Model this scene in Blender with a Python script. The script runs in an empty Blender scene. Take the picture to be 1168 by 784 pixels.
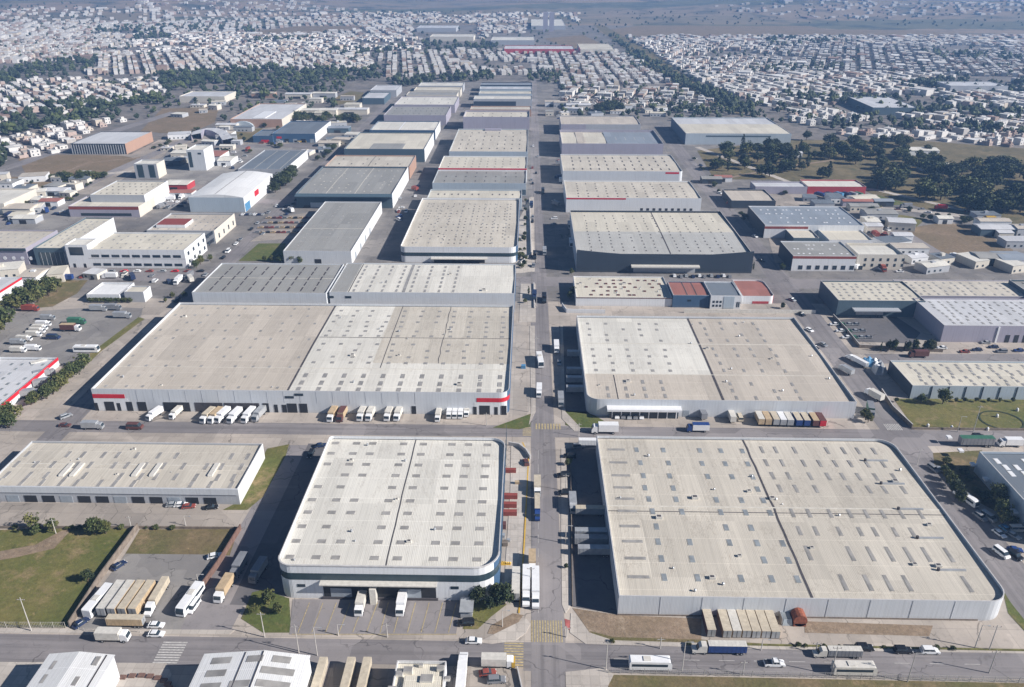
import bpy, math, random
from mathutils import Vector, Matrix
R = math.radians
random.seed(7)
SC = bpy.context.scene
COL = SC.collection
# ---------------------------------------------------------------- camera
W0, H0, F = 1168.0, 784.0, 908.0
CAMZ = 165.0
PITCH = math.atan(437.0 / F)
YAW = math.atan(21.0 / (F * math.cos(PITCH) + 437.0 * math.sin(PITCH)))
cam = bpy.data.cameras.new('camera'); camo = bpy.data.objects.new('camera', cam); COL.objects.link(camo)
camo.location = (0, 0, CAMZ); camo.rotation_euler = (math.pi / 2 - PITCH, 0, YAW)
cam.sensor_fit = 'HORIZONTAL'; cam.sensor_width = 36.0; cam.lens = F / W0 * 36.0
cam.clip_start = 1.0; cam.clip_end = 60000.0
SC.camera = camo
SC.render.resolution_x = 1024; SC.render.resolution_y = 687
# ---------------------------------------------------------------- world, sun, exposure
SUN_EL = R(31); SUN_AZ = math.atan2(0.965, -0.26)
sunv = Vector((math.sin(SUN_AZ) * math.cos(SUN_EL), math.cos(SUN_AZ) * math.cos(SUN_EL), math.sin(SUN_EL)))
wd = bpy.data.worlds.new('World'); SC.world = wd; wd.use_nodes = True
nt = wd.node_tree; nt.nodes.clear()
sky = nt.nodes.new('ShaderNodeTexSky'); sky.sky_type = 'NISHITA'; sky.sun_disc = False
sky.sun_elevation = SUN_EL; sky.sun_rotation = SUN_AZ; sky.air_density = 0.9; sky.dust_density = 0.3; sky.altitude = 2600
bg = nt.nodes.new('ShaderNodeBackground'); bg.inputs['Strength'].default_value = 0.05
wo = nt.nodes.new('ShaderNodeOutputWorld')
nt.links.new(sky.outputs[0], bg.inputs[0]); nt.links.new(bg.outputs[0], wo.inputs[0])
sl = bpy.data.lights.new('sun', 'SUN'); sl.energy = 5.0; sl.angle = R(0.53); sl.color = (1.0, 0.94, 0.885)
so = bpy.data.objects.new('sun', sl); COL.objects.link(so); so.location = sunv * 400
so.rotation_euler = (-sunv).to_track_quat('-Z', 'Y').to_euler()
vs = SC.view_settings; vs.view_transform = 'Standard'; vs.look = 'None'; vs.gamma = 1.0; vs.use_curve_mapping = False
vs.exposure = 0.6
HAZE = 0.00019

# ---------------------------------------------------------------- pixel <-> place
CM = camo.rotation_euler.to_matrix()
CMI = CM.transposed()
def P(px, py, z=0.0):
    d = CM @ Vector((px - W0 / 2, H0 / 2 - py, -F))
    t = (z - CAMZ) / d.z
    return (d.x * t, d.y * t)
def PX(x, y, z=0.0):
    v = CMI @ Vector((x, y, z - CAMZ))
    return (W0 / 2 + F * v.x / -v.z, H0 / 2 - F * v.y / -v.z)
def hsolve(px, base, top):
    x, y = P(px, base)
    lo, hi = 0.0, 60.0
    for _ in range(30):
        m = (lo + hi) / 2
        if PX(x, y, m)[1] > top: lo = m
        else: hi = m
    return lo
def inpoly(p, poly):
    x, y = p; c = False; j = len(poly) - 1
    for i in range(len(poly)):
        xi, yi = poly[i]; xj, yj = poly[j]
        if (yi > y) != (yj > y) and x < (xj - xi) * (y - yi) / (yj - yi) + xi: c = not c
        j = i
    return c

# ---------------------------------------------------------------- tagging
def tag(o, label=None, cat=None, group=None, kind=None):
    if label: o['label'] = label
    if cat: o['category'] = cat
    if group: o['group'] = group
    if kind: o['kind'] = kind
    return o
def empty(name, loc, rz=0.0):
    o = bpy.data.objects.new(name, None); COL.objects.link(o)
    o.location = loc; o.rotation_euler = (0, 0, rz); o.empty_display_size = 0.5
    return o
def link(name, me, parent=None, loc=(0, 0, 0), rz=0.0):
    o = bpy.data.objects.new(name, me); COL.objects.link(o)
    o.location = loc; o.rotation_euler = (0, 0, rz)
    if parent: o.parent = parent
    return o

class MB:
    def __init__(s): s.v = []; s.f = []; s.m = []; s.mats = []
    def mi(s, m):
        if m not in s.mats: s.mats.append(m)
        return s.mats.index(m)
    def face(s, pts, m):
        n = len(s.v); s.v.extend([tuple(p) for p in pts]); s.f.append(tuple(range(n, n + len(pts)))); s.m.append(s.mi(m))
    def box(s, x0, x1, y0, y1, z0, z1, m, bottom=False, taper=0.0, top=None):
        n = len(s.v); t = taper
        s.v += [(x0, y0, z0), (x1, y0, z0), (x1, y1, z0), (x0, y1, z0), (x0 + t, y0 + t, z1), (x1 - t, y0 + t, z1), (x1 - t, y1 - t, z1), (x0 + t, y1 - t, z1)]
        k = s.mi(m); kt = s.mi(top) if top else k
        s.f += [(n, n + 1, n + 5, n + 4), (n + 1, n + 2, n + 6, n + 5), (n + 2, n + 3, n + 7, n + 6), (n + 3, n, n + 4, n + 7), (n + 4, n + 5, n + 6, n + 7)]
        s.m += [k, k, k, k, kt]
        if bottom: s.f.append((n + 3, n + 2, n + 1, n)); s.m.append(k)
    def prism(s, prof, x0, x1, m, axis='x'):
        # profile of (y, z) points run along x
        n = len(s.v); k = s.mi(m); c = len(prof)
        for x in (x0, x1):
            for (a, b) in prof: s.v.append((x, a, b) if axis == 'x' else (a, x, b))
        for i in range(c):
            j = (i + 1) % c; q = (n + i, n + j, n + c + j, n + c + i)
            s.f.append(q); s.m.append(k)
        s.f.append(tuple(n + i for i in range(c - 1, -1, -1))); s.m.append(k)
        s.f.append(tuple(n + c + i for i in range(c))); s.m.append(k)
    def cyl(s, a, b, r0, r1, m, seg=8, cap=True):
        a = Vector(a); b = Vector(b); d = (b - a).normalized()
        u = d.orthogonal().normalized(); w = d.cross(u); n = len(s.v); k = s.mi(m)
        for c, r in ((a, r0), (b, r1)):
            for i in range(seg):
                t = 2 * math.pi * i / seg; p = c + (u * math.cos(t) + w * math.sin(t)) * r; s.v.append(tuple(p))
        for i in range(seg):
            j = (i + 1) % seg; s.f.append((n + i, n + j, n + seg + j, n + seg + i)); s.m.append(k)
        if cap:
            s.f.append(tuple(n + seg + i for i in range(seg))); s.m.append(k)
            s.f.append(tuple(n + seg - 1 - i for i in range(seg))); s.m.append(k)
    def mesh(s, name, smooth=False):
        me = bpy.data.meshes.new(name); me.from_pydata(s.v, [], s.f)
        for m in s.mats: me.materials.append(m)
        me.polygons.foreach_set('material_index', s.m)
        if smooth: me.polygons.foreach_set('use_smooth', [True] * len(s.f))
        me.update(); return me
    def build(s, name, parent=None, loc=(0, 0, 0), rz=0.0, smooth=False):
        return link(name, s.mesh(name, smooth), parent, loc, rz)

# ---------------------------------------------------------------- materials
def nodes(name):
    m = bpy.data.materials.new(name); m.use_nodes = True
    t = m.node_tree; b = t.nodes['Principled BSDF']; return m, t, b
class NT:
    """tiny node-writing helper"""
    def __init__(s, t): s.t = t; s.pos = None
    def n(s, ty, **kw):
        o = s.t.nodes.new(ty)
        for k, v in kw.items(): setattr(o, k, v)
        return o
    def l(s, a, b): s.t.links.new(a, b)
    def position(s):
        if not s.pos: s.pos = s.n('ShaderNodeNewGeometry').outputs['Position']
        return s.pos
    def sep(s):
        q = s.n('ShaderNodeSeparateXYZ'); s.l(s.position(), q.inputs[0]); return q.outputs
    def math(s, op, a, b=None, c=None):
        o = s.n('ShaderNodeMath', operation=op)
        for i, x in enumerate((a, b, c)):
            if x is None: continue
            if isinstance(x, (int, float)): o.inputs[i].default_value = x
            else: s.l(x, o.inputs[i])
        return o.outputs[0]
    def noise(s, scale, detail=3, rough=0.55, vec=(1, 1, 1), off=0.0):
        mp = s.n('ShaderNodeMapping'); s.l(s.position(), mp.inputs[0])
        mp.inputs['Scale'].default_value = vec; mp.inputs['Location'].default_value = (off, off * 1.7, 0)
        o = s.n('ShaderNodeTexNoise'); s.l(mp.outputs[0], o.inputs['Vector'])
        o.inputs['Scale'].default_value = scale; o.inputs['Detail'].default_value = detail; o.inputs['Roughness'].default_value = rough
        return o.outputs[0]
    def ramp(s, fac, a, b, ca, cb):
        o = s.n('ShaderNodeMapRange'); s.l(fac, o.inputs[0])
        o.inputs[1].default_value = a; o.inputs[2].default_value = b; o.inputs[3].default_value = ca; o.inputs[4].default_value = cb
        return o.outputs[0]
    def mix(s, fac, a, b, blend='MIX'):
        o = s.n('ShaderNodeMix', data_type='RGBA', blend_type=blend)
        if isinstance(fac, (int, float)): o.inputs[0].default_value = fac
        else: s.l(fac, o.inputs[0])
        for i, x in ((6, a), (7, b)):
            if isinstance(x, tuple): o.inputs[i].default_value = (x[0], x[1], x[2], 1)
            else: s.l(x, o.inputs[i])
        return o.outputs[2]
    def line(s, coord, period, width, jig=0.0):
        # 1 on thin lines repeated along a coordinate
        c = s.math('MULTIPLY', coord, 1.0 / period)
        if jig: c = s.math('ADD', c, jig)
        fr = s.math('FRACT', c)
        return s.math('LESS_THAN', fr, width / period)
def bump(N, b, h, dist=0.05, st=0.5):
    o = N.n('ShaderNodeBump'); o.inputs['Strength'].default_value = st; o.inputs['Distance'].default_value = dist
    N.l(h, o.inputs['Height']); N.l(o.outputs[0], b.inputs['Normal'])
MC = {}
def plain(name, c, rough=0.6, metal=0.0, var=0.12, scale=0.6):
    if name in MC: return MC[name]
    m, t, b = nodes(name); N = NT(t)
    f = N.ramp(N.noise(scale, 4), 0.3, 0.7, 1 - var, 1 + var)
    mm = N.n('ShaderNodeVectorMath', operation='SCALE'); mm.inputs[0].default_value = c[:3]; N.l(f, mm.inputs[3])
    N.l(mm.outputs[0], b.inputs['Base Color'])
    b.inputs['Roughness'].default_value = rough; b.inputs['Metallic'].default_value = metal
    MC[name] = m; return m
def roofmat(name, c, dirt=(0.30, 0.26, 0.21), amt=0.5, rib='x', bay=7.3, cross=11.0, off=0.0):
    m, t, b = nodes(name); N = NT(t); xyz = N.sep()
    u, v = (xyz[0], xyz[1]) if rib == 'x' else (xyz[1], xyz[0])
    big = N.ramp(N.noise(0.035, 4, 0.6, off=off), 0.36, 0.68, 0, 1)
    col = N.mix(N.math('MULTIPLY', big, amt), c, tuple(x * 0.82 + d * 0.12 for x, d in zip(c, dirt)))
    vec = (1.2, 0.06, 1) if rib == 'x' else (0.06, 1.2, 1)
    st = N.ramp(N.noise(0.9, 3, 0.6, vec, off), 0.42, 0.75, 0, 1)          # rain streaks down the sheets
    col = N.mix(N.math('MULTIPLY', st, 0.32 * amt + 0.12), col, tuple(x * 0.62 for x in c))
    fine = N.ramp(N.noise(0.45, 5, 0.7, off=off + 9), 0.58, 0.8, 0, 1)
    col = N.mix(N.math('MULTIPLY', fine, 0.5), col, tuple(0.5 * x + 0.25 * d for x, d in zip(c, dirt)))
    pond = N.n('ShaderNodeTexNoise'); pm_ = N.n('ShaderNodeMapping'); N.l(N.position(), pm_.inputs[0]); pm_.inputs['Scale'].default_value = (0.12, 0.05, 1) if rib == 'x' else (0.05, 0.12, 1); N.l(pm_.outputs[0], pond.inputs['Vector']); pond.inputs['Scale'].default_value = 1.0; pond.inputs['Detail'].default_value = 6; pond.inputs['Roughness'].default_value = 0.7
    edge = N.math('ABSOLUTE', N.math('SUBTRACT', pond.outputs[0], 0.56))
    col = N.mix(N.ramp(edge, 0.0, 0.012, 0.4 * amt, 0.0), col, (dirt[0] * 0.8, dirt[1] * 0.75, dirt[2] * 0.7))       # tide marks of dried puddles
    col = N.mix(N.ramp(pond.outputs[0], 0.6, 0.72, 0, 0.4 * amt), col, tuple(x * 0.72 for x in c))
    rust = N.ramp(N.noise(0.5, 4, 0.7, (1.0, 0.10, 1) if rib == 'x' else (0.10, 1.0, 1), off + 44), 0.66, 0.78, 0, 0.5)
    col = N.mix(rust, col, (0.34, 0.25, 0.17))
    # patched sheets : one tone per sheet run
    fl = N.n('ShaderNodeCombineXYZ'); N.l(N.math('FLOOR', N.math('MULTIPLY', u, 1 / bay)), fl.inputs[0]); N.l(N.math('FLOOR', N.math('MULTIPLY', v, 1 / (cross * 2.3))), fl.inputs[1])
    wn = N.n('ShaderNodeTexWhiteNoise'); N.l(fl.outputs[0], wn.inputs[0])
    tone = N.ramp(wn.outputs[0], 0, 1, 0.88, 1.06)
    l1 = N.line(u, bay, 0.28); l2 = N.line(v, cross, 0.22, 0.37); l3 = N.line(u, 1.05, 0.3)
    col = N.mix(N.math('MULTIPLY', l1, 0.22), col, tuple(x * 0.55 for x in c))
    col = N.mix(N.math('MULTIPLY', l2, 0.4), col, tuple(min(1, x * 1.35) for x in c))
    col = N.mix(N.math('MULTIPLY', l3, 0.13), col, tuple(x * 0.6 for x in c))
    sc = N.n('ShaderNodeVectorMath', operation='SCALE'); N.l(col, sc.inputs[0]); N.l(tone, sc.inputs[3])
    N.l(sc.outputs[0], b.inputs['Base Color']); b.inputs['Roughness'].default_value = 0.62
    wv = N.math('SINE', N.math('MULTIPLY', u, 2 * math.pi / 0.5)); bump(N, b, wv, 0.03, 0.35)
    return m
def wallmat(name, c, rib=1.2, amt=0.35, dark=0.6):
    m, t, b = nodes(name); N = NT(t); xyz = N.sep()
    s = N.math('ADD', xyz[0], xyz[1])
    big = N.ramp(N.noise(0.15, 4, 0.6, (1, 1, 0.35)), 0.35, 0.7, 0, 1)
    col = N.mix(N.math('MULTIPLY', big, amt), c, tuple(x * 0.78 for x in c))
    st = N.ramp(N.noise(1.6, 3, 0.6, (1, 1, 0.05)), 0.5, 0.75, 0, 1)
    col = N.mix(N.math('MULTIPLY', st, 0.35), col, tuple(x * dark for x in c))
    l = N.line(s, rib, rib * 0.22)
    col = N.mix(N.math('MULTIPLY', l, 0.15), col, tuple(x * 0.7 for x in c))
    low = N.ramp(xyz[2], 0.0, 1.4, 0.35, 0.0)                     # splashed dirt line near the ground
    col = N.mix(N.math('MULTIPLY', low, N.noise(0.8, 3)), col, (0.2, 0.16, 0.12))
    N.l(col, b.inputs['Base Color']); b.inputs['Roughness'].default_value = 0.6
    bump(N, b, N.math('SINE', N.math('MULTIPLY', s, 2 * math.pi / 0.4)), 0.03, 0.2)
    return m
def asphalt(name, c, c2, crack=0.6, slab=0.0, tracks=None):
    m, t, b = nodes(name); N = NT(t); xyz = N.sep()
    big = N.ramp(N.noise(0.05, 5, 0.65), 0.35, 0.68, 0, 1)
    col = N.mix(big, c, c2)
    med = N.ramp(N.noise(0.4, 4, 0.7, off=4), 0.55, 0.8, 0, 0.5)
    col = N.mix(med, col, tuple(x * 0.6 for x in c))
    oil = N.ramp(N.noise(0.16, 4, 0.8, off=31), 0.57, 0.72, 0, 0.6)
    col = N.mix(oil, col, tuple(x * 0.45 for x in c2))
    if tracks:
        vec = (0.55, 0.012, 1) if tracks == 'y' else (0.012, 0.55, 1)
        tr = N.ramp(N.noise(1.0, 3, 0.6, vec, 3), 0.44, 0.66, 0, 0.55)
        col = N.mix(tr, col, tuple(x * 0.62 for x in c))
        tr2 = N.ramp(N.noise(2.2, 2, 0.6, vec, 63), 0.6, 0.72, 0, 0.35)
        col = N.mix(tr2, col, tuple(min(1, x * 1.25) for x in c2))
    pt = N.n('ShaderNodeTexVoronoi', feature='F1', distance='CHEBYCHEV'); N.l(N.position(), pt.inputs['Vector']); pt.inputs['Scale'].default_value = 0.055
    ps = N.n('ShaderNodeSeparateXYZ'); N.l(pt.outputs['Color'], ps.inputs[0])
    col = N.mix(N.math('MULTIPLY', N.math('GREATER_THAN', ps.outputs[0], 0.8), 0.35), col, tuple(x * 0.7 for x in c))
    col = N.mix(N.math('MULTIPLY', N.math('LESS_THAN', ps.outputs[1], 0.12), 0.35), col, tuple(min(1, x * 1.25) for x in c2))
    vo = N.n('ShaderNodeTexVoronoi', feature='DISTANCE_TO_EDGE'); 
    wob = N.n('ShaderNodeTexNoise'); wob.inputs['Scale'].default_value = 0.25; N.l(N.position(), wob.inputs['Vector'])
    ad = N.n('ShaderNodeVectorMath', operation='MULTIPLY_ADD'); N.l(wob.outputs[1], ad.inputs[0]); ad.inputs[1].default_value = (6, 6, 0); N.l(N.position(), ad.inputs[2])
    N.l(ad.outputs[0], vo.inputs['Vector']); vo.inputs['Scale'].default_value = 0.07
    ck = N.math('LESS_THAN', vo.outputs[0], 0.008)
    gate = N.ramp(N.noise(0.06, 2, off=77), 0.45, 0.55, 0, 1)
    col = N.mix(N.math('MULTIPLY', N.math('MULTIPLY', ck, gate), crack), col, tuple(x * 0.3 for x in c))
    if slab:
        lx = N.line(xyz[0], slab, 0.16); ly = N.line(xyz[1], slab * 1.2, 0.2)
        col = N.mix(N.math('MULTIPLY', N.math('MAXIMUM', lx, ly), 0.35), col, tuple(x * 0.55 for x in c))
        fl = N.n('ShaderNodeCombineXYZ'); N.l(N.math('FLOOR', N.math('MULTIPLY', xyz[0], 1 / slab)), fl.inputs[0]); N.l(N.math('FLOOR', N.math('MULTIPLY', xyz[1], 1 / (slab * 1.2))), fl.inputs[1])
        wn = N.n('ShaderNodeTexWhiteNoise'); N.l(fl.outputs[0], wn.inputs[0])
        sc = N.n('ShaderNodeVectorMath', operation='SCALE'); N.l(col, sc.inputs[0]); N.l(N.ramp(wn.outputs[0], 0, 1, 0.9, 1.07), sc.inputs[3]); col = sc.outputs[0]
    N.l(col, b.inputs['Base Color']); b.inputs['Roughness'].default_value = 0.85
    return m
def groundmat(name, cols, scale=0.05, off=0.0, fine=0.6):
    m, t, b = nodes(name); N = NT(t)
    a = N.ramp(N.noise(scale, 6, 0.65, off=off), 0.38, 0.64, 0, 1)
    col = N.mix(a, cols[0], cols[1])
    a2 = N.ramp(N.noise(scale * 2.3, 5, 0.7, off=off + 20), 0.52, 0.68, 0, 1)
    col = N.mix(a2, col, cols[2])
    wd_ = N.ramp(N.noise(scale * 7, 6, 0.8, off=off + 70), 0.56, 0.66, 0, 0.6); col = N.mix(wd_, col, tuple(x * 0.55 for x in cols[0]))
    br_ = N.ramp(N.noise(scale * 5, 6, 0.8, off=off + 90), 0.6, 0.68, 0, 0.7); col = N.mix(br_, col, tuple(min(1, x * 1.35) for x in cols[2]))
    a3 = N.ramp(N.noise(fine, 4, 0.75, off=off + 40), 0.3, 0.75, 0.72, 1.25)
    sc = N.n('ShaderNodeVectorMath', operation='SCALE'); N.l(col, sc.inputs[0]); N.l(a3, sc.inputs[3])
    N.l(sc.outputs[0], b.inputs['Base Color']); b.inputs['Roughness'].default_value = 0.95
    bump(N, b, N.noise(1.5, 4, 0.7), 0.25, 0.6)
    return m
def farland(name):
    # far countryside: fields, scrub and bare earth in patches of their own
    m, t, b = nodes(name); N = NT(t)
    vo = N.n('ShaderNodeTexVoronoi'); mp = N.n('ShaderNodeMapping'); N.l(N.position(), mp.inputs[0]); mp.inputs['Scale'].default_value = (0.0016, 0.0034, 0.0)
    mp.inputs['Rotation'].default_value = (0, 0, 0.3)
    wob = N.noise(0.003, 4, 0.6); sm = N.n('ShaderNodeVectorMath', operation='ADD'); N.l(mp.outputs[0], sm.inputs[0]); N.l(wob, sm.inputs[1])
    N.l(sm.outputs[0], vo.inputs['Vector']); vo.inputs['Scale'].default_value = 1.0
    sp = N.n('ShaderNodeSeparateXYZ'); N.l(vo.outputs['Color'], sp.inputs[0])
    col = N.mix(N.ramp(sp.outputs[0], 0.2, 0.8, 0, 1), (0.25, 0.19, 0.135), (0.10, 0.105, 0.06))
    col = N.mix(N.ramp(sp.outputs[1], 0.6, 0.9, 0, 0.8), col, (0.27, 0.2, 0.14))
    sc = N.ramp(N.noise(0.006, 6, 0.7), 0.5, 0.62, 0, 0.85)
    col = N.mix(sc, col, (0.02, 0.035, 0.025))
    s2 = N.ramp(N.noise(0.03, 5, 0.75, off=15), 0.55, 0.7, 0, 0.6)
    col = N.mix(s2, col, (0.26, 0.23, 0.2))
    N.l(col, b.inputs['Base Color']); b.inputs['Roughness'].default_value = 1.0
    return m

M = {}
M['far'] = farland('countryside')
M['roof_beige'] = roofmat('roof_beige', (0.62, 0.575, 0.49), amt=1.0)
M['roof_tan'] = roofmat('roof_tan', (0.57, 0.515, 0.44), amt=0.8, off=50)
M['roof_white'] = roofmat('roof_white', (0.74, 0.72, 0.65), amt=0.75, off=90)
M['roof_snow'] = roofmat('roof_snow', (0.76, 0.77, 0.77), amt=0.3, off=130)
M['roof_gray'] = roofmat('roof_gray', (0.33, 0.33, 0.315), amt=0.6, off=170)
M['roof_pale'] = roofmat('roof_pale', (0.50, 0.50, 0.475), amt=0.6, off=410)
M['roof_slate'] = roofmat('roof_slate', (0.17, 0.20, 0.235), amt=0.4, off=210)
M['roof_blue'] = roofmat('roof_blue', (0.27, 0.31, 0.36), amt=0.4, off=250)
M['roof_cream'] = roofmat('roof_cream', (0.66, 0.62, 0.52), amt=0.5, off=290)
M['roof_red'] = roofmat('roof_red', (0.36, 0.15, 0.12), amt=0.6, off=330)
M['roof_lilac'] = roofmat('roof_lilac', (0.60, 0.61, 0.63), amt=0.4, off=370)
M['wall_steel'] = wallmat('wall_steel', (0.60, 0.63, 0.66))
M['wall_white'] = wallmat('wall_white', (0.72, 0.74, 0.76), amt=0.2)
M['wall_gray'] = wallmat('wall_gray', (0.42, 0.44, 0.47))
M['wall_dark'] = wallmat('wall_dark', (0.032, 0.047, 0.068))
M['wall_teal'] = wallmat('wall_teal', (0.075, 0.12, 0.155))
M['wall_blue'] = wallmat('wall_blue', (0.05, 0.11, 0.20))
M['wall_sky'] = wallmat('wall_sky', (0.42, 0.49, 0.55))
M['wall_lilac'] = wallmat('wall_lilac', (0.37, 0.355, 0.425))
M['wall_red'] = wallmat('wall_red', (0.45, 0.05, 0.06))
M['wall_cream'] = wallmat('wall_cream', (0.66, 0.62, 0.54), amt=0.3)
M['wall_orange'] = wallmat('wall_orange', (0.42, 0.27, 0.20))
M['asphalt'] = asphalt('asphalt', (0.205, 0.192, 0.196), (0.27, 0.25, 0.248))
M['asphalt_y'] = asphalt('asphalt_main', (0.20, 0.188, 0.192), (0.27, 0.25, 0.248), tracks='y')
M['asphalt_x'] = asphalt('asphalt_cross', (0.20, 0.188, 0.192), (0.27, 0.25, 0.248), tracks='x')
M['asphalt_dark_and_shade'] = asphalt('asphalt_dark_and_shade', (0.10, 0.10, 0.108), (0.15, 0.143, 0.148))  # dark asphalt; also puts shade into the loading yards and the lane
M['yard'] = asphalt('concrete_yard', (0.335, 0.30, 0.265), (0.47, 0.415, 0.36), slab=5.5)
M['yard2'] = asphalt('worn_concrete', (0.26, 0.235, 0.21), (0.38, 0.335, 0.29), slab=7)
M['pave'] = asphalt('pavement_concrete', (0.42, 0.38, 0.34), (0.50, 0.46, 0.41), slab=2.4, crack=0.3)
M['farlot'] = asphalt('far_lot', (0.15, 0.145, 0.145), (0.25, 0.232, 0.215), slab=9)
M['lot'] = asphalt('lot_gravel', (0.21, 0.20, 0.195), (0.30, 0.285, 0.265))
M['grass'] = groundmat('grass', ((0.10, 0.115, 0.025), (0.17, 0.15, 0.045), (0.27, 0.20, 0.10)), 0.045)
M['dry'] = groundmat('dry_grass', ((0.17, 0.13, 0.065), (0.12, 0.115, 0.04), (0.27, 0.195, 0.11)), 0.05, 11)
M['lawn'] = groundmat('lawn', ((0.075, 0.105, 0.022), (0.115, 0.125, 0.03), (0.18, 0.15, 0.06)), 0.08, 30)
M['dirt'] = groundmat('dirt', ((0.27, 0.20, 0.14), (0.22, 0.165, 0.11), (0.33, 0.26, 0.19)), 0.1, 60)
M['brownfield'] = groundmat('brown_field', ((0.22, 0.16, 0.10), (0.17, 0.13, 0.075), (0.26, 0.19, 0.13)), 0.03, 80)
M['park'] = groundmat('park_scrub', ((0.12, 0.10, 0.045), (0.19, 0.15, 0.075), (0.07, 0.075, 0.03)), 0.03, 81, 0.2)
M['townground'] = groundmat('town_ground', ((0.15, 0.14, 0.135), (0.23, 0.205, 0.185), (0.075, 0.08, 0.07)), 0.02, 90, 0.1)
M['red'] = plain('red_paint', (0.55, 0.02, 0.035), 0.45)
M['redd'] = plain('oxide_red', (0.26, 0.06, 0.045), 0.6)
M['band'] = plain('dark_band', (0.035, 0.06, 0.075), 0.25)
M['dockdark'] = plain('dock_opening', (0.02, 0.022, 0.026), 0.7)
M['shutter'] = plain('shutter', (0.30, 0.34, 0.38), 0.5)
M['glass'] = plain('window_glass', (0.03, 0.045, 0.06), 0.1)
M['sky_l'] = plain('skylight_sheet', (0.31, 0.30, 0.285), 0.35, var=0.25, scale=0.3)
M['sky_g'] = plain('skylight_green', (0.25, 0.275, 0.29), 0.3, var=0.3, scale=0.3)
M['gutter'] = plain('gutter', (0.07, 0.065, 0.07), 0.7, var=0.3)
M['seam'] = plain('ridge_cap', (0.60, 0.57, 0.50), 0.6)
M['cap'] = plain('parapet_cap', (0.52, 0.51, 0.50), 0.5)
M['white'] = plain('white_paint', (0.78, 0.79, 0.80), 0.4, var=0.06)
M['dirtywhite'] = plain('dirty_white', (0.60, 0.58, 0.53), 0.55, var=0.12, scale=0.9)
M['beige'] = plain('beige_paint', (0.52, 0.46, 0.36), 0.55, var=0.14, scale=0.9)
M['sand'] = plain('sand_paint', (0.47, 0.36, 0.23), 0.55, var=0.14, scale=0.9)
M['silver'] = plain('silver', (0.42, 0.44, 0.46), 0.35, 0.3)
M['grayp'] = plain('gray_paint', (0.22, 0.23, 0.25), 0.4)
M['black'] = plain('black_paint', (0.015, 0.016, 0.02), 0.3)
M['navy'] = plain('navy_paint', (0.02, 0.035, 0.09), 0.3)
M['bluep'] = plain('blue_paint', (0.02, 0.055, 0.20), 0.4)
M['skyblue'] = plain('light_blue_paint', (0.08, 0.24, 0.42), 0.5)
M['green'] = plain('green_paint', (0.05, 0.16, 0.10), 0.5)
M['brown'] = plain('brown_paint', (0.12, 0.05, 0.045), 0.5)
M['rust'] = plain('rust', (0.24, 0.075, 0.04), 0.85, var=0.35, scale=1.2)
M['yellow'] = plain('yellow_paint', (0.60, 0.38, 0.06), 0.5)
M['tyre'] = plain('tyre', (0.02, 0.02, 0.02), 0.9)
M['lineyel'] = plain('faded_yellow_line', (0.42, 0.345, 0.19), 0.8, var=0.35, scale=1.5)
M['linewht'] = plain('faded_white_line', (0.48, 0.47, 0.45), 0.8, var=0.3, scale=1.5)
M['pinkk'] = plain('red_kerb', (0.42, 0.12, 0.11), 0.8, var=0.3)
M['pole'] = plain('galvanised_pole', (0.48, 0.46, 0.43), 0.5)
M['wallconc'] = plain('block_wall', (0.20, 0.165, 0.135), 0.9, var=0.3)
M['brick'] = plain('brick_wall', (0.16, 0.095, 0.075), 0.9, var=0.3)
M['bark'] = plain('bark', (0.11, 0.08, 0.055), 0.95, var=0.3)
def leafmat(name, c):
    m, t, b = nodes(name); N = NT(t)
    oi = N.n('ShaderNodeObjectInfo').outputs['Random']
    f = N.ramp(N.noise(0.9, 3), 0.3, 0.7, 0.55, 1.5)
    col = N.mix(N.ramp(oi, 0, 1, 0, 0.6), c, (c[0] * 1.5, c[1] * 1.15, c[2] * 0.9))
    sc = N.n('ShaderNodeVectorMath', operation='SCALE'); N.l(col, sc.inputs[0]); N.l(f, sc.inputs[3])
    N.l(sc.outputs[0], b.inputs['Base Color']); b.inputs['Roughness'].default_value = 0.8
    return m
M['leafd'] = leafmat('leaf_dark', (0.022, 0.038, 0.016))
M['leafm'] = leafmat('leaf_mid', (0.055, 0.078, 0.024))
M['leafo'] = leafmat('leaf_olive', (0.10, 0.115, 0.038))
# ---------------------------------------------------------------- ground
def hillz(x, y):
    d = math.hypot(x, y)
    t = max(0.0, min(1.0, (d - 2500) / 1500))
    t = t * t * (3 - 2 * t)
    n = math.sin(x * 0.0011 + 1.3) * math.sin(y * 0.0009 + 0.4) + 0.6 * math.sin(x * 0.0023 + y * 0.0017) + 0.35 * math.sin(x * 0.006 - y * 0.004 + 2)
    return t * max(0.0, 40 + 42 * n)
def terrain():
    ys = [-300 + i * 150 for i in range(20)] + [2700 + i * 130 for i in range(60)]
    xs = [-7000 + i * 250 for i in range(57)]
    v = [(x, y, hillz(x, y)) for y in ys for x in xs]; n = len(xs)
    f = [(j * n + i, j * n + i + 1, (j + 1) * n + i + 1, (j + 1) * n + i) for j in range(len(ys) - 1) for i in range(n - 1)]
    me = bpy.data.meshes.new('terrain'); me.from_pydata(v, [], f); me.materials.append(M['far'])
    me.polygons.foreach_set('use_smooth', [True] * len(f)); me.update()
    o = link('terrain', me); o['kind'] = 'structure'
terrain()
def sheet(name, px, m, z=0.02, world=False):
    pts = px if world else [P(a, b) for a, b in px]
    ar = sum(pts[i - 1][0] * pts[i][1] - pts[i][0] * pts[i - 1][1] for i in range(len(pts)))
    if ar < 0: pts = pts[::-1]
    b = MB(); b.face([(x, y, z) for x, y in pts], m)
    o = b.build(name); o['kind'] = 'structure'; return o
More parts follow.
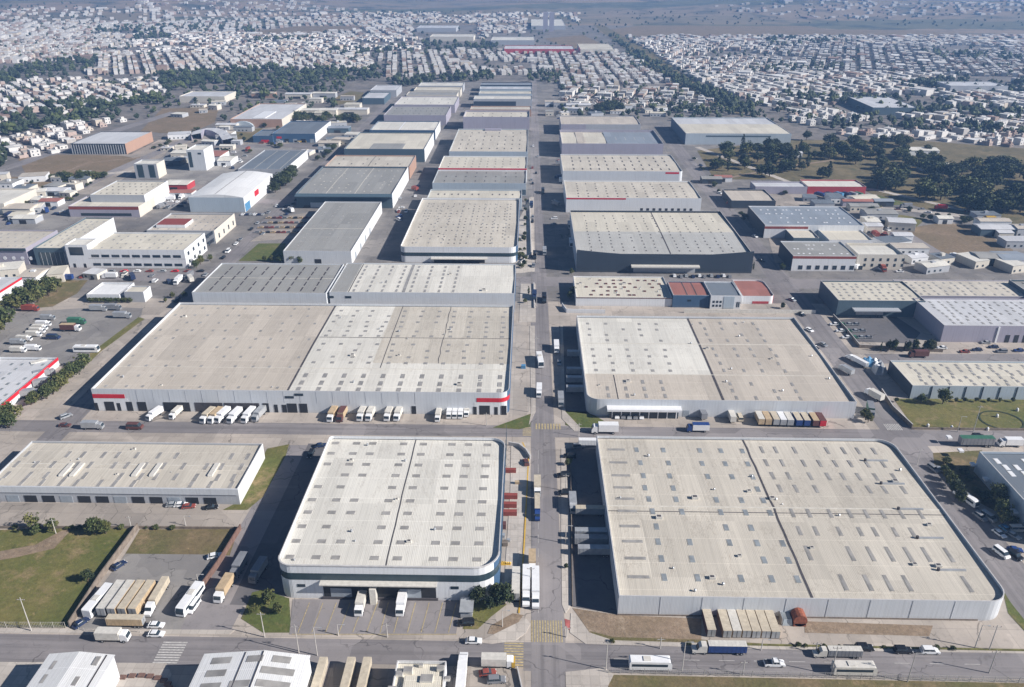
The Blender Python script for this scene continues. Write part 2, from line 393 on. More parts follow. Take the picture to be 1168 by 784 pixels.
def slab(name, px, m, z0, z1, world=False, kind='structure'):
    pts = px if world else [P(a, c) for a, c in px]
    ar = sum(pts[i - 1][0] * pts[i][1] - pts[i][0] * pts[i - 1][1] for i in range(len(pts)))
    if ar < 0: pts = pts[::-1]
    b = MB(); b.face([(x, y, z1) for x, y in pts], m)
    for i in range(len(pts)):
        p, q = pts[i - 1], pts[i]; b.face([(p[0], p[1], z0), (q[0], q[1], z0), (q[0], q[1], z1), (p[0], p[1], z1)], m)
    o = b.build(name)
    if kind: o['kind'] = kind
    return o
X = lambda px, py: P(px, py)[0]
Y = lambda px, py: P(px, py)[1]
# world coordinates of the street grid
MX0, MX1 = X(606, 720), X(644, 720)              # main road
BY0, BY1 = Y(622, 766), Y(622, 733)              # bottom road
CY0, CY1 = Y(622, 499), Y(622, 486)              # second cross road
DY0, DY1 = Y(622, 327), Y(622, 316)              # third cross road
LX = P(60, 490)[0]; RXs = P(1020, 500)[0]
sheet('town_ground', [(-900, 2700), (-2300, 2700), (-2300, 420), (-330, 400), (-330, 20), (500, 20), (500, 400), (2300, 420), (2300, 2700)], M['townground'], 0.01, True)
sheet('yard', [(-420, 60), (480, 60), (480, 470), (330, 700), (60, 1260), (-170, 1260), (-420, 560)], M['yard'], 0.02, True)
sheet('far_yard', [(-420, 395), (480, 395), (480, 470), (330, 700), (60, 1260), (-170, 1260), (-420, 560)], M['farlot'], 0.035, True)
sheet('bottom_road', [(-420, BY0), (480, BY0), (480, BY1), (-420, BY1)], M['asphalt_x'], 0.05, True)
sheet('cross_road', [(-420, CY0), (480, CY0), (480, CY1), (-420, CY1)], M['asphalt_x'], 0.05, True)
sheet('back_cross_road', [(-40, DY0), (480, DY0), (480, DY1), (-40, DY1)], M['asphalt'], 0.05, True)
sheet('main_road', [(MX0, 60), (MX1, 60), (MX1, 1700), (MX0, 1700)], M['asphalt_y'], 0.06, True)
# left street and right street keep to the grid too
LS0, LS1 = X(75, 470), X(102, 470)
RS0, RS1 = X(1020, 520), X(1067, 520)
sheet('left_street', [(LS0, BY0), (LS1, BY0), (LS1, 1100), (LS0, 1100)], M['asphalt_y'], 0.055, True)
sheet('right_street', [(RS0 + 2, BY1), (RS1, BY1), (RS1, 900), (RS0 + 2, 900)], M['asphalt_y'], 0.055, True)
sheet('side_street', [(200, 722), (262, 722), (372, 508), (330, 508)], M['asphalt'], 0.057)
sheet('painted_lane_shade', [(262, 690), (312, 692), (330, 676), (372, 508), (352, 506)], M['asphalt_dark_and_shade'], 0.062)  # ground colour darkened to deepen the warehouse's shadow on the lane
# fields and lots, in the shapes the photo shows
G = [
 ('grass_field', 'grass', [(-60, 606), (70, 603), (158, 603), (75, 716), (-60, 716)]),
 ('dry_lot', 'dry', [(160, 604), (272, 604), (262, 634), (143, 632)]),
 ('parking_lot', 'lot', [(143, 632), (248, 633), (205, 720), (80, 718)]),
 ('dirt_path', 'dirt', [(-20, 633), (40, 622), (70, 606), (82, 604), (62, 626), (20, 636), (-20, 643)]),
 ('grass_verge', 'grass', [(305, 512), (330, 507), (326, 520), (300, 567), (282, 582), (252, 582), (250, 576), (272, 572)]),
 ('grass_verge', 'lawn', [(288, 676), (300, 673), (330, 683), (332, 722), (300, 722), (275, 706)]),
 ('painted_parking', 'asphalt', [(334, 684), (528, 684), (520, 724), (330, 724)]),
 ('grass_verge', 'grass', [(528, 718), (540, 676), (560, 674), (578, 690), (560, 704), (545, 718)]),
 ('dirt_verge', 'dirt', [(556, 723), (560, 714), (585, 700), (597, 702), (590, 712), (572, 725)]),
 ('dirt_verge', 'dirt', [(653, 694), (706, 702), (800, 706), (800, 732), (700, 734), (673, 722)]),
 ('dirt_verge', 'dirt', [(918, 709), (1064, 714), (1060, 726), (918, 722)]),
 ('grass_verge', 'dry', [(672, 720), (700, 727), (800, 730), (880, 735), (880, 738), (690, 735)]),
 ('grass_strip', 'grass', [(880, 735), (1168, 743), (1300, 747), (1300, 749), (880, 738)]),
 ('grass_field', 'dry', [(694, 770), (1330, 783), (1330, 860), (694, 840)]),
 ('grass_verge', 'lawn', [(1143, 672), (1153, 688), (1180, 722), (1172, 724), (1150, 700)]),
 ('grass_verge', 'lawn', [(562, 488), (606, 472), (605, 487), (592, 490)]),
 ('grass_verge', 'lawn', [(644, 469), (671, 470), (700, 487), (660, 490), (645, 485)]),
 ('grass_verge', 'grass', [(646, 517), (656, 516), (651, 531), (645, 529)]),
 ('sports_field', 'grass', [(1019, 455), (1330, 455), (1330, 492), (1044, 490)]),
 ('grass_verge', 'dry', [(1064, 517), (1120, 514), (1122, 540), (1168, 588), (1168, 600), (1090, 560), (1066, 530)]),
 ('grass_verge', 'dry', [(595, 326), (608, 326), (608, 352), (594, 354)]),
 ('grass_verge', 'dry', [(589, 262), (600, 262), (600, 308), (589, 310)]),
 ('truck_park', 'lot', [(-60, 362), (120, 350), (163, 352), (160, 366), (110, 404), (92, 424), (62, 412), (-60, 420)]),
 ('grass_verge', 'grass', [(158, 362), (165, 364), (114, 402), (104, 412), (102, 404)]),
 ('dry_field', 'dry', [(35, 352), (60, 320), (100, 320), (88, 335), (60, 350)]),
 ('lawn_patch', 'lawn', [(272, 298), (295, 278), (326, 278), (322, 298)]),
 ('brown_field', 'brownfield', [(1028, 262), (1075, 254), (1110, 258), (1155, 285), (1160, 296), (1110, 299), (1080, 292), (1058, 280)]),
 ('grass_field', 'grass', [(1000, 245), (1020, 244), (1056, 250), (1042, 262), (1026, 258)]),
 ('grass_field', 'lawn', [(980, 222), (1035, 219), (1040, 234), (985, 234)]),
 ('park_ground', 'park', [(795, 172), (900, 160), (1040, 160), (1240, 175), (1260, 270), (1168, 262), (1060, 240), (985, 218), (880, 205), (815, 205)]),
 ('dry_field', 'brownfield', [(20, 180), (40, 176), (140, 178), (160, 182), (108, 202), (30, 200)]),
 ('brown_field', 'brownfield', [(160, 150), (185, 124), (250, 122), (245, 140), (212, 154)]),
 ('lawn_patch', 'dry', [(243, 152), (300, 146), (292, 160), (256, 165)]),
 ('brown_field', 'brownfield', [(-40, 202), (58, 202), (60, 214), (30, 218), (-40, 216)]),
 ('grass_field', 'dry', [(40, 222), (72, 220), (74, 230), (46, 236)]),
 ('grass_field', 'dry', [(380, 112), (400, 104), (415, 106), (412, 114), (385, 120)]),
 ('brown_field', 'brownfield', [(620, 44), (665, 40), (690, 52), (650, 56)]),
 ('brown_field', 'brownfield', [(680, 36), (740, 28), (1000, 30), (1200, 34), (1200, 42), (960, 42), (700, 42)]),
 ('brown_field', 'brownfield', [(290, 36), (340, 30), (420, 30), (400, 36), (300, 40)]),
 ('asphalt_yard', 'asphalt_dark_and_shade', [(958, 365), (1020, 360), (1050, 380), (1040, 392), (976, 390)]),
 ('asphalt_yard', 'asphalt', [(0, 302), (240, 310), (200, 322), (0, 316)]),
 ('gravel_yard', 'yard2', [(285, 276), (330, 246), (370, 240), (335, 272)]),
 ('gravel_lot', 'lot', [(190, 170), (335, 166), (300, 232), (178, 238)]), ('gravel_lot', 'lot', [(-60, 238), (70, 224), (120, 244), (60, 262), (-60, 262)]), ('gravel_lot', 'yard2', [(862, 218), (1000, 222), (1040, 300), (884, 300)]), ('gravel_lot', 'yard2', [(60, 180), (150, 176), (200, 150), (330, 145), (330, 168), (190, 176), (110, 222), (60, 222)]),
 ('east_road', 'asphalt', [(985, 404), (1220, 404), (1220, 414), (1000, 415)]),
 ('rail_corridor', 'park', [(676, 28), (690, 30), (745, 60), (800, 100), (860, 128), (840, 130), (780, 104), (725, 66)]),
 ('red_paving', 'pinkk', [(276, 556), (296, 550), (302, 553), (300, 562), (288, 572), (272, 572)]),
 ('red_paving', 'pinkk', [(644, 706), (650, 708), (664, 722), (652, 722), (645, 714)]),
 ('red_paving', 'pinkk', [(655, 779), (668, 769), (684, 766), (676, 774), (666, 784), (656, 784)]),
 ('loading_yard_shade', 'asphalt_dark_and_shade', [(644, 512), (684, 512), (705, 701), (651, 692)]),  # yard colour darkened to deepen the near right warehouse's shadow
 ('loading_yard_shade', 'asphalt_dark_and_shade', [(638, 372), (660, 372), (672, 472), (645, 470)]),  # shade of the two-bay warehouse put into the ground colour
 ('long_yard', 'yard2', [(-60, 574), (270, 574), (252, 583), (275, 603), (-60, 603)]),
]
for i, (n, m, poly) in enumerate(G):
    z = 0.075 + 0.004 * (i % 9) if n not in ('dirt_path',) else 0.13
    if n in ('east_road',): z = 0.05
    sheet(n, poly, M[m], z)
# raised pavements with kerbs
def pave(px, z=0.14, m='pave'): return slab('pavement', px, M[m], 0.0, z)
pave([(-60, 717), (268, 719), (262, 724), (-60, 722)])
pave([(545, 733), (600, 706), (605, 712), (600, 722), (588, 731), (560, 735)])
pave([(651, 700), (656, 700), (672, 722), (700, 731), (880, 736), (1168, 741), (1300, 744), (1300, 748), (880, 741), (668, 735), (650, 722)], 0.14)
pave([(-60, 755), (190, 757), (196, 770), (180, 800), (-60, 800)], 0.14)
pave([(380, 757), (596, 762), (600, 775), (600, 840), (380, 840)], 0.14, 'yard2')
pave([(645, 767), (690, 762), (700, 770), (690, 790), (690, 840), (646, 840)])
pave([(640, 600), (650, 600), (652, 690), (645, 700), (641, 690)])
pave([(640, 512), (645, 512), (650, 600), (640, 600)])
pave([(583, 506), (604, 505), (606, 520), (594, 620), (588, 660), (575, 668), (582, 560)])
pave([(604, 372), (610, 372), (611, 470), (603, 486), (606, 470)])
pave([(639, 372), (642, 372), (645, 470), (662, 488), (700, 489), (700, 491), (655, 492), (641, 478)])
pave([(594, 324), (611, 324), (611, 368), (592, 368)])
pave([(588, 258), (605, 225), (609, 225), (610, 310), (588, 312)])
# pedestrian crossings and lane paint
def crossing(n, x0, x1, y0, y1, along, m='lineyel', z=0.085, cover=0.5):
    b = MB()
    for i in range(n):
        if along == 'y':
            w = (x1 - x0) / n; b.box(x0 + i * w, x0 + i * w + w * cover, y0, y1, z - 0.01, z, M[m])
        else:
            w = (y1 - y0) / n; b.box(x0, x1, y0 + i * w, y0 + i * w + w * cover, z - 0.01, z, M[m])
    o = b.build('crosswalk'); o['kind'] = 'structure'
crossing(12, X(606, 722), X(643, 722), Y(624, 733), Y(624, 708), 'y')
crossing(10, X(575, 745), X(597, 745), Y(586, 763), Y(586, 732), 'x')
crossing(9, X(611, 489), X(641, 489), Y(622, 490), Y(622, 483.5), 'y', 'lineyel')
crossing(9, X(180, 745), X(208, 745), Y(190, 757), Y(190, 731), 'x', 'linewht')
crossing(7, X(596, 503), X(606, 503), CY0 + 1, CY1 - 1, 'x', 'lineyel')
crossing(9, X(1012, 490), X(1030, 490), Y(1020, 491), Y(1020, 484), 'y', 'linewht')
def paint(name, segs, w, m, z=0.12):
    b = MB()
    for (a, c) in segs:
        p = Vector(P(*a)); q = Vector(P(*c)); d = (q - p).normalized(); n = Vector((-d.y, d.x)) * w / 2
        b.face([(p.x - n.x, p.y - n.y, z), (q.x - n.x, q.y - n.y, z), (q.x + n.x, q.y + n.y, z), (p.x + n.x, p.y + n.y, z)], M[m])
    o = b.build(name); o['kind'] = 'structure'
paint('parking_lines', [((350 + i * 15.5 + (3 if i < 6 else 0), 688), (340 + i * 15.6, 722)) for i in range(12)] + [((333, 724), (521, 724))], 0.22, 'lineyel', 0.14)
paint('kerb_line', [((603, 520), (598, 620)), ((598, 620), (592, 700)), ((596, 505), (603, 520))], 0.45, 'yellow', 0.17)
paint('lane_lines', [((614 - 0 * k, 700 - k * 16), (614, 690 - k * 16)) for k in range(12)], 0.12, 'linewht', 0.09)
paint('lane_lines', [((700 + k * 40, 752 + k * .6), (718 + k * 40, 752.3 + k * .6)) for k in range(11)], 0.15, 'linewht', 0.09)

# ---------------------------------------------------------------- warehouses
def loopof(x0, x1, y0, y1, rad, seg=7):
    # counter-clockwise from the near left corner; rad = (near left, near right, far right, far left)
    pts = []
    for (cx, cy, r, a0) in ((x0, y0, rad[0], 180), (x1, y0, rad[1], 270), (x1, y1, rad[2], 0), (x0, y1, rad[3], 90)):
        if r <= 0: pts.append((cx, cy)); continue
        ox = cx + (r if cx == x0 else -r); oy = cy + (r if cy == y0 else -r)
        for i in range(seg + 1):
            a = R(a0 + 90 * i / seg); pts.append((ox + r * math.cos(a), oy + r * math.sin(a)))
    return pts
def side(p, q):
    dx, dy = q[0] - p[0], q[1] - p[1]
    if abs(dx) > abs(dy) * 0.9: return 'front' if dx > 0 else 'back'
    return 'right' if dy > 0 else 'left'
BL = []
class Bld:
    def __init__(s, name, label, cat, fl, fr, bl, h=None, base=None, roof='roof_beige', wall='wall_steel', right=None, left=None, rad=(0, 0, 0, 0),
                 par=0.5, group=None, br=None, rise=0.5, parts=True):
        if h is None: h = hsolve(fl[0], base, fl[1])
        s.h = h; s.zr = h - par
        a = P(*fl, h); b = P(*fr, h); c = P(*bl, h)
        s.x0 = a[0]; s.x1 = b[0]; s.y0 = (a[1] + b[1]) / 2; s.y1 = c[1]
        if br: s.x1 = (b[0] + P(*br, h)[0]) / 2
        s.cx = (s.x0 + s.x1) / 2; s.cy = s.y0
        BL.append((s.x0 - 4, s.x1 + 4, s.y0 - 6, s.y1 + 4)); s.root = empty(name, (s.cx, s.y0, 0)); tag(s.root, label, cat, group)
        x0, x1, y0, y1 = s.x0 - s.cx, s.x1 - s.cx, 0.0, s.y1 - s.y0
        s.a = (x0, x1, y0, y1); s.par = par
        s.loop = loopof(x0, x1, y0, y1, rad); t = 0.3
        s.inner = loopof(x0 + t, x1 - t, y0 + t, y1 - t, tuple(max(0, r - t) for r in rad))
        ms = {'front': M[wall], 'back': M[wall], 'right': M[right or wall], 'left': M[left or wall]}
        b = MB(); L, I = s.loop, s.inner; n = len(L); inn = M[wall]
        for i in range(n):
            p, q = L[i], L[(i + 1) % n]; u, w = I[i], I[(i + 1) % n]; m = ms[side(p, q)]
            b.face([(*p, 0), (*q, 0), (*q, h), (*p, h)], m)
            b.face([(*p, h), (*q, h), (*w, h), (*u, h)], M['cap'])
            b.face([(*w, s.zr - 0.3), (*u, s.zr - 0.3), (*u, h), (*w, h)], inn)
        b.build('wall', s.root)
        # roof: a low gable running across, its ridge parallel to the front
        b = MB(); ym = (y1 - y0) / 2; ri = min(rise, par * 0.8)
        ins = list(I)
        def split(poly, keep):
            out = []
            for i in range(len(poly)):
                p, q = poly[i], poly[(i + 1) % len(poly)]
                kp = (p[1] <= ym) if keep == 'f' else (p[1] >= ym); kq = (q[1] <= ym) if keep == 'f' else (q[1] >= ym)
                if kp: out.append(p)
                if kp != kq:
                    tt = (ym - p[1]) / (q[1] - p[1]); out.append((p[0] + (q[0] - p[0]) * tt, ym))
            return out
        s.ri = ri
        for k in 'fb':
            b.face([(p[0], p[1], s.rz(p[1])) for p in split(ins, k)], M[roof])
        s.roof = b.build('roof', s.root)
    def rz(s, y):
        L = s.a[3]; d = abs(y - L / 2) / (L / 2 + 1e-6)
        return s.zr - 0.05 - s.ri * d
    def fx(s, px, py=None):   # pixel on the front wall line -> local x
        return P(px, py if py else PX(s.cx, s.y0, 0)[1])[0] - s.cx
    def skylights(s, xs, ys, w, l, m='sky_l', drop=0.0, jit=0.0, each=True, up=0.12):
        # xs, ys local centres
        x0, x1, y0, y1 = s.a; me = None; k = 0; rest = MB()
        for yy in ys:
            for xx in xs:
                if random.random() < drop: continue
                q = xx + random.uniform(-jit, jit)
                if q - w / 2 < x0 + 0.5 or q + w / 2 > x1 - 0.5 or yy - l / 2 < 0.6 or yy + l / 2 > y1 - 0.6: continue
                z = s.rz(yy)
                if each and s.nsky < 98:
                    if me is None:
                        b = MB(); b.box(-w / 2, w / 2, -l / 2, l / 2, -0.12, up, M[m], taper=0.06); b.box(-w / 2 - .12, -w / 2, -l / 2 - .12, l / 2 + .12, -0.1, up * 0.6, M['seam']); me = b.mesh('skylight')
                    link('skylight', me, s.root, (q, yy, z)); s.nsky += 1
                else: rest.box(q - w / 2, q + w / 2, yy - l / 2, yy + l / 2, z - 0.1, z + up, M[m], taper=0.05)
        if rest.f:
            o = rest.build('skylight', s.root); o['kind'] = 'stuff'
    nsky = 0
    def grid(s, nx, ny, w, l, mx=0.06, my=0.07, **k):
        x0, x1, y0, y1 = s.a; W, L = x1 - x0, y1 - y0
        xs = [x0 + W * (mx + (1 - 2 * mx) * (i + .5) / nx) for i in range(nx)]; ys = [L * (my + (1 - 2 * my) * (j + .5) / ny) for j in range(ny)]
        s.skylights(xs, ys, w, l, **k)
    def strip(s, name, z0, z1, m, pred, off=0.06):
        b = MB(); L = s.loop; n = len(L)
        cx = (s.a[0] + s.a[1]) / 2; cy = (s.a[2] + s.a[3]) / 2
        def nrm(i):
            p, c, q = L[i - 1], L[i], L[(i + 1) % n]
            d = Vector((q[0] - p[0], q[1] - p[1])).normalized(); return (c[0] + d.y * off, c[1] - d.x * off)
        for i in range(n):
            p, q = L[i], L[(i + 1) % n]; mid = ((p[0] + q[0]) / 2, (p[1] + q[1]) / 2)
            if pred(mid, side(p, q), p, q): 
                a, c = nrm(i), nrm((i + 1) % n)
                if len(L) == 4:
                    sd = side(p, q); ox = off if sd == 'right' else -off if sd == 'left' else 0; oy = -off if sd == 'front' else off if sd == 'back' else 0
                    a = (p[0] + ox, p[1] + oy); c = (q[0] + ox, q[1] + oy)
                b.face([(*a, z0), (*c, z0), (*c, z1), (*a, z1)], M[m])
                b.face([(*a, z1), (*c, z1), (*q, z1), (*p, z1)], M[m])
        if b.f: return b.build(name, s.root)
    def fbox(s, name, xa, xb, z0, z1, m, out=0.08, inset=0.02, sub=None):
        # a piece standing on the front wall
        b = MB(); b.box(xa, xb, -out, inset, z0, z1, M[m], bottom=True); return b.build(name, s.root)
    def rbox(s, name, ya, yb, z0, z1, m, out=0.08):
        b = MB(); X1 = s.a[1]; b.box(X1 - 0.02, X1 + out, ya, yb, z0, z1, M[m], bottom=True); return b.build(name, s.root)
    def lbox(s, name, ya, yb, z0, z1, m, out=0.08):
        b = MB(); X0 = s.a[0]; b.box(X0 - out, X0 + 0.02, ya, yb, z0, z1, M[m], bottom=True); return b.build(name, s.root)
    def gut(s, xl, w=0.5, m='gutter', y0=0, y1=1, name='gutter', wob=0.0, up=0.06):
        b = MB(); L = s.a[3]; n = 14
        pts = [(xl + (random.uniform(-wob, wob) if wob else 0), L * (y0 + (y1 - y0) * i / n)) for i in range(n + 1)]
        for i in range(n):
            (xa, ya), (xb, yb) = pts[i], pts[i + 1]; ya = max(ya, .4); yb = min(yb, L - .4)
            b.face([(xa - w / 2, ya, s.rz(ya) + up), (xa + w / 2, ya, s.rz(ya) + up), (xb + w / 2, yb, s.rz(yb) + up), (xb - w / 2, yb, s.rz(yb) + up)], M[m])
        return b.build(name, s.root)
    def cross(s, yl, w=0.5, m='seam', x0=None, x1=None, name='ridge_cap', up=0.08):
        b = MB(); xa = s.a[0] + .4 if x0 is None else x0; xb = s.a[1] - .4 if x1 is None else x1
        z = s.rz(yl); b.box(xa, xb, yl - w / 2, yl + w / 2, z - .25, z + up, M[m], taper=0.05); return b.build(name, s.root)
    def vents(s, n, size=0.9):
        x0, x1, y0, y1 = s.a
        for _ in range(n):
            q = random.uniform(x0 + 3, x1 - 3); w = random.uniform(y0 + 3, y1 - 3); z = s.rz(w); k = size * random.uniform(.6, 1.3)
            b = MB()
            if random.random() < .5: b.cyl((0, 0, -.3), (0, 0, .7 * k), .35 * k, .35 * k, M['silver'], 8); b.cyl((0, 0, .7 * k), (0, 0, 1.0 * k), .5 * k, .2 * k, M['silver'], 8)
            else: b.box(-k, k, -.7 * k, .7 * k, -.3, .9 * k, M['dirtywhite']); b.box(-.6 * k, .6 * k, -.45 * k, .45 * k, .9 * k, 1.0 * k, M['gutter'])
            b.build('roof_vent', s.root, (q, w, z))
FR = lambda mid, sd, p, q: sd == 'front'

# 1 near right warehouse
b = Bld('warehouse', 'huge beige-roofed warehouse at the near right, blank pale steel front with a rounded right corner', 'warehouse',
        (706, 680), (1153, 686), (686, 497), base=702, roof='roof_beige', wall='wall_steel', rad=(0, 6, 6, 0), par=0.6, br=(1020, 503))
def rows(b, pys, px): return [P(px, py, b.zr)[1] - b.y0 for py in pys]
def colsf(b, pxs, py=None): return [P(px, py, b.zr)[0] - b.cx for px in pxs]
ry = rows(b, (658, 637, 618, 601, 584, 570, 557, 543, 528, 513), 800)
b.skylights(colsf(b, (729,), 658), ry, 6.2, 1.3, each=True)
b.skylights(colsf(b, (760, 797, 847, 879, 909), 658), ry, 1.5, 3.0, m='sky_g', drop=0.12, jit=0.5)
ry2 = rows(b, (664, 631.5, 606.6, 586.7, 558.7, 544, 529, 514), 1030)
for k, yy in enumerate(ry2):
    b.skylights(colsf(b, (940, 962, 990, 1014, 1035, 1058, 1079, 1104), 664), [yy], 1.1, 6.5 if k < 2 else 4.4, drop=0.1, jit=0.4)
b.gut(colsf(b, (927,), 680)[0], 0.7, wob=0.25); b.cross(b.a[3] * 0.5, 0.7)
b.cross(b.a[3] * 0.5 - 2.6, 0.35, 'gutter'); b.vents(22, 0.8)
for i in range(5):
    yy = b.a[3] * (0.16 + 0.17 * i); bb = MB(); bb.box(-3.8, 3.8, -.35, .35, -.3, .5, M['silver'], taper=.1); bb.cyl((-4.2, 0, -.3), (-4.2, 0, .9), .45, .45, M['gutter'], 8)
    bb.build('roof_duct', b.root, (b.a[1] - 10, yy, b.rz(yy)))
for i in range(1, 9): b.fbox('panel_joint', b.a[0] + i * 11.5, b.a[0] + i * 11.5 + .12, .4, b.h - .2, 'wall_gray', .07)
b.fbox('plinth', b.a[0], b.a[1] - 8, 0, 0.5, 'wallconc', .12)
b.lbox('coping', 0, b.a[3], b.h - .9, b.h + .03, 'wall_blue', .08)
R1 = b
# 2 centre near warehouse with a dark glass band
b = Bld('warehouse', 'white-roofed warehouse with rounded corners, a dark window band and two trucks at its near dock', 'warehouse',
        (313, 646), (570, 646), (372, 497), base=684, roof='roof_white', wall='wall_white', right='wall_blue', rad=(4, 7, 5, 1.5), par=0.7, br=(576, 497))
cx = colsf(b, (330, 360, 383, 427, 454, 495, 518, 545), 636)
b.skylights(cx, rows(b, (635.5, 617.5, 601, 585, 571, 556, 542, 529.5, 517, 505), 440), 2.5, 1.7, drop=0.03, jit=0.15)
b.gut(colsf(b, (441,), 640)[0], 0.35, wob=0.12); b.vents(9, 0.7)
ny = lambda mid, sd, p, q: sd == 'front' or (mid[1] < 9 and sd != 'back')
b.strip('window_band', b.h * 0.57, b.h * 0.76, 'band', ny, 0.08)
b.strip('cornice', b.h - .35, b.h - .02, 'cap', ny, 0.14)
xa, xb = b.fx(368, 684), b.fx(500, 684)
bb = MB(); bb.box(xa, xb, -2.0, .1, b.h * .53, b.h * .56, M['dirtywhite'], bottom=True); bb.build('canopy', b.root)
b.fbox('dock_opening', xa + .5, xb - .5, 0.1, b.h * .5, 'dockdark', .10)
for q in (376, 455):
    b.fbox('dock_door', b.fx(q + 2, 684), b.fx(q + 26, 684), .9, b.h * .33, 'shutter', .16)
bb = MB(); bb.box(b.fx(424, 684), b.fx(431, 684), -2.2, -.1, 0, b.h * .45, M['dirtywhite']); bb.build('dock_office', b.root)
for q in (341, 515): b.fbox('window', b.fx(q, 684), b.fx(q + 9, 684), b.h * .35, b.h * .43, 'glass', .1)
b.fbox('dock_platform', xa, xb, 0, .9, 'gutter', .4)
for j in range(14): b.rbox('pilaster', 10 + j * 5.2, 10.25 + j * 5.2, 0, b.h - 1.0, 'wall_teal', .1)
C1 = b
# 3 near left long warehouse
b = Bld('warehouse', 'long low beige-roofed warehouse with dark dock doors above the green field at left', 'warehouse',
        (-19, 556), (272, 556), (37, 503), base=574, roof='roof_beige', wall='wall_gray', right='wall_white', par=0.4)
b.skylights([b.a[0] + (b.a[1] - b.a[0]) * (i + .5) / 13 for i in range(13)], rows(b, (551, 543, 531, 519, 508), 150), 1.3, 4.0, drop=0.12, jit=1.2)
for q in (76, 88, 158, 178, 244):
    bb = MB(); bb.prism([(-4, 0), (-3.6, .6), (3.6, .6), (4, 0)], -.8, .8, M['dirtywhite']); bb.build('raised_skylight', b.root, (P(q, 536, b.zr)[0] - b.cx, P(q, 536, b.zr)[1] - b.y0, b.rz(b.a[3] * .4)))
b.strip('fascia', b.h * .62, b.h - .05, 'wall_steel', FR, .25)
for i in range(12):
    xx = b.a[0] + 6 + i * 6.1; b.fbox('dock_door', xx, xx + 4.2, .05, b.h * .42, 'dockdark' if i % 3 else 'shutter', .1)
b.cross(b.a[3] * .5, .5); b.vents(6, .6)
# 4 the wide twin-roofed warehouse
b = Bld('warehouse', 'widest warehouse of two joined roofs, red corner stripes and trucks parked along its near wall', 'warehouse',
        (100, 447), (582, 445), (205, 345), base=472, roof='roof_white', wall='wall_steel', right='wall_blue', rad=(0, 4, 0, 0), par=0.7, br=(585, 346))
TW = b; xm = colsf(b, (327,), 446)[0]
bb = MB(); L = b.a[3]
for (ya, yb) in ((.5, L / 2), (L / 2, L - .5)):
    bb.face([(b.a[0] + .4, ya, b.rz(ya) + .03), (xm, ya, b.rz(ya) + .03), (xm, yb, b.rz(yb) + .03), (b.a[0] + .4, yb, b.rz(yb) + .03)], M['roof_tan'])
bb.build('tan_roof', b.root)
bb = MB()
for (ya, yb) in ((L * .30, L / 2), (L / 2, L - .5)):
    bb.face([(xm + 30, ya, b.rz(ya) + .03), (b.a[1] - .6, ya, b.rz(ya) + .03), (b.a[1] - .6, yb, b.rz(yb) + .03), (xm + 30, yb, b.rz(yb) + .03)], M['roof_beige'])
bb.build('worn_roof_sheets', b.root)
b.gut(xm, 0.9); 
ryt = [L * (.05 + .1 * i) for i in range(10)]
b.skylights([b.a[0] + (xm - b.a[0]) * (i + .5) / 10 for i in range(10)], ryt, 1.3, 1.8, drop=.15, jit=1.5)
b.skylights([xm + (b.a[1] - xm) * (i + .5) / 11 for i in range(11)], [L * .04, L * .1, L * .17], 1.8, 3.6, drop=.05)
b.skylights([xm + (b.a[1] - xm) * (i + .5) / 11 for i in range(11)], [L * q for q in (.3, .36, .43, .50, .60, .66, .72, .78, .86, .93)], 1.7, 1.8, drop=.12, jit=.6)
for q in (.24, .58): b.cross(L * q, .45, 'gutter' if q > .3 else 'seam', xm + 1 if q > .3 else None)
b.gut(xm + 34, .3, y0=.25); b.gut(xm + 58, .3, wob=.3, y0=.3); b.vents(16, .8)
b.strip('red_stripe', b.h * .58, b.h * .76, 'red', lambda mid, sd, p, q: sd in ('front', 'right') and mid[0] > b.a[1] - 5 and mid[1] < 5, .1)
b.fbox('red_stripe', b.a[1] - 13, b.a[1] - 4, b.h * .58, b.h * .76, 'red', .1); b.fbox('red_stripe', b.a[0], b.a[0] + 13, b.h * .58, b.h * .76, 'red', .1)
b.fbox('white_panel', b.a[1] - 14, b.a[1] - 4, 0.05, b.h * .57, 'wall_white', .05); b.fbox('white_panel', b.a[0], b.a[0] + 14, .05, b.h * .57, 'wall_white', .05)
for q, w in ((106, 4), (118, 11), (132, 4), (143, 7), (156, 10), (186, 18), (204, 12), (222, 32), (256, 40), (300, 7), (313, 4), (322, 5), (328, 11), (342, 9), (470, 5), (540, 4), (547, 12), (564, 4), (572, 6)):
    b.fbox('dock_door', b.fx(q, 472), b.fx(q + w, 472), .05, b.h * (.42 if w > 5 else .36), 'dockdark' if w < 20 else 'gutter', .12)
for q, z in ((327, .66), (338, .78)): b.fbox('window', b.fx(q, 472), b.fx(q + 10, 472), b.h * z, b.h * (z + .1), 'glass', .12)
for q in range(18): b.fbox('panel_joint', b.a[0] + 18 + q * 6.6, b.a[0] + 18.1 + q * 6.6, b.h * .45, b.h - .3, 'wall_gray', .06)
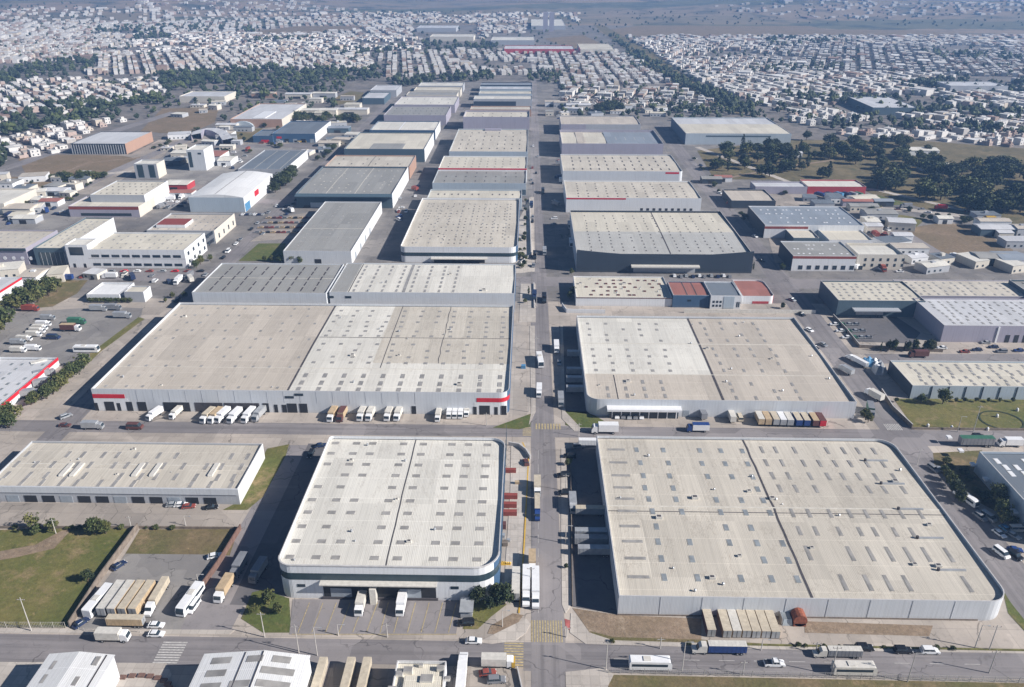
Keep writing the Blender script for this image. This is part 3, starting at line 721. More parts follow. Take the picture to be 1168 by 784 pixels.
# 5 gray + white warehouses behind
b = Bld('warehouse', 'gray ribbed-roof warehouse directly behind the tan half of the widest warehouse', 'warehouse', (218, 334), (372, 334), (250, 300), h=TW.h + .8, roof='roof_gray', wall='wall_steel', par=.4)
b.grid(9, 5, 1.0, 5.5, drop=.08, each=True, m='gutter', up=.1); b.cross(b.a[3] / 2, .4)
b = Bld('warehouse', 'bright white-roofed warehouse with rows of gray skylights behind the right half of the widest warehouse', 'warehouse', (375, 334), (587, 334), (398, 300), h=TW.h + .8, roof='roof_white', wall='wall_steel', right='wall_blue', par=.4)
bb = MB(); bb.box(b.a[0] + .5, b.a[0] + 9, .5, b.a[3] - .5, b.zr - .3, b.zr + .02, M['roof_gray']); bb.build('gray_roof_strip', b.root)
b.skylights([b.a[0] + 12 + 7.4 * i for i in range(8)], [b.a[3] * (i + .7) / 7.4 for i in range(7)], 1.2, 3.4, drop=.05)
b.gut(b.a[0] + 9.5, .5); b.gut(b.a[0] + 38, 1.6, 'sky_l'); b.vents(5)
for q in (375, 395): b.fbox('window', b.fx(q), b.fx(q + 7), b.h - 3.4, b.h - 2.2, 'glass', .1)
# 6 gray gable one
b = Bld('warehouse', 'gray warehouse with a sunlit white side wall above the gray ribbed roof', 'warehouse', (323, 286), (398, 287), (380, 230), base=301, roof='roof_gray', wall='wall_steel', right='wall_white', par=.3, rise=1.0, br=(437, 230))
b.grid(5, 12, .9, 2.0, drop=.12, jit=.2); b.cross(b.a[3] * .42, .5); b.fbox('door', -2, 2, 0, 3.2, 'dockdark')
for i in range(4): b.rbox('door', 10 + i * 16, 14 + i * 16, 0, 4, 'shutter')
# 7 second banded white warehouse
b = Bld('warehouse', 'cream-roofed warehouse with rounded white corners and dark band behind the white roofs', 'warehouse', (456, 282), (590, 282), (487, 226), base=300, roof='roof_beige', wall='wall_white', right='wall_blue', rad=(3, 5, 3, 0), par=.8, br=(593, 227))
b.strip('window_band', b.h * .42, b.h * .64, 'band', lambda mid, sd, p, q: sd == 'front' or mid[1] < 7, .08)
b.grid(8, 12, 1.0, 2.0, drop=.05, each=True); b.grid(17, 15, .9, 1.6, drop=.45, each=False, m='gutter', up=.05); b.cross(b.a[3] * .45, .5)
b.fbox('dock_opening', b.fx(495), b.fx(553), 0, 3.0, 'dockdark'); bb = MB(); bb.box(b.fx(492), b.fx(556), -3, .1, 3.1, 3.5, M['dirtywhite'], bottom=True); bb.build('canopy', b.root)
def simple(label, fl, fr, bl, h, roof, wall='wall_steel', right=None, left=None, nx=0, ny=0, sw=1.1, sl=3.0, par=.5, br=None, front=None, cat='warehouse', name='warehouse', rad=(0, 0, 0, 0), group=None, doors=0, m='gutter', base=None):
    b = Bld(name, label, cat, fl, fr, bl, h=h, base=base, roof=roof, wall=wall, right=right, left=left, par=par, br=br, rad=rad, group=group)
    if nx: b.grid(nx, ny, sw, sl, drop=.12, jit=.3, m=m)
    W = b.a[1] - b.a[0]
    for i in range(doors):
        q = b.a[0] + W * (i + .35) / doors; b.fbox('door', q, q + min(4.5, W / doors * .5), 0.02, min(3.6, b.h * .5), 'dockdark' if i % 2 else 'shutter')
    return b
b = simple('narrow cream-roofed building with a pale blue front squeezed behind the cream banded warehouse', (487, 226), (595, 226), (491, 216), 9.5, 'roof_cream', 'wall_sky', nx=12, ny=1, sl=3)
b = simple('gray-roofed warehouse with a red stripe behind it and a dark shaded near wall, mid column', (493, 209), (600, 209), (502, 193), 10, 'roof_gray', 'wall_sky', nx=8, ny=3, doors=5)
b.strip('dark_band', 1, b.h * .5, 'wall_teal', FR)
b = simple('cream-roofed warehouse fronted by a long thin red stripe in the middle column', (500, 192), (601, 192), (508, 178), 11.5, 'roof_cream', 'wall_white', nx=10, ny=4, sl=1.6)
b.strip('red_stripe', b.h - 1.3, b.h - .1, 'red', FR)
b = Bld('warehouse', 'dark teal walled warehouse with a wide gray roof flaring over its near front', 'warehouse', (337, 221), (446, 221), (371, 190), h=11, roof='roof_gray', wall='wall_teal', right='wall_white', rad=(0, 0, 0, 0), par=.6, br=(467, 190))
for q in (.3, .6): b.gut(b.a[0] + (b.a[1] - b.a[0]) * q, .6, 'seam')
b.grid(12, 8, .9, 1.2, drop=.5, m='seam'); bb = MB(); x0, x1 = b.a[:2]; bb.prism([(-5, b.h - 1.4), (-5, b.h - .9), (.0, b.h - .1), (0, b.h - 3)], x0, x1, M['wall_teal']); bb.build('front_overhang', b.root)
b.fbox('glass_front', x0 + 10, x1 - 12, .3, 4.2, 'wall_sky'); b.rbox('white_lower_wall', 3, b.a[3] - 2, .1, b.h * .6, 'wall_white', .2)
b = simple('beige-roofed warehouse with a red-brown edge joined to the back of the flared gray roof', (370, 190), (467, 190), (388, 177), 10.5, 'roof_beige', 'wall_orange', nx=6, ny=2); b.gut(0, .5)
b = simple('cream-roofed warehouse with a gray roof patch, blue shaded front and white gable side', (392, 170), (484, 170), (417, 151), 12, 'roof_cream', 'wall_teal', right='wall_white', par=.5, br=(495, 151), nx=0)
bb = MB(); bb.box(-14, 16, 2, 26, b.zr - .4, b.zr + .05, M['roof_gray']); bb.build('roof_patch', b.root)
b = simple('white-roofed warehouse in the left column with a thin pale strip down its roof', (421, 149), (497, 148), (436, 138), 10, 'roof_white', 'wall_blue', right='wall_white', br=(502, 138)); b.gut(-4, 1.2, 'white')
b = simple('gray corrugated warehouse with a pale lilac front, left column', (437, 132), (509, 131), (449, 121), 11, 'roof_gray', 'wall_lilac', nx=10, ny=3)
b = simple('pale-roofed warehouse behind the gray corrugated one in the left column', (449, 120), (519, 119), (459, 110), 10, 'roof_white', 'wall_lilac', nx=6, ny=2)
b = simple('tan-fronted narrow warehouse near the far end of the left column', (463, 108.5), (521, 108), (470, 104.5), 8, 'roof_gray', 'wall_cream')
b = simple('cream narrow warehouse, second from the far end of the left column', (472, 103), (525, 103), (477, 99.5), 9, 'roof_cream', 'wall_cream')
b = simple('white arched warehouse at the far end of the left column, before the trees', (477, 98), (528, 98), (482, 94), 9, 'roof_white', 'wall_gray')
b = simple('striped beige-roofed warehouse with a notched dark corner in the middle column', (512, 173), (602, 173), (522, 147), 12, 'roof_beige', 'wall_sky', nx=9, ny=5, sl=4)
bb = MB(); bb.box(-8, 8, b.a[3] - 6, b.a[3] - 1, b.zr - .3, b.zr + 1.2, M['wall_lilac']); bb.build('roof_box', b.root)
b = simple('warehouse with a tall blank lilac-gray near wall in the middle column', (528, 134), (604, 133), (533, 126), 14, 'roof_cream', 'wall_lilac', nx=6, ny=2, par=1.2)
b = simple('reddish-fronted warehouse behind the tall lilac wall in the middle column', (536, 125), (606, 125), (539, 121), 8, 'roof_beige', 'wall_orange')
b = simple('white-roofed warehouse with a gray end bay and dark near wall far up the middle column', (540, 113), (607, 113), (543, 109), 11, 'roof_white', 'wall_gray'); b.fbox('dark_front', b.a[0], b.a[1] - 20, 0, 8, 'wall_dark')
b = simple('cream-roofed far warehouse, third from the end of the middle column', (546, 107), (607, 107), (548, 103.5), 9, 'roof_cream', 'wall_sky')
b = simple('pale blue-roofed far warehouse, second from the end of the middle column', (547, 101.5), (607, 101.5), (549, 98.5), 9, 'roof_lilac', 'wall_sky')
b = simple('dark-fronted last warehouse at the far end of the middle column', (548, 97), (607, 97), (550, 94), 9, 'roof_blue', 'wall_dark')
# ---- right column
b = Bld('warehouse', 'large two-bay tan-roofed warehouse with glazed office entrance and trailers at its front', 'warehouse', (670, 455), (978, 459), (661, 360), base=474, roof='roof_tan', wall='wall_steel', rad=(5, 0, 0, 0), par=.6, br=(906, 362))
R2 = b; L = b.a[3]; xm = colsf(b, (826,), 457)[0]
bb = MB()
for (ya, yb) in ((L * .28, L / 2), (L / 2, L - .5)): bb.face([(b.a[0] + .5, ya, b.rz(ya) + .03), (xm, ya, b.rz(ya) + .03), (xm, yb, b.rz(yb) + .03), (b.a[0] + .5, yb, b.rz(yb) + .03)], M['roof_white'])
bb.build('pale_roof_sheets', b.root)
b.gut(xm, 1.0); b.gut(colsf(b, (706,), 457)[0], .35, y1=.27); b.cross(L * .28, .6); b.cross(L * .64, .7)
b.skylights([b.a[0] + 5 + i * 8.2 for i in range(5)], [L * q for q in (.32, .40, .48, .56, .68, .75, .83, .91)], 1.5, 2.2, drop=.1, jit=.6)
b.skylights([b.a[0] + 9 + i * 7.6 for i in range(4)], [L * q for q in (.06, .13, .2)], 1.2, 3.4, drop=.1)
b.skylights([xm + 6 + i * 8.4 for i in range(4)], [L * q for q in (.05, .12, .19, .33, .41, .5, .58, .69, .77, .85, .93)], 1.1, 3.0, drop=.1, jit=.8)
b.vents(14, .8)
xa, xb = b.fx(694, 474), b.fx(772, 474)
b.fbox('office_front', xa, xb, .1, b.h * .5, 'glass', 1.6); bb = MB(); bb.box(xa - 1, xb + 1, -3.4, .1, b.h * .52, b.h * .64, M['white'], bottom=True); bb.build('entrance_canopy', b.root)
for i in range(8): b.fbox('mullion', xa + 1 + i * (xb - xa - 2) / 7, xa + 1.4 + i * (xb - xa - 2) / 7, .1, b.h * .5, 'white', 1.75)
b.fbox('dock_door', b.fx(778, 474), b.fx(785, 474), .1, 3, 'shutter')
b = Bld('shop_building', 'low long cream-roofed workshop block just behind the two-bay tan warehouse', 'workshop', (657, 339), (767, 340), (656, 315), base=349, roof='roof_cream', wall='wall_white', par=.4)
b.grid(10, 5, 1.6, 1.6, drop=.35, jit=1.5, m='brown', up=.3); b.vents(12, .9); b.strip('brown_edge', b.h - .6, b.h - .1, 'brick', FR)
b = Bld('workshop', 'blue-fronted workshop with a faded red ribbed roof', 'workshop', (768, 337), (810, 337), (764, 321), base=351, roof='roof_red', wall='wall_blue', left='wall_blue', par=.3)
b.gut(-2, .5); b.gut(3, .5); b.fbox('window', -2, 0, 3.5, 4.5, 'glass')
b = Bld('workshop', 'narrow gray-roofed workshop with a white and blue patterned front', 'workshop', (811, 337), (846, 338), (806, 321), base=352, roof='roof_slate', wall='wall_white', par=.3)
for i in range(6): b.fbox('window', b.a[0] + 1.2 + (i % 3) * 1.8, b.a[0] + 2.3 + (i % 3) * 1.8, 1.2 + (i // 3) * 2.2, 2.4 + (i // 3) * 2.2, 'glass')
b.fbox('blue_panel', -1, 4.5, .2, b.h - .4, 'wall_sky', .14)
for q in (1, 2): b.fbox('window', 4.8 + q, 5.4 + q, 1, 4, 'glass')
b = Bld('workshop', 'workshop with a faded red roof and red-and-white walls beside the right-hand street', 'workshop', (847, 338), (884, 338), (836, 319), base=347, roof='roof_red', wall='wall_white', right='wall_red', rad=(0, 3, 4, 0), par=.4)
b.fbox('red_band', -3, b.a[1] - 3, .2, 1.6, 'wall_red')
# dark swooping warehouse
hh = hsolve(760, 311, 290)
b = Bld('warehouse', 'warehouse with a black swooping near wall and pale canopy, right of the main road', 'warehouse', (658, 290), (858, 290), (651, 240), h=hh, roof='roof_pale', wall='wall_dark', par=.7, br=(822, 240), left='wall_steel')
bb = MB(); n = 16; x0, x1 = b.a[:2]
for i in range(n):
    xa, xb = x0 + (x1 - x0) * i / n, x0 + (x1 - x0) * (i + 1) / n
    z = lambda q: b.h - 1.2 + 3.4 * abs((q - x0) / (x1 - x0) * 2 - 1.02) ** 1.6
    bb.face([(xa, -.5, 0), (xb, -.5, 0), (xb, -.5, z(xb)), (xa, -.5, z(xa))], M['wall_dark']); bb.face([(xa, -.5, z(xa)), (xb, -.5, z(xb)), (xb, 0.1, z(xb)), (xa, .1, z(xa))], M['wall_dark']); bb.face([(xb, .1, b.zr - .4), (xa, .1, b.zr - .4), (xa, .1, z(xa)), (xb, .1, z(xb))], M['wall_dark'])
bb.face([(x0, 0.1, 0), (x0, -.5, 0), (x0, -.5, b.h + 2), (x0, .1, b.h + 2)], M['wall_dark']); bb.face([(x1, -.5, 0), (x1, .1, 0), (x1, .1, b.h + 2), (x1, -.5, b.h + 2)], M['wall_dark'])
bb.build('front_screen', b.root)
L = b.a[3]; bb = MB(); bb.face([(x0 + .4, L / 2, b.rz(L / 2) + .04), (x1 - .4, L / 2, b.rz(L / 2) + .04), (x1 - .4, L - .4, b.rz(L - .4) + .04), (x0 + .4, L - .4, b.rz(L - .4) + .04)], M['roof_cream']); bb.build('cream_roof', b.root)
b.grid(14, 13, .9, 1.8, drop=.15, jit=.4, m='gutter', up=.08); b.gut(4, .7); b.cross(L / 2, .6)
bb = MB(); bb.box(b.fx(719, 311), b.fx(796, 311), -4, -.5, 4.2, 5.0, M['dirtywhite'], bottom=True); bb.build('canopy', b.root); b.fbox('entrance', b.fx(722, 311), b.fx(792, 311), .1, 4, 'wall_gray', .7)
b = simple('cream-roofed warehouse right of the road, red stripe on its left front half', (646, 226), (800, 226), (644, 206), 11, 'roof_beige', 'wall_white', nx=12, ny=6, sl=2, br=(786, 206))
b.fbox('red_stripe', b.a[0], b.fx(713), b.h - 1.2, b.h - .2, 'red')
for i in range(9): b.fbox('door', b.fx(730 + i * 7), b.fx(733 + i * 7), .1, 3.5, 'dockdark')
b = simple('beige-roofed warehouse with a small red corner flash at its right end, right of the road', (642, 195), (780, 196), (641, 176), 11, 'roof_beige', 'wall_steel', nx=12, ny=4, sl=5, br=(764, 176), rad=(0, 3, 3, 0))
b.fbox('red_stripe', b.a[1] - 14, b.a[1] - 3, b.h - 2, b.h - .6, 'red')
b = simple('warehouse with cream and slate roof patches behind a long lilac parapet, right of the road', (641, 164), (757, 164), (638, 148), 13, 'roof_cream', 'wall_lilac', par=2.0, br=(745, 148), rad=(0, 0, 0, 0))
bb = MB(); bb.box(-4, b.a[1] - 1, 2, b.a[3] - 2, b.zr - .4, b.zr + .1, M['roof_blue']); bb.build('slate_roof', b.root)
bb = MB(); bb.box(b.a[0] + 15, -24, 8, b.a[3] - 2, b.zr - .4, b.zr + .1, M['roof_tan']); bb.build('tan_roof_patch', b.root)
for i in range(5): b.gut(6 + i * 9, .3, 'seam', up=.25)
b = simple('pale-roofed warehouse with a dark block at its left end behind the slate and cream roof', (640, 142), (733, 142), (640, 132), 11, 'roof_tan', 'wall_gray', br=(722, 132)); b.fbox('dark_panel', b.a[0], b.a[0] + 26, 2, b.h - .1, 'wall_lilac')
b = Bld('warehouse', 'blue-sided pavilion warehouse with a two-tone white roof beyond the end of the right-hand street', 'warehouse', (783, 153), (894, 152), (768, 134), h=11, roof='roof_lilac', wall='wall_sky', left='wall_blue', par=.5, br=(882, 134))
bb = MB(); bb.box(b.a[0] + 1, b.a[1] - 1, 1, b.a[3] * .58, b.zr - .4, b.zr + .2, M['roof_cream']); bb.build('cream_roof', b.root); b.cross(b.a[3] * .5, 1.6, 'gutter', b.a[0] + 8, b.a[0] + 60); b.fbox('dark_band', b.a[0] + 20, b.a[1] - 20, b.h - 3.4, b.h - 2, 'wall_teal')
# ---- right side
b = Bld('factory', 'gray-roofed factory speckled with white skylights and edged with a red band at right', 'factory', (873, 257), (980, 257), (852, 235), h=9, roof='roof_blue', wall='wall_white', left='wall_dark', par=.4, br=(963, 235))  # left wall coloured dark to stand for its shade
b.grid(12, 4, 1.3, 1.3, drop=.3, jit=2, m='white', up=.25); b.fbox('red_band', b.a[0], -4, b.h - 2.6, b.h - 1, 'redd')
b = simple('small cream-roofed shed in front of the speckled gray factory, the left of two', (905, 271), (938, 272), (893, 260), 6, 'roof_cream', 'wall_teal', br=(920, 260), name='shed', cat='shed')
b = simple('cream-roofed shed in front of the speckled gray factory, the wider right one of two', (945, 273), (1000, 275), (926, 259), 6, 'roof_cream', 'wall_white', br=(975, 259), name='shed', cat='shed')
b = Bld('factory', 'low gray-roofed factory with a dark red fascia and dark shaded left side', 'factory', (905, 292), (977, 292), (888, 275), h=9.5, roof='roof_gray', wall='wall_white', left='wall_dark', par=.4)  # shade of the left side put into its wall colour
b.grid(8, 3, 1.2, 1.2, drop=.3, jit=2, m='white'); b.strip('red_fascia', b.h - 1.8, b.h - .3, 'redd', FR); 
for i in range(8): b.fbox('window', b.a[0] + 4 + i * 5, b.a[0] + 6.5 + i * 5, 1, 3.5, 'glass')
b = Bld('office_building', 'white two-storey office with small dark windows joined to the right end of the red-fascia factory', 'office', (979, 290), (1030, 291), (975, 277), h=9.5, roof='roof_white', wall='wall_cream', par=1.0, br=(1018, 278))
for i in range(6):
    for z in (2, 5.4): b.fbox('window', b.a[0] + 4 + i * 4.4, b.a[0] + 5.3 + i * 4.4, z, z + 1.8, 'glass')
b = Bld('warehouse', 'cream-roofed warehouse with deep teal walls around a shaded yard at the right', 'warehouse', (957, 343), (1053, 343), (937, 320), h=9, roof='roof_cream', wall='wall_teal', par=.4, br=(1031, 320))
b.grid(9, 6, 1.1, 2.0, drop=.1, jit=.7); bb = MB(); bb.box(b.fx(970), b.fx(1022), -4, 0, 4.4, 5, M['wall_gray'], bottom=True); bb.build('canopy', b.root)
hD = hsolve(1078, 391, 372)
b = Bld('warehouse', 'tall warehouse with a cool white roof and purple-gray blank walls at the right edge', 'warehouse', (1078, 372), (1232, 372), (1040, 340), h=hD, roof='roof_lilac', wall='wall_lilac', left='wall_lilac', par=.3)
b.grid(12, 8, 1.0, 2.2, drop=.1, jit=.7); b.fbox('drain_pipe', b.fx(1134), b.fx(1136), 0, b.h - .5, 'white', .3)
for i in range(4): b.fbox('dock_door', b.fx(1145 + i * 10), b.fx(1150 + i * 10), 0, 4, 'dockdark')
b = Bld('warehouse', 'beige-roofed warehouse joined behind the cool white roof at the right edge', 'warehouse', (1040, 338), (1192, 338), (1034, 319), h=hD - .6, roof='roof_beige', wall='wall_lilac', par=.3, br=(1150, 320))
b.grid(12, 5, 1.0, 2.0, drop=.1, jit=.7)
b = simple('gray-roofed warehouse corner beyond the beige roof at the far right edge', (1178, 337), (1260, 337), (1142, 319), 10, 'roof_gray', 'wall_teal', nx=5, ny=5, sl=2)
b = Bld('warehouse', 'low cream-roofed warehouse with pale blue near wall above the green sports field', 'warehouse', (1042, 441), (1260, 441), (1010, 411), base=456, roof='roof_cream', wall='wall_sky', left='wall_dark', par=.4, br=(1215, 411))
b.grid(14, 7, 1.1, 2.2, drop=.15, jit=.9)
for i in range(12): b.fbox('drain_pipe', b.a[0] + 8 + i * 7, b.a[0] + 8.4 + i * 7, 0, b.h - .3, 'wall_dark', .2)
b = Bld('warehouse', 'gray-roofed pale blue walled warehouse at the lower right edge over a shaded yard', 'warehouse', (1195, 600), (1330, 600), (1116, 515), h=8.5, roof='roof_slate', wall='wall_sky', left='wall_sky', par=.5)
b.grid(7, 9, 1.6, 3.2, drop=.2, jit=.8, m='white')
for i in range(7): bb = MB(); bb.box(-1.6, 0, -1, 1, 2.5, 3.2, M['white'], bottom=True); bb.build('window_canopy', b.root, (b.a[0], 5 + i * 9, 0))
# ---- bottom row
def gable(name, label, cat, fl, bl, ridge, br, h, rise, roofm, wallm, front_y=None, side_r='wall_white'):
    a = P(*bl, h); c = P(*br, h); r = P(*ridge, h + rise); f = P(*fl, h)
    root = empty(name, (a[0], f[1], 0)); tag(root, label, cat)
    x1 = c[0] - a[0]; xr = r[0] - a[0]; Ly = a[1] - f[1]
    bb = MB()
    for p, q in (((0, 0), (x1, 0)), ((x1, 0), (x1, Ly)), ((0, Ly), (0, 0))): bb.face([(*p, 0), (*q, 0), (*q, h), (*p, h)], M[wallm])
    bb.face([(x1, Ly, 0), (0, Ly, 0), (0, Ly, h), (xr, Ly, h + rise), (x1, Ly, h)], M[wallm]); bb.face([(0, 0, h), (x1, 0, h), (xr, 0, h + rise)], M[wallm])
    bb.build('wall', root); bb = MB()
    bb.face([(-.3, -.3, h + .02), (xr, -.3, h + rise), (xr, Ly + .3, h + rise), (-.3, Ly + .3, h + .02)], M[roofm]); bb.face([(xr, -.3, h + rise), (x1 + .3, -.3, h + .02), (x1 + .3, Ly + .3, h + .02), (xr, Ly + .3, h + rise)], M[roofm])
    bb.build('roof', root); return root, x1, xr, Ly
root, x1, xr, Ly = gable('warehouse', 'bright white gabled shed at the bottom left edge with a black line down its roof', 'warehouse', (20, 800), (57, 747), (90, 744), (131, 746), 8, 1.0, 'roof_snow', 'wall_white')
for (q, w) in ((3, .3), (3, .6), (11, .25), (13, .7)):
    bb = MB(); bb.box(-.6, .6, -1.3, 1.3, -.2, .12, M['sky_l']); bb.build('skylight', root, (q, Ly * w + 2, 8.35 if q < 8 else 8.6))
bb = MB(); bb.box(x1 - 1.9, x1 - 1.5, 0, Ly, 8.1, 8.3, M['gutter']); bb.build('gutter', root)
root, x1, xr, Ly = gable('warehouse', 'bright white ribbed roof with long gray skylights at the bottom edge, left of the trailers', 'warehouse', (206, 810), (234, 747), (302, 740), (353, 748), 8, 1.6, 'roof_snow', 'wall_white')
for (q, w, l) in ((5, .86, 5), (5, .62, 5), (5, .38, 5), (13.5, .86, 4), (20, .88, 4.5), (20, .66, 8), (20, .42, 8), (12, .4, 5)):
    z = 8 + 1.6 * (q / xr if q < xr else (x1 - q) / (x1 - xr)); sl_ = 1.6 / xr if q < xr else -1.6 / (x1 - xr)
    bb = MB(); hw = l / 2; bb.face([(-hw, -1, -hw * sl_ + .13), (hw, -1, hw * sl_ + .13), (hw, 1, hw * sl_ + .13), (-hw, 1, -hw * sl_ + .13)], M['sky_l']); bb.build('skylight', root, (q, Ly * w, z))
for q in (x1 * .40, xr): bb = MB(); bb.box(-.12, .12, 0.2, Ly, 0, .15, M['gutter']); bb.build('roof_seam', root, (q, 0, 8 + 1.6 * min(1, q / xr)))
b = Bld('utility_building', 'cluttered off-white flat-roofed building with rooftop plant at the bottom edge, mid picture', 'building', (444, 800), (508, 800), (448, 753), h=6, roof='roof_cream', wall='wall_white', par=.5, br=(505, 753))
for q, w, s_ in ((-3, 9, 1), (2, 6, 1.4), (5, 10, .8), (-6, 3, 1), (6, 3, .7), (0, 11, .5), (7, 7, .6), (-5, 8, .8)):
    bb = MB(); bb.box(-1.1 * s_, 1.1 * s_, -.8 * s_, .8 * s_, -.2, 1.1 * s_, M['dirtywhite'], top=M['sky_l']); bb.build('rooftop_unit', b.root, (q, w, b.zr))
bb = MB(); bb.box(-4.5, 4.5, 0.6, 7, -.2, 1.0, M['roof_cream']); bb.build('raised_roof', b.root, (1, 0, b.zr))
# ---- left side complex
b = Bld('office_building', 'white two-storey office block with two rows of dark ribbon windows, left of the left-hand street', 'office', (98, 285), (207, 285), (130, 265), base=306, roof='roof_cream', wall='wall_white', par=.5, br=(237, 265))
for i in range(9):
    q = b.a[0] + 2 + i * (b.a[1] - b.a[0] - 3) / 9
    for z in (b.h * .12, b.h * .58): b.fbox('window', q, q + 4.6, z, z + b.h * .14, 'glass')
for i in range(7):
    for z in (b.h * .15, b.h * .58): b.rbox('window', 4 + i * 8, 6.5 + i * 8, z, z + 2.2, 'glass')
b.grid(9, 4, 1.1, 2, drop=.1, jit=.5); b.strip('floor_line', b.h * .5, b.h * .53, 'cap', lambda m_, sd, p, q: sd in ('front', 'right'))
b = Bld('office_tower', 'white angular entrance tower with a tall dark window beside the two-storey ribbon-window office', 'tower', (74, 279), (98, 280), (82, 272), base=305, roof='roof_white', wall='wall_white', par=.4)
b.fbox('window', b.a[0] + 2, b.a[1] - 3, b.h * .55, b.h * .9, 'glass'); b.fbox('door', b.a[0] + 2.5, b.a[0] + 4, 0, 2.6, 'dockdark'); b.fbox('door', b.a[1] - 4.5, b.a[1] - 3, 0, 2.6, 'dockdark')
b = Bld('showroom', 'dark glass-fronted hall with a curved facade between the white tower and the far left hall', 'hall', (37, 283), (73, 283), (92, 248), base=303, roof='roof_cream', wall='wall_teal', right='wall_white', par=.5)
b.fbox('glass_front', b.a[0] + 3, b.a[1] - 1, .2, b.h * .75, 'band', .2)
for i in range(6): b.fbox('mullion', b.a[0] + 4 + i * 2.8, b.a[0] + 4.2 + i * 2.8, .2, b.h * .75, 'wall_gray', .28)
b.grid(4, 9, 1.1, 2, drop=.2)
b = Bld('warehouse', 'beige-roofed hall with a dark front of round white signs at the far left edge', 'hall', (-60, 283), (36, 283), (-10, 262), base=302, roof='roof_beige', wall='wall_lilac', par=.5, br=(60, 262))
for i in range(6):
    bb = MB(); bb.cyl((0, -.12, 0), (0, .1, 0), 1.1, 1.1, M['white'], 14); bb.build('round_sign', b.root, (b.fx(2 + i * 10 - 4), 0, 4.2))
b.fbox('dark_canopy', b.a[0], b.a[1], b.h - 1.6, b.h - .2, 'band', .6); b.grid(9, 4, 1.1, 2, drop=.2)
b = Bld('factory', 'cream-walled factory with a tall right gable wall and red-and-white awning behind the two-storey office', 'factory', (168, 262), (242, 264), (184, 243), base=277, roof='roof_tan', wall='wall_gray', right='wall_cream', par=.6, br=(269, 243))
b.grid(7, 5, 1.0, 1.4, drop=.2, jit=.8, m='grayp'); bb = MB(); bb.box(b.a[0] + 3, 0, 8, 22, b.zr - .2, b.zr + 1.8, M['wall_white'], top=M['redd']); bb.build('awning', b.root)
for i in range(4): b.rbox('window', 6 + i * 9, 8 + i * 9, 2, 5, 'glass')
b = Bld('hangar', 'large hangar with a smooth bright white roof and pale blue front, beside the left-hand street', 'hangar', (215, 225), (276, 226), (252, 198), h=11, roof='roof_snow', wall='wall_sky', right='wall_white', par=.15, br=(312, 198), rise=.1)
bb = MB(); L = b.a[3]; x0, x1 = b.a[:2]; pr = [(x0 + (x1 - x0) * i / 12, b.h + .02 + 2.2 * math.sin(math.pi * i / 12)) for i in range(13)]
bb.prism(pr, .05, L - .05, M['roof_snow'], axis='y'); bb.build('arched_roof', b.root); b.gut(0, .4, up=3); b.rbox('blue_mural', 1, 12, .2, 6, 'skyblue'); b.rbox('red_panel', 24, 34, 5, 9, 'red')
b = simple('slate-roofed factory with a white right gable, behind the bright white hangar', (271, 193), (329, 193), (299, 171), 8, 'roof_slate', 'wall_gray', right='wall_white', br=(346, 172), name='factory', cat='factory')
for i in range(3): b.gut(b.a[0] + 12 + i * 11, .4, 'seam')
b = simple('blue-fronted store with a slate roof and white right wall among the left-hand trees', (311, 152), (361, 153), (333, 138), 9, 'roof_slate', 'wall_blue', right='wall_white', br=(375, 138), name='store', cat='store', doors=5); b.fbox('red_sign', b.a[0] + 4, b.a[0] + 9, 4, 6, 'red'); b.fbox('yellow_panel', 0, 12, .4, 2, 'yellow')
b = simple('dark blue annex at the left end of the blue-fronted store', (288, 155), (311, 155), (298, 148), 7, 'roof_slate', 'wall_blue', name='annex', cat='annex'); b.fbox('red_door', -2, 6, .2, 3, 'red')
b = simple('white arched-roof hall edged in salmon red near the brown field at upper left', (264, 135), (324, 137), (290, 118), 9, 'roof_lilac', 'wall_orange', right='wall_cream', br=(346, 118), name='hall', cat='hall')
bb = MB(); x0, x1 = b.a[:2]; bb.prism([(x0 + 12 * math.cos(R(180 - 18 * i)) + 14, 7 * math.sin(R(18 * i))) for i in range(11)], -3, .5, M['wall_sky'], axis='y'); bb.build('arched_porch', b.root); bb = MB(); bb.box(-6, 8, 8, 50, b.zr - .1, b.zr + .5, M['white']); bb.build('raised_roof', b.root)
b = Bld('factory', 'cream two-level factory with a long crimson and purple front stripe at the left', 'factory', (78, 235), (160, 236), (97, 224), h=8, roof='roof_cream', wall='wall_lilac', right='wall_cream', par=.4, br=(172, 225))
b.strip('crimson_stripe', b.h - 2.4, b.h - .3, 'redd', FR); b.fbox('window_row', b.a[0] + 8, b.a[1] - 6, 1, 3, 'glass')
b = simple('raised rear hall of the cream two-level factory, with a long gray front wall', (103, 222), (165, 223), (125, 206), 13, 'roof_cream', 'wall_gray', right='wall_white', br=(187, 208), nx=8, ny=4, sl=1.5, name='factory_hall', cat='factory')
b = Bld('white_tower', 'tall white cube-like block with a dark vertical window slit at upper left', 'tower', (212, 171), (232, 171), (222, 165), base=195, roof='roof_white', wall='wall_steel', right='wall_white', par=.5)
b.fbox('window_slit', b.a[0] + 1, b.a[0] + 4, 3, b.h - 2, 'band'); b.fbox('window', 2, 5, b.h - 4, b.h - 2.5, 'glass')
b = Bld('office_building', 'gray office block with two tall dark glass bays left of the tall white cube', 'office', (152, 187), (174, 187), (158, 182), base=204, roof='roof_white', wall='wall_gray', right='wall_cream', par=.5, br=(190, 183))
for q in (.12, .62): w_ = b.a[1] - b.a[0]; b.fbox('glass_bay', b.a[0] + w_ * q, b.a[0] + w_ * (q + .26), 1, b.h - 1, 'band')
b = Bld('pavilion', 'large pavilion with pale green roof, dark colonnade and orange right wall at upper left', 'hall', (80, 164), (138, 164), (104, 150), base=176, roof='roof_lilac', wall='wall_dark', right='wall_orange', par=.3, br=(178, 150))
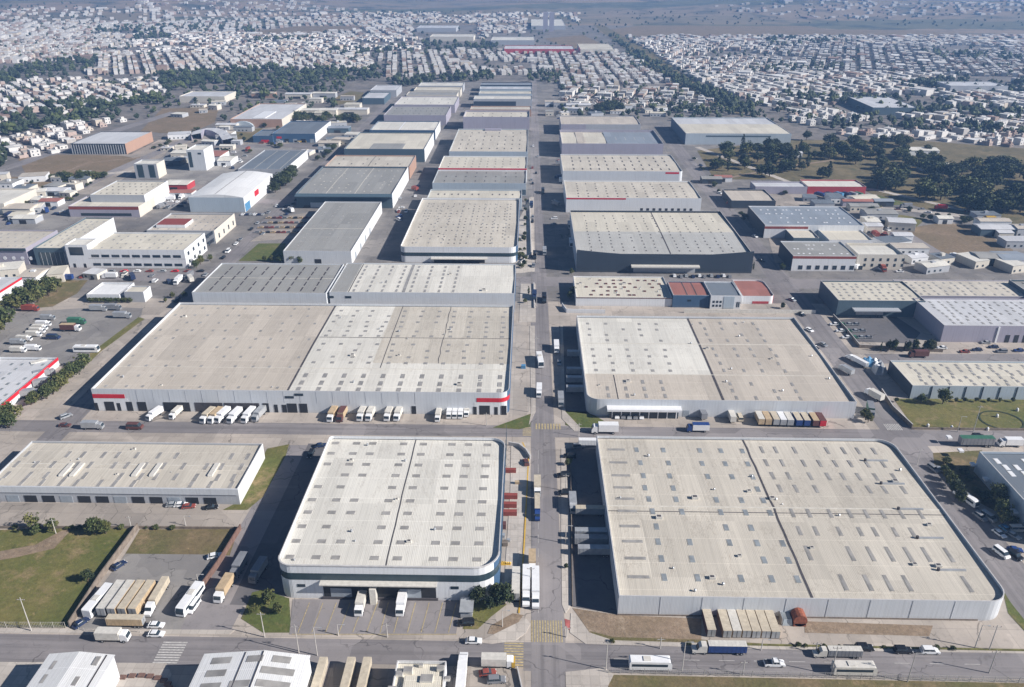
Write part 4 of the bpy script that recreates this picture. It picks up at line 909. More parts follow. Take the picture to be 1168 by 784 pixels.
for i in range(22): w_ = b.a[1] - b.a[0]; b.fbox('column', b.a[0] + w_ * i / 22, b.a[0] + w_ * i / 22 + .6, .1, b.h - 1, 'wall_gray', .3)
bb = MB(); W = [P(*q) for q in ((219, 161), (221, 157), (227, 155), (235, 154.5), (243, 156), (250, 160), (255, 167))]
for i in range(len(W) - 1):
    p, q = Vector(W[i]), Vector(W[i + 1]); f = lambda v, k: (v.x + (7 if k else 0), v.y + (8 if k else 0))
    bb.face([(*f(p, 0), 0), (*f(q, 0), 0), (*f(q, 0), 6), (*f(p, 0), 6)], M['wall_lilac']); bb.face([(*f(p, 0), 6), (*f(q, 0), 6), (*f(q, 1), 6.4), (*f(p, 1), 6.4)], M['roof_lilac']); bb.face([(*f(q, 1), 0), (*f(p, 1), 0), (*f(p, 1), 6.4), (*f(q, 1), 6.4)], M['wall_lilac'])
tag(bb.build('curved_hall'), 'low curved pale pink hall bending around behind the tall white cube', 'hall')
b = Bld('store', 'white-walled store with crimson roof-edge stripe at the left edge below the truck park', 'store', (-75, 462), (3, 462), (-20, 407), base=472, roof='roof_lilac', wall='wall_white', right='wall_white', par=.6, br=(65, 407))
b.grid(5, 8, 1.3, 2, drop=.2, m='sky_g'); b.strip('crimson_stripe', b.h - 1.5, b.h + .05, 'red', lambda m_, sd, p, q: sd == 'right', .12)
b = Bld('store', 'small white store with red roof edge, left of the big round trees', 'store', (-40, 340), (-6, 340), (-20, 316), h=7, roof='roof_lilac', wall='wall_white', par=.4, br=(18, 316)); b.strip('crimson_stripe', b.h - 1.2, b.h, 'red', lambda m_, sd, p, q: sd == 'right', .12)
b = Bld('small_office', 'small gray box building beside a white canopy near the left-hand street', 'building', (141, 333), (163, 333), (146, 326), base=345, roof='roof_cream', wall='wall_gray', right='wall_white', par=.4, br=(172, 326))
b = simple('white canopy-roofed forecourt left of the small gray box building', (98, 336), (136, 336), (110, 322), 4.5, 'roof_snow', 'wall_white', name='forecourt_canopy', cat='canopy')
b = simple('white flat-roofed hall cut by the left edge with a bright blue awning', (-60, 232), (8, 232), (-30, 215), 8, 'roof_white', 'wall_cream', br=(38, 215), name='hall', cat='hall'); b.fbox('blue_awning', 0, 14, 2, 4, 'skyblue', 3)
b = simple('long low white roof shed behind the trees at upper left', (204, 110), (256, 110), (206, 104), 8, 'roof_lilac', 'wall_cream', name='shed', cat='shed')
b = simple('small white gable hall at the edge of the woods, left of the left column', (413, 112), (438, 112), (418, 105), 8, 'roof_lilac', 'wall_teal', name='hall', cat='hall')
b = simple('pale round-shouldered hall behind the small white gable hall', (422, 103), (452, 103), (428, 97), 9, 'roof_lilac', 'wall_gray', name='hall', cat='hall')
b = simple('long white-roofed garage with a crimson front behind the blue-tarped trucks at right', (922, 213), (988, 213), (918, 205), 6, 'roof_white', 'wall_red', name='garage', cat='garage')
b = simple('white-roofed open shed at the left end of the crimson garage', (862, 213), (921, 213), (858, 207), 6, 'roof_lilac', 'wall_lilac', name='shed', cat='shed')
b = simple('flat tan workshop roof among parked vehicles between the crimson garage and the speckled factory', (835, 229), (885, 229), (828, 216), 6, 'roof_tan', 'wall_dark', name='workshop', cat='workshop')
b = simple('long white school-like block in the town at upper right, with a green front', (985, 118), (1062, 128), (975, 110), 9, 'roof_lilac', 'wall_teal', name='hall', cat='hall')
for k, (a_, c_, d_, rf, wl, tx) in enumerate((
    ((560, 46), (610, 46), (562, 42), 'roof_white', 'wall_gray', 'faraway white-roofed plant left of the main road near the horizon'),
    ((575, 56), (655, 56), (577, 52), 'roof_lilac', 'wall_red', 'faraway long plant with a pinkish front across the end of the main road'),
    ((662, 56), (702, 57), (660, 50), 'roof_cream', 'wall_cream', 'faraway cream hall right of the long pinkish plant'),
    ((490, 42), (540, 42), (492, 39), 'roof_white', 'wall_cream', 'faraway pale sheds in the left distance beyond the town'),
    ((606, 30), (645, 29), (606, 22), 'roof_white', 'wall_gray', 'farthest white-roofed plant standing near two dark towers'),
    ((475, 32), (520, 32), (476, 29), 'roof_lilac', 'wall_gray', 'farthest low white plant on the left, under the hills'),
    ((1085, 98), (1150, 98), (1080, 93), 'roof_lilac', 'wall_gray', 'broad pale hall in the town near the right edge'))):
    simple(tx, a_, c_, d_, 10, rf, wl, name='far_plant', cat='factory')
for q in (622, 629):
    x, y = P(q, 36); bb = MB(); bb.box(-6, 6, -6, 6, 0, 46, M['wall_lilac']); tag(bb.build('apartment_tower', None, (x, y, 0)), 'faraway dark slab tower near the horizon, the ' + ('left' if q == 622 else 'right') + ' one of a pair', 'tower')
# ---------------------------------------------------------------- vehicles (nose towards +Y)
WH = {}
def wheel_mesh(r, w):
    k = (r, w)
    if k not in WH:
        b = MB(); b.cyl((-w / 2, 0, 0), (w / 2, 0, 0), r, r, M['tyre'], 12); b.cyl((-w / 2 - .01, 0, 0), (w / 2 + .01, 0, 0), r * .5, r * .5, M['silver'], 8); WH[k] = b.mesh('wheel')
    return WH[k]
PR = {}
def parts_of(kind, col, col2):
    key = (kind, col, col2)
    if key in PR: return PR[key]
    c = M[col]; c2 = M[col2]; out = []; wh = []
    if kind in ('car', 'suv', 'pickup', 'van'):
        L, W, hb, ht = {'car': (4.5, 1.8, .85, 1.42), 'suv': (4.8, 1.9, 1.0, 1.75), 'pickup': (5.3, 1.9, 1.0, 1.75), 'van': (5.2, 1.95, 1.2, 2.1)}[kind]
        b = MB(); h = L / 2
        b.prism([(-h, .32), (h - .1, .3), (h, .55), (h - .25, hb - .1), (h - 1.2, hb), (-h + .5, hb), (-h + .05, hb - .1)], -W / 2, W / 2, c)
        out.append(('body', b.mesh('body')))
        f0, f1, r0, r1 = {'car': (h - 1.25, h - 2.0, -h + .45, -h + 1.1), 'suv': (h - 1.25, h - 1.85, -h + .1, -h + .45), 'pickup': (h - 1.3, h - 1.9, -.75, -.35), 'van': (h - .7, h - 1.4, -h + .05, -h + .15)}[kind]
        b = MB(); b.prism([(r0, hb - .02), (f0, hb - .02), (f1, ht - .06), (r1, ht - .06)], -W / 2 + .1, W / 2 - .1, M['glass']); out.append(('window', b.mesh('window')))
        b = MB(); b.box(-W / 2 + .14, W / 2 - .14, r1 - .05, f1 + .05, ht - .08, ht, c, taper=.06)
        for y in (r0 + .1, (r0 + f0) / 2, ): b.box(-W / 2 + .07, W / 2 - .07, y - .05, y + .05, hb - .02, ht - .06, c, taper=.04)
        out.append(('roof', b.mesh('roof')))
        if kind == 'pickup':
            b = MB(); b.box(-W / 2 + .15, W / 2 - .15, -h + .15, -.85, hb - .02, hb + .03, M['black']); out.append(('cargo_bed', b.mesh('cargo_bed')))
        b = MB(); b.box(-W / 2 + .1, -W / 2 + .5, h - .12, h + .02, .55, .72, M['white']); out.append(('headlight', b.mesh('headlight')))
        b = MB(); b.box(W / 2 - .5, W / 2 - .1, h - .12, h + .02, .55, .72, M['white']); out.append(('headlight', b.mesh('headlight')))
        wh = [(sx * (W / 2 - .1), y, .33, .33, .24) for sx in (-1, 1) for y in (-h + .85, h - .9)]
    elif kind == 'bus':
        L, W = 11.5, 2.55; h = L / 2; b = MB()
        b.prism([(-h, .4), (h - .1, .4), (h, .8), (h - .05, 2.2), (h - .5, 3.15), (h - .9, 3.25), (-h + .3, 3.25), (-h, 3.0)], -W / 2, W / 2, c); out.append(('body', b.mesh('body')))
        b = MB()
        for sx in (-1, 1): b.box(sx * (W / 2 + .01) - .02, sx * (W / 2 + .01) + .02, -h + .6, h - 1.2, 1.6, 2.5, M['glass'])
        out.append(('window', b.mesh('window')))
        b = MB(); b.prism([(h - .02, 1.3), (h + .03, 1.3), (h + .0, 2.15), (h - .42, 3.02), (h - .5, 2.95)], -W / 2 + .12, W / 2 - .12, M['glass']); out.append(('windscreen', b.mesh('windscreen')))
        b = MB(); b.box(-.8, .8, -2, 0, 3.2, 3.45, M['dirtywhite']); out.append(('roof_unit', b.mesh('roof_unit')))
        wh = [(sx * (W / 2 - .18), y, .5, .5, .32) for sx in (-1, 1) for y in (-h + 3.2, h - 2.6)]
    elif kind in ('trailer', 'semi', 'container'):
        L = {'trailer': 12.4, 'semi': 12.2, 'container': 9.5}[kind]; W = 2.55; z0, z1 = (1.15, 3.95) if kind != 'container' else (.12, 2.85)
        o = 0 if kind != 'semi' else -2.6
        b = MB(); b.box(-W / 2, W / 2, o - L / 2, o + L / 2, z0, z1, c2, bottom=True, top=c); 
        for i in range(9): y = o - L / 2 + (i + .5) * L / 9; b.box(-W / 2 - .04, W / 2 + .04, y - .05, y + .05, z0, z1 + .02, c2, top=c)
        out.append(('cargo_box', b.mesh('cargo_box')))
        b = MB(); b.box(-W / 2 + .1, W / 2 - .1, o - L / 2 - .05, o - L / 2, z0 + .1, z1 - .1, M['silver']); b.box(-.04, .04, o - L / 2 - .09, o - L / 2, z0 + .1, z1 - .1, M['gutter']); out.append(('rear_door', b.mesh('rear_door')))
        if kind != 'container':
            b = MB(); b.box(-.5, .5, o - L / 2 + .2, o + L / 2 - .3, .85, 1.15, M['black'], bottom=True); b.box(-1.2, 1.2, o - L / 2, o - L / 2 + .15, .45, .7, M['black'], bottom=True); out.append(('chassis', b.mesh('chassis')))
            wh = [(sx * (W / 2 - .25), o - L / 2 + y, .5, .5, .5) for sx in (-1, 1) for y in (1.5, 2.8)]
        if kind == 'trailer':
            for sx in (-.9, .9):
                b = MB(); b.cyl((sx, L / 2 - 3, 0), (sx, L / 2 - 3, 1.1), .1, .08, M['black'], 6); out.append(('landing_leg', b.mesh('landing_leg')))
        if kind == 'semi':
            y0 = o + L / 2 + .4; b = MB(); cc = c if col not in ('beige', 'sand') else (c2 if col2 == 'bluep' else M['white'])
            b.prism([(y0, .9), (y0 + 4.6, .7), (y0 + 4.7, 1.7), (y0 + 3.1, 1.95), (y0 + 2.6, 3.1), (y0 + 1.8, 3.7), (y0 + .2, 3.7), (y0, 3.5)], -1.2, 1.2, cc); out.append(('cab', b.mesh('cab')))
            b = MB(); b.prism([(y0 + 3.16, 1.98), (y0 + 3.2, 2.0), (y0 + 2.68, 3.06), (y0 + 2.62, 3.06)], -1.05, 1.05, M['glass']); out.append(('windscreen', b.mesh('windscreen')))
            wh += [(sx * 1.0, y0 + y, .5, .5, .4) for sx in (-1, 1) for y in (.7, 3.9)]
    elif kind == 'truck':
        L, W = 8.6, 2.4; h = L / 2; b = MB(); b.box(-W / 2, W / 2, -h, h - 2.2, 1.0, 3.45, c2, bottom=True, top=c); out.append(('cargo_box', b.mesh('cargo_box')))
        b = MB(); b.prism([(h - 2.05, .55), (h, .5), (h, 1.5), (h - .35, 2.5), (h - .7, 2.75), (h - 2.05, 2.75)], -1.1, 1.1, M['white'] if col in ('beige', 'sand', 'dirtywhite') else c); out.append(('cab', b.mesh('cab')))
        b = MB(); b.prism([(h + .02, 1.5), (h + .03, 1.55), (h - .33, 2.5), (h - .37, 2.45)], -1.0, 1.0, M['glass']); out.append(('windscreen', b.mesh('windscreen')))
        b = MB(); b.box(-.45, .45, -h + .1, h - .3, .7, 1.0, M['black'], bottom=True); out.append(('chassis', b.mesh('chassis')))
        wh = [(sx * (W / 2 - .2), y, .45, .45, .4) for sx in (-1, 1) for y in (-h + 1.7, h - 1.1)]
    PR[key] = (out, wh); return PR[key]
DIM = {'car': (4.5, 1.8), 'suv': (4.8, 1.9), 'pickup': (5.3, 1.9), 'van': (5.2, 1.95), 'bus': (11.5, 2.55), 'trailer': (12.4, 2.6), 'semi': (17.4, 2.6), 'truck': (8.6, 2.4), 'container': (9.5, 2.55)}
NAME = {'car': 'parked_car', 'suv': 'parked_suv', 'pickup': 'pickup_truck', 'van': 'van', 'bus': 'bus', 'trailer': 'cargo_trailer', 'semi': 'trailer_truck', 'truck': 'box_truck', 'container': 'shipping_container'}
CAT = {'car': 'car', 'suv': 'car', 'pickup': 'pickup truck', 'van': 'van', 'bus': 'bus', 'trailer': 'trailer', 'semi': 'truck', 'truck': 'truck', 'container': 'container'}
VEH = []
def veh(kind, px, py, hd, col, label, group=None, col2=None, near=True, sc=1.0, z=0.07):
    """px,py : middle of the near edge of the footprint (near=True) or its centre"""
    x, y = P(px, py); L, W = DIM[kind]; a = R(hd)
    if near: y += (abs(L / 2 * math.cos(a)) + abs(W / 2 * math.sin(a))) * sc
    root = empty(NAME[kind], (x, y, z), a); root.scale = (sc, sc, sc); tag(root, label, CAT[kind], group)
    dist = math.hypot(x, y)
    out, wh = parts_of(kind, col, col2 or col)
    for n, me in out:
        if n == 'headlight' and dist > 260: continue
        link(n, me, root)
    if dist < 420:
        for (wx, wy, wz, r, w) in wh: link('wheel', wheel_mesh(r, w), root, (wx, wy, wz))
    VEH.append((x, y)); return root
NUM = ['', 'first', 'second', 'third', 'fourth', 'fifth', 'sixth', 'seventh', 'eighth', 'ninth', 'tenth', 'eleventh', 'twelfth', 'thirteenth', 'fourteenth', 'fifteenth', 'sixteenth', 'seventeenth', 'eighteenth', 'nineteenth', 'twentieth']
CN = {'white': 'white', 'dirtywhite': 'off-white', 'beige': 'beige', 'sand': 'sand-coloured', 'silver': 'silver', 'grayp': 'gray', 'black': 'black', 'navy': 'dark blue', 'bluep': 'blue', 'red': 'red', 'redd': 'dark red', 'brown': 'brown', 'green': 'green', 'skyblue': 'light blue', 'rust': 'rusty', 'yellow': 'yellow'}
def row(kind, pts, hd, cols, noun, place, group, frm='from the left', col2=None, sc=1.0):
    for i, p in enumerate(pts):
        c = cols[i % len(cols)]
        veh(kind, p[0], p[1], p[2] if len(p) > 2 else hd, c, '%s %s, %s %s %s' % (CN[c], noun, NUM[i + 1], frm, place), group, col2=(col2[i % len(col2)] if col2 else None), sc=sc)
# bottom road
veh('truck', 128, 734, -90, 'dirtywhite', 'off-white box truck driving right on the bottom road below the left trailer lot')
veh('car', 177, 728, -90, 'white', 'white sedan with dark windows on the kerb right of the off-white box truck')
veh('car', 540, 736, -90, 'white', 'white car on the bottom road just left of the big yellow crosswalk')
veh('truck', 568, 764, -90, 'dirtywhite', 'white box truck with a yellow nose entering the crossing from the left')
r_ = VEH[-1]; bb = MB(); bb.box(-1.15, 1.15, 3.5, 4.42, .6, 2.4, M['yellow'], bottom=True); bb.build('yellow_nose', [o for o in COL.objects if o.name.startswith('box_truck')][-1])
veh('bus', 742, 766, -90, 'white', 'white bus on the bottom road right of the crossing', sc=.95)
veh('semi', 820, 748, 90, 'dirtywhite', 'trailer truck with a deep blue side below the row of containers on the bottom road', col2='bluep', sc=.82)
veh('pickup', 884, 762, -90, 'white', 'white pickup alone in mid road below the containers')
veh('semi', 955, 752, 90, 'dirtywhite', 'beige-topped trailer truck with dark sides on the bottom road, upper of two at the right', col2='grayp', sc=.72)
veh('bus', 975, 772, -90, 'dirtywhite', 'cream bus on the lower lane at the right of the bottom road', sc=.95)
veh('suv', 987, 744, -90, 'black', 'black car on the far kerb just behind the beige-topped trailer truck')
veh('suv', 1031, 747, -90, 'black', 'black SUV left of the white car on the right part of the bottom road')
veh('suv', 1062, 747.5, -90, 'white', 'white car right of the black SUV on the right part of the bottom road')
# left trailer lot
row('bus', [(103, 707)], -8, ['white'], 'bus', 'of the big vehicles in the lower left lot', 'buses in the lower left lot')
row('trailer', [(118, 706), (130, 706), (142, 706), (154, 706)], -3, ['dirtywhite', 'dirtywhite', 'beige', 'beige'], 'trailer', 'in the row of trailers in the lower left lot', 'trailers parked in a row in the lower left lot', col2=['grayp', 'sand', 'sand', 'sand'], sc=.92)
veh('semi', 168, 706, 180, 'beige', 'beige trailer truck with white cab, right end of the row in the lower left lot', 'trailers parked in a row in the lower left lot', sc=.78)
veh('trailer', 143, 717, 90, 'beige', 'beige trailer parked crosswise before the trailer row in the lower left lot', sc=.8, col2='sand')
veh('car', 88, 720, -30, 'navy', 'dark blue car at the gate in the lower left corner of the trailer lot')
veh('car', 177, 718, -90, 'white', 'white car inside the trailer lot above the sedan on the kerb')
veh('car', 132, 653, -30, 'navy', 'blue car alone near the left wall in the upper part of the trailer lot')
veh('bus', 209, 706, 172, 'white', 'white coach at the right side of the lower left lot with a large shadow')
veh('van', 217, 702, 172, 'white', 'small white van beside the coach in the lower left lot')
veh('car', 243, 640, -70, 'white', 'white car at the top right corner of the lower left lot')
veh('truck', 250, 690, 175, 'sand', 'sand-coloured truck parked on the side street outside the brick wall', sc=1.05)
veh('truck', 268, 662, 175, 'grayp', 'dark gray truck shaded beside the wall on the side street')
veh('truck', 290, 668, 172, 'grayp', 'blue-gray truck in the deep shadow left of the dark-banded warehouse', col2='wall_sky' if False else 'silver')
row('car', [(196, 580), (205, 580), (214, 582), (240, 583)], -80, ['silver', 'white', 'redd', 'black'], 'car', 'of the four by the long low warehouse', 'cars by the long low warehouse')
veh('car', 365, 512, -75, 'navy', 'dark car in the top of the shadow left of the dark-banded warehouse'); veh('suv', 353, 524, 178, 'black', 'dark blue SUV further down the shadow left of the dark-banded warehouse')
# dock at centre warehouse
veh('truck', 409, 705, 180, 'dirtywhite', 'off-white box truck at the near dock, the left of two', 'box trucks at the near dock'); veh('truck', 456, 705, 180, 'white', 'clean white box truck at the near dock, the right of two', 'box trucks at the near dock')
veh('suv', 531, 716, 95, 'black', 'black car beside the gate hut at the right end of the yellow-lined parking')
# bottom centre trailers
row('trailer', [(360, 796), (393, 796), (412, 796)], 0, ['beige', 'beige', 'beige'], 'trailer', 'of those cut by the bottom edge', 'trailers cut by the bottom edge', sc=.8)
veh('semi', 524, 806, 0, 'white', 'white trailer truck cut by the bottom edge right of the cluttered flat roof', sc=.9)
veh('suv', 566, 782, -85, 'grayp', 'gray car in the corner yard under the yellow-nosed truck'); veh('car', 556, 774, -80, 'redd', 'dark red car in the corner yard under the yellow-nosed truck')
# containers in front of near right warehouse
row('container', [(811, 727), (829, 728), (840, 728), (851, 728), (862, 728.5), (873, 728.5), (884, 729)], 0, ['beige', 'beige', 'dirtywhite', 'beige', 'beige', 'beige', 'beige'], 'container', 'of those against the near right warehouse', 'containers against the near right warehouse', col2=['brown', 'sand', 'sand', 'sand', 'sand', 'sand', 'sand'], sc=.92)
b = MB(); x, y = P(912, 715)
for i in range(5): b.cyl((0, i * 1.1, 1.9), (0, i * 1.1 + 1.05, 1.9), 1.9, 1.9, M['rust'], 14)
b.box(-1.7, 1.7, 0, 5.4, 0, 1.0, M['rust']); tag(b.build('rusty_tank', None, (x, y, 0.03), smooth=False), 'rusty barrel-shaped tank right of the containers', 'tank')
b = MB(); b.box(-1.4, 1.4, 0, 4.6, 0, 2.0, M['wall_sky'], taper=.35, top=M['sky_g']); b.box(-1.6, -1.4, .2, 4.4, 0, 2.4, M['silver']); x, y = P(898, 714); tag(b.build('scrap_bin', None, (x, y, 0.03)), 'gray-blue steel bin between the containers and the rusty tank', 'bin')
# main road
row('semi', [(600, 695)], 180, ['white'], 'trailer truck', 'of two parked left of the main road', 'white trailer trucks by the yellow kerb', sc=.85)
veh('semi', 611, 697, 180, 'white', 'right-hand one of the two white trailer trucks parked nose-down left of the main road', 'white trailer trucks by the yellow kerb', sc=.85)
veh('trailer', 588, 688, 0, 'dirtywhite', 'off-white trailer left of the two white trailer trucks, half over the verge', sc=.9)
veh('truck', 607, 655, 180, 'sand', 'tan-topped truck with white cab on the shoulder just above the white trailer trucks', sc=.9)
veh('semi', 613, 596, 180, 'beige', 'beige-topped trailer truck with a blue cab beside the red containers', col2='bluep', sc=.7)
veh('truck', 613, 568, 180, 'beige', 'beige truck right behind the blue-cabbed trailer truck')
veh('car', 600, 533, 10, 'brown', 'dark purple-brown car inside the yard gate near the second crossing')
veh('truck', 615, 455, 178, 'white', 'white truck on the main road just above the second crossing', sc=.95)
veh('bus', 616, 421, 185, 'white', 'long white bus on the main road beside the widest warehouse')
veh('truck', 635, 404, 180, 'white', 'white truck at the right kerb of the main road by the two-bay tan warehouse')
veh('truck', 640, 466, 180, 'silver', 'silver truck in shadow at the right kerb above the second crossing', col2='silver')
veh('car', 638, 418, 180, 'silver', 'small silver car in shadow at the right kerb below the white truck')
veh('truck', 654, 588, 180, 'silver', 'white-cabbed truck in the shaded loading yard, nearest the main road', col2='white')
for i, (q, yy, c) in enumerate(((674, 590, 'beige'), (674, 616, 'silver'), (674, 624, 'green'), (678, 636, 'silver'))):
    veh('trailer', q, yy, 90, c if c != 'green' else 'grayp', '%s trailer in the shaded loading yard, %s from the top' % (('beige', 'long silver', 'dark gray', 'short silver')[i], NUM[i + 1]), 'trailers in the shaded loading yard', sc=.82, col2='silver')
veh('suv', 643, 546, 100, 'black', 'black car at the left edge of the shaded loading yard'); veh('suv', 644, 566, 95, 'black', 'black car above the white-cabbed truck outside the shaded yard')
veh('suv', 660, 513, -80, 'grayp', 'gray car at the top of the shaded loading yard'); veh('suv', 650, 524, 85, 'black', 'black car by the green corner of the shaded loading yard')
for i, yy in enumerate((409, 429, 439, 450)): veh('trailer', 660, yy, 90, 'silver', 'gray trailer in the shade left of the two-bay tan warehouse, %s from the top' % NUM[i + 1], 'trailers in the shade beside the two-bay tan warehouse', sc=.85)
veh('truck', 690, 496, 90, 'white', 'long white truck on the cross road below the office canopy of the two-bay tan warehouse', sc=1.2)
veh('trailer', 675, 511, 90, 'white', 'white trailer at the back edge of the shaded loading yard by the near right roof', sc=.8)
# red containers
row('container', [(581, 570), (580, 580), (580, 589)], 90, ['redd', 'redd', 'redd'], 'container', 'of the stack beside the yellow kerb line', 'red containers beside the yellow kerb', frm='from the top', sc=.58)
veh('container', 581, 540, 90, 'redd', 'single red container near the top of the narrow yard right of the banded warehouse', sc=.5)
b = MB(); 
for i in range(7): q = i * .55 - 1.7; b.cyl((q, 0, .4), (q + .4, random.uniform(-.3, .3), .9), .35, .3, M['yellow'], 6)
b.box(-2, 2, -.5, .5, 0, .4, M['yellow']); x, y = P(575, 644); tag(b.build('yellow_machine', None, (x, y, .03)), 'yellow machine at the bottom of the narrow yard by the rounded corner', 'machine')
# trucks by the widest warehouse
T = [(233, 485, -12, 'beige'), (242, 485, -12, 'sand'), (250, 484.5, -14, 'white'), (264, 485, -12, 'white'), (280, 484.5, -10, 'white'), (292, 483, -10, 'silver')]
for i, (q, yy, h_, c) in enumerate(T): veh('truck', q, yy, 180 + h_, c, '%s truck at the wide dock, %s from the left of six' % (CN[c], NUM[i + 1]), 'six trucks at the wide dock', sc=1.0)
veh('truck', 377, 483, 175, 'sand', 'tan truck, left one of the pair at mid wall of the widest warehouse', 'tan trucks at mid wall'); veh('truck', 388, 483, 175, 'brown', 'brown and tan truck, right one of the pair at mid wall of the widest warehouse', 'tan trucks at mid wall', col2='sand')
row('truck', [(411, 482), (421, 482), (442, 482), (453, 482)], 175, ['dirtywhite'], 'truck', 'of four standing in two pairs by the wall', 'trucks standing in two pairs')
row('truck', [(499, 482.5), (512, 479), (518.5, 479), (525, 479), (532, 477)], 179, ['dirtywhite', 'white', 'white', 'white', 'dirtywhite'], 'truck', 'of the tight row by the red-striped corner', 'trucks by the red-striped corner', sc=.85)
veh('truck', 172, 482, 160, 'white', 'white truck leaving the dock near the left end of the widest warehouse', sc=.9); veh('truck', 197, 480, 170, 'dirtywhite', 'off-white truck alone between the left dock doors and the six trucks', sc=.85)
veh('suv', 72, 480, -40, 'silver', 'silver car at the corner of the left-hand street by the red stripe'); veh('car', 73, 488, -90, 'brown', 'small dark car below the silver one at the left corner')
veh('truck', 105, 491, -90, 'silver', 'silver-topped truck on the cross road near the left corner', sc=.95); veh('van', 153, 491, -90, 'brown', 'dark maroon van with a white nose on the cross road right of the silver truck', sc=1.2)
# trailers at R2
T = [(868, 'dirtywhite', 'sand'), (876, 'sand', 'sand'), (885, 'beige', 'silver'), (893, 'white', 'silver'), (901, 'dirtywhite', 'silver'), (911, 'beige', 'bluep'), (920, 'beige', 'bluep'), (930, 'sand', 'brown'), (938, 'brown', 'red')]
for i, (q, c, c2) in enumerate(T): veh('truck', q, 487 + i * .25, 0, c, '%s-topped trailer%s, %s from left of nine by the tan warehouse' % (CN[c], ' with a blue rear' if c2 == 'bluep' else '', NUM[i + 1]), 'nine trailers by the two-bay tan warehouse', col2=c2, sc=1.0)
veh('truck', 836, 484, 0, 'dirtywhite', 'off-white truck between the entrance canopy and the nine trailers', sc=.95); veh('van', 845, 482, 0, 'beige', 'short tan van right next to the off-white truck by the steel wall'); veh('truck', 802, 481, 5, 'grayp', 'gray truck just right of the glazed entrance')
veh('truck', 796, 494, 90, 'bluep', 'blue flatbed truck with a white cab on the cross road behind the near right warehouse', col2='white')
row('car', [(704, 479), (711, 479), (718, 479.5), (725, 479.5), (732, 479.5)], 0, ['white', 'grayp', 'silver', 'grayp', 'white'], 'car', 'in front of the glazed entrance', 'cars in front of the glazed entrance')
# right street cars
T = [(1109, 581, 200, 'bus', 'white', 'white minibus on the right-hand street beside the shaded yard'), (1122, 597, 200, 'suv', 'grayp', 'gray car behind the white minibus on the right-hand street'), (1132, 598, 205, 'van', 'silver', 'silver van on the verge right of the gray car'),
     (1144, 616, 200, 'car', 'white', 'white car, first of the roadside cluster at the right edge'), (1152, 611, 200, 'car', 'skyblue', 'light blue car in the roadside cluster at the right edge'), (1160, 618, 210, 'car', 'silver', 'silver car in the roadside cluster at the right edge'),
     (1147, 640, 200, 'van', 'white', 'white van on the street below the roadside cluster at the right edge'), (1163, 642, 205, 'suv', 'black', 'black and white car beside the white van at the right edge'), (1160, 632, 260, 'car', 'bluep', 'blue car at the very right edge above the white van'),
     (1162, 608, 270, 'van', 'dirtywhite', 'white van tucked in at the right frame edge above the blue cars'), (1068, 541, 200, 'suv', 'grayp', 'gray car near the top of the right verge'), (1074, 540, 250, 'car', 'silver', 'silver car near the top of the right verge')]
for (q, yy, h_, k, c, lb) in T: veh(k, q, yy, h_, c, lb, sc=.8 if k == 'bus' else 1)
veh('trailer', 1114, 511, 90, 'green', 'green-gray long trailer on the cross road above the shaded yard', col2='grayp'); veh('suv', 1117, 501, -90, 'black', 'black car on the cross road above the green-gray trailer'); veh('truck', 1153, 511, 90, 'white', 'white low truck right of the green-gray trailer')
veh('truck', 997, 478, 165, 'grayp', 'gray-topped truck at the corner left of the sports field', col2='green')
veh('semi', 982, 421, 26, 'white', 'white trailer truck along the right-hand street by the blue tarps', sc=.7); veh('truck', 968, 430, 26, 'silver', 'silver truck behind the white trailer truck on the right-hand street', sc=.9); veh('truck', 1001, 460, 26, 'dirtywhite', 'off-white truck on the far side of the right-hand street by the field wall')
veh('trailer', 991, 362, 90, 'silver', 'silver trailer in the shade beneath the teal canopy at right', sc=1.1)
row('car', [(1048, 401), (1075, 399), (1125, 393), (1134, 398), (1163, 402)], 90, ['brown', 'white', 'silver', 'navy', 'bluep'], 'car', 'along the yard front under the purple-gray walls', 'cars under the purple-gray walls')
veh('truck', 1048, 409, 90, 'brown', 'brown and green truck on the road below the palms at right')
for i in range(12):
    q = 952 + (i % 4) * 8 + (i // 4) * 7; yy = 372 + (i // 4) * 7.5
    veh('car', q, yy, 90, ('white', 'grayp', 'silver', 'green')[(i * 3) % 4], 'car packed in the small lot left of the teal-walled yard', 'cars packed in the small lot left of the teal-walled yard')
# truck park on the left
T = [(54, 366, 'silver'), (49, 373, 'white'), (45, 377.5, 'dirtywhite'), (42, 381, 'dirtywhite'), (38, 385, 'dirtywhite'), (27, 390, 'dirtywhite'), (20, 394, 'silver'), (37, 401, 'white'), (20, 403, 'dirtywhite')]
for i, (q, yy, c) in enumerate(T): veh('truck', q, yy, -90, c, '%s truck, %s from the top in the stepped row of the left truck park' % (CN[c], NUM[i + 1]), 'stepped row of trucks in the left truck park', sc=.82)
veh('truck', 80, 379, -90, 'sand', 'sand-coloured truck alone in the middle of the left truck park', col2='brown', sc=1.1); veh('truck', 87, 371, -90, 'green', 'dark green truck above the sand-coloured one in the left truck park', sc=1.0); veh('van', 60, 388, -90, 'navy', 'dark blue van right of the stepped row in the left truck park', sc=1.2)
veh('bus', 98, 403, -90, 'white', 'white bus at the lower right of the left truck park'); veh('truck', 139, 364, -90, 'silver', 'pale truck in the top right corner of the left truck park'); veh('truck', 112, 356, -90, 'silver', 'silver truck at the top edge of the left truck park'); veh('truck', 128, 355, -90, 'grayp', 'gray truck at the top edge of the left truck park'); veh('truck', 34, 356, -90, 'redd', 'red-nosed truck at the top left of the left truck park')
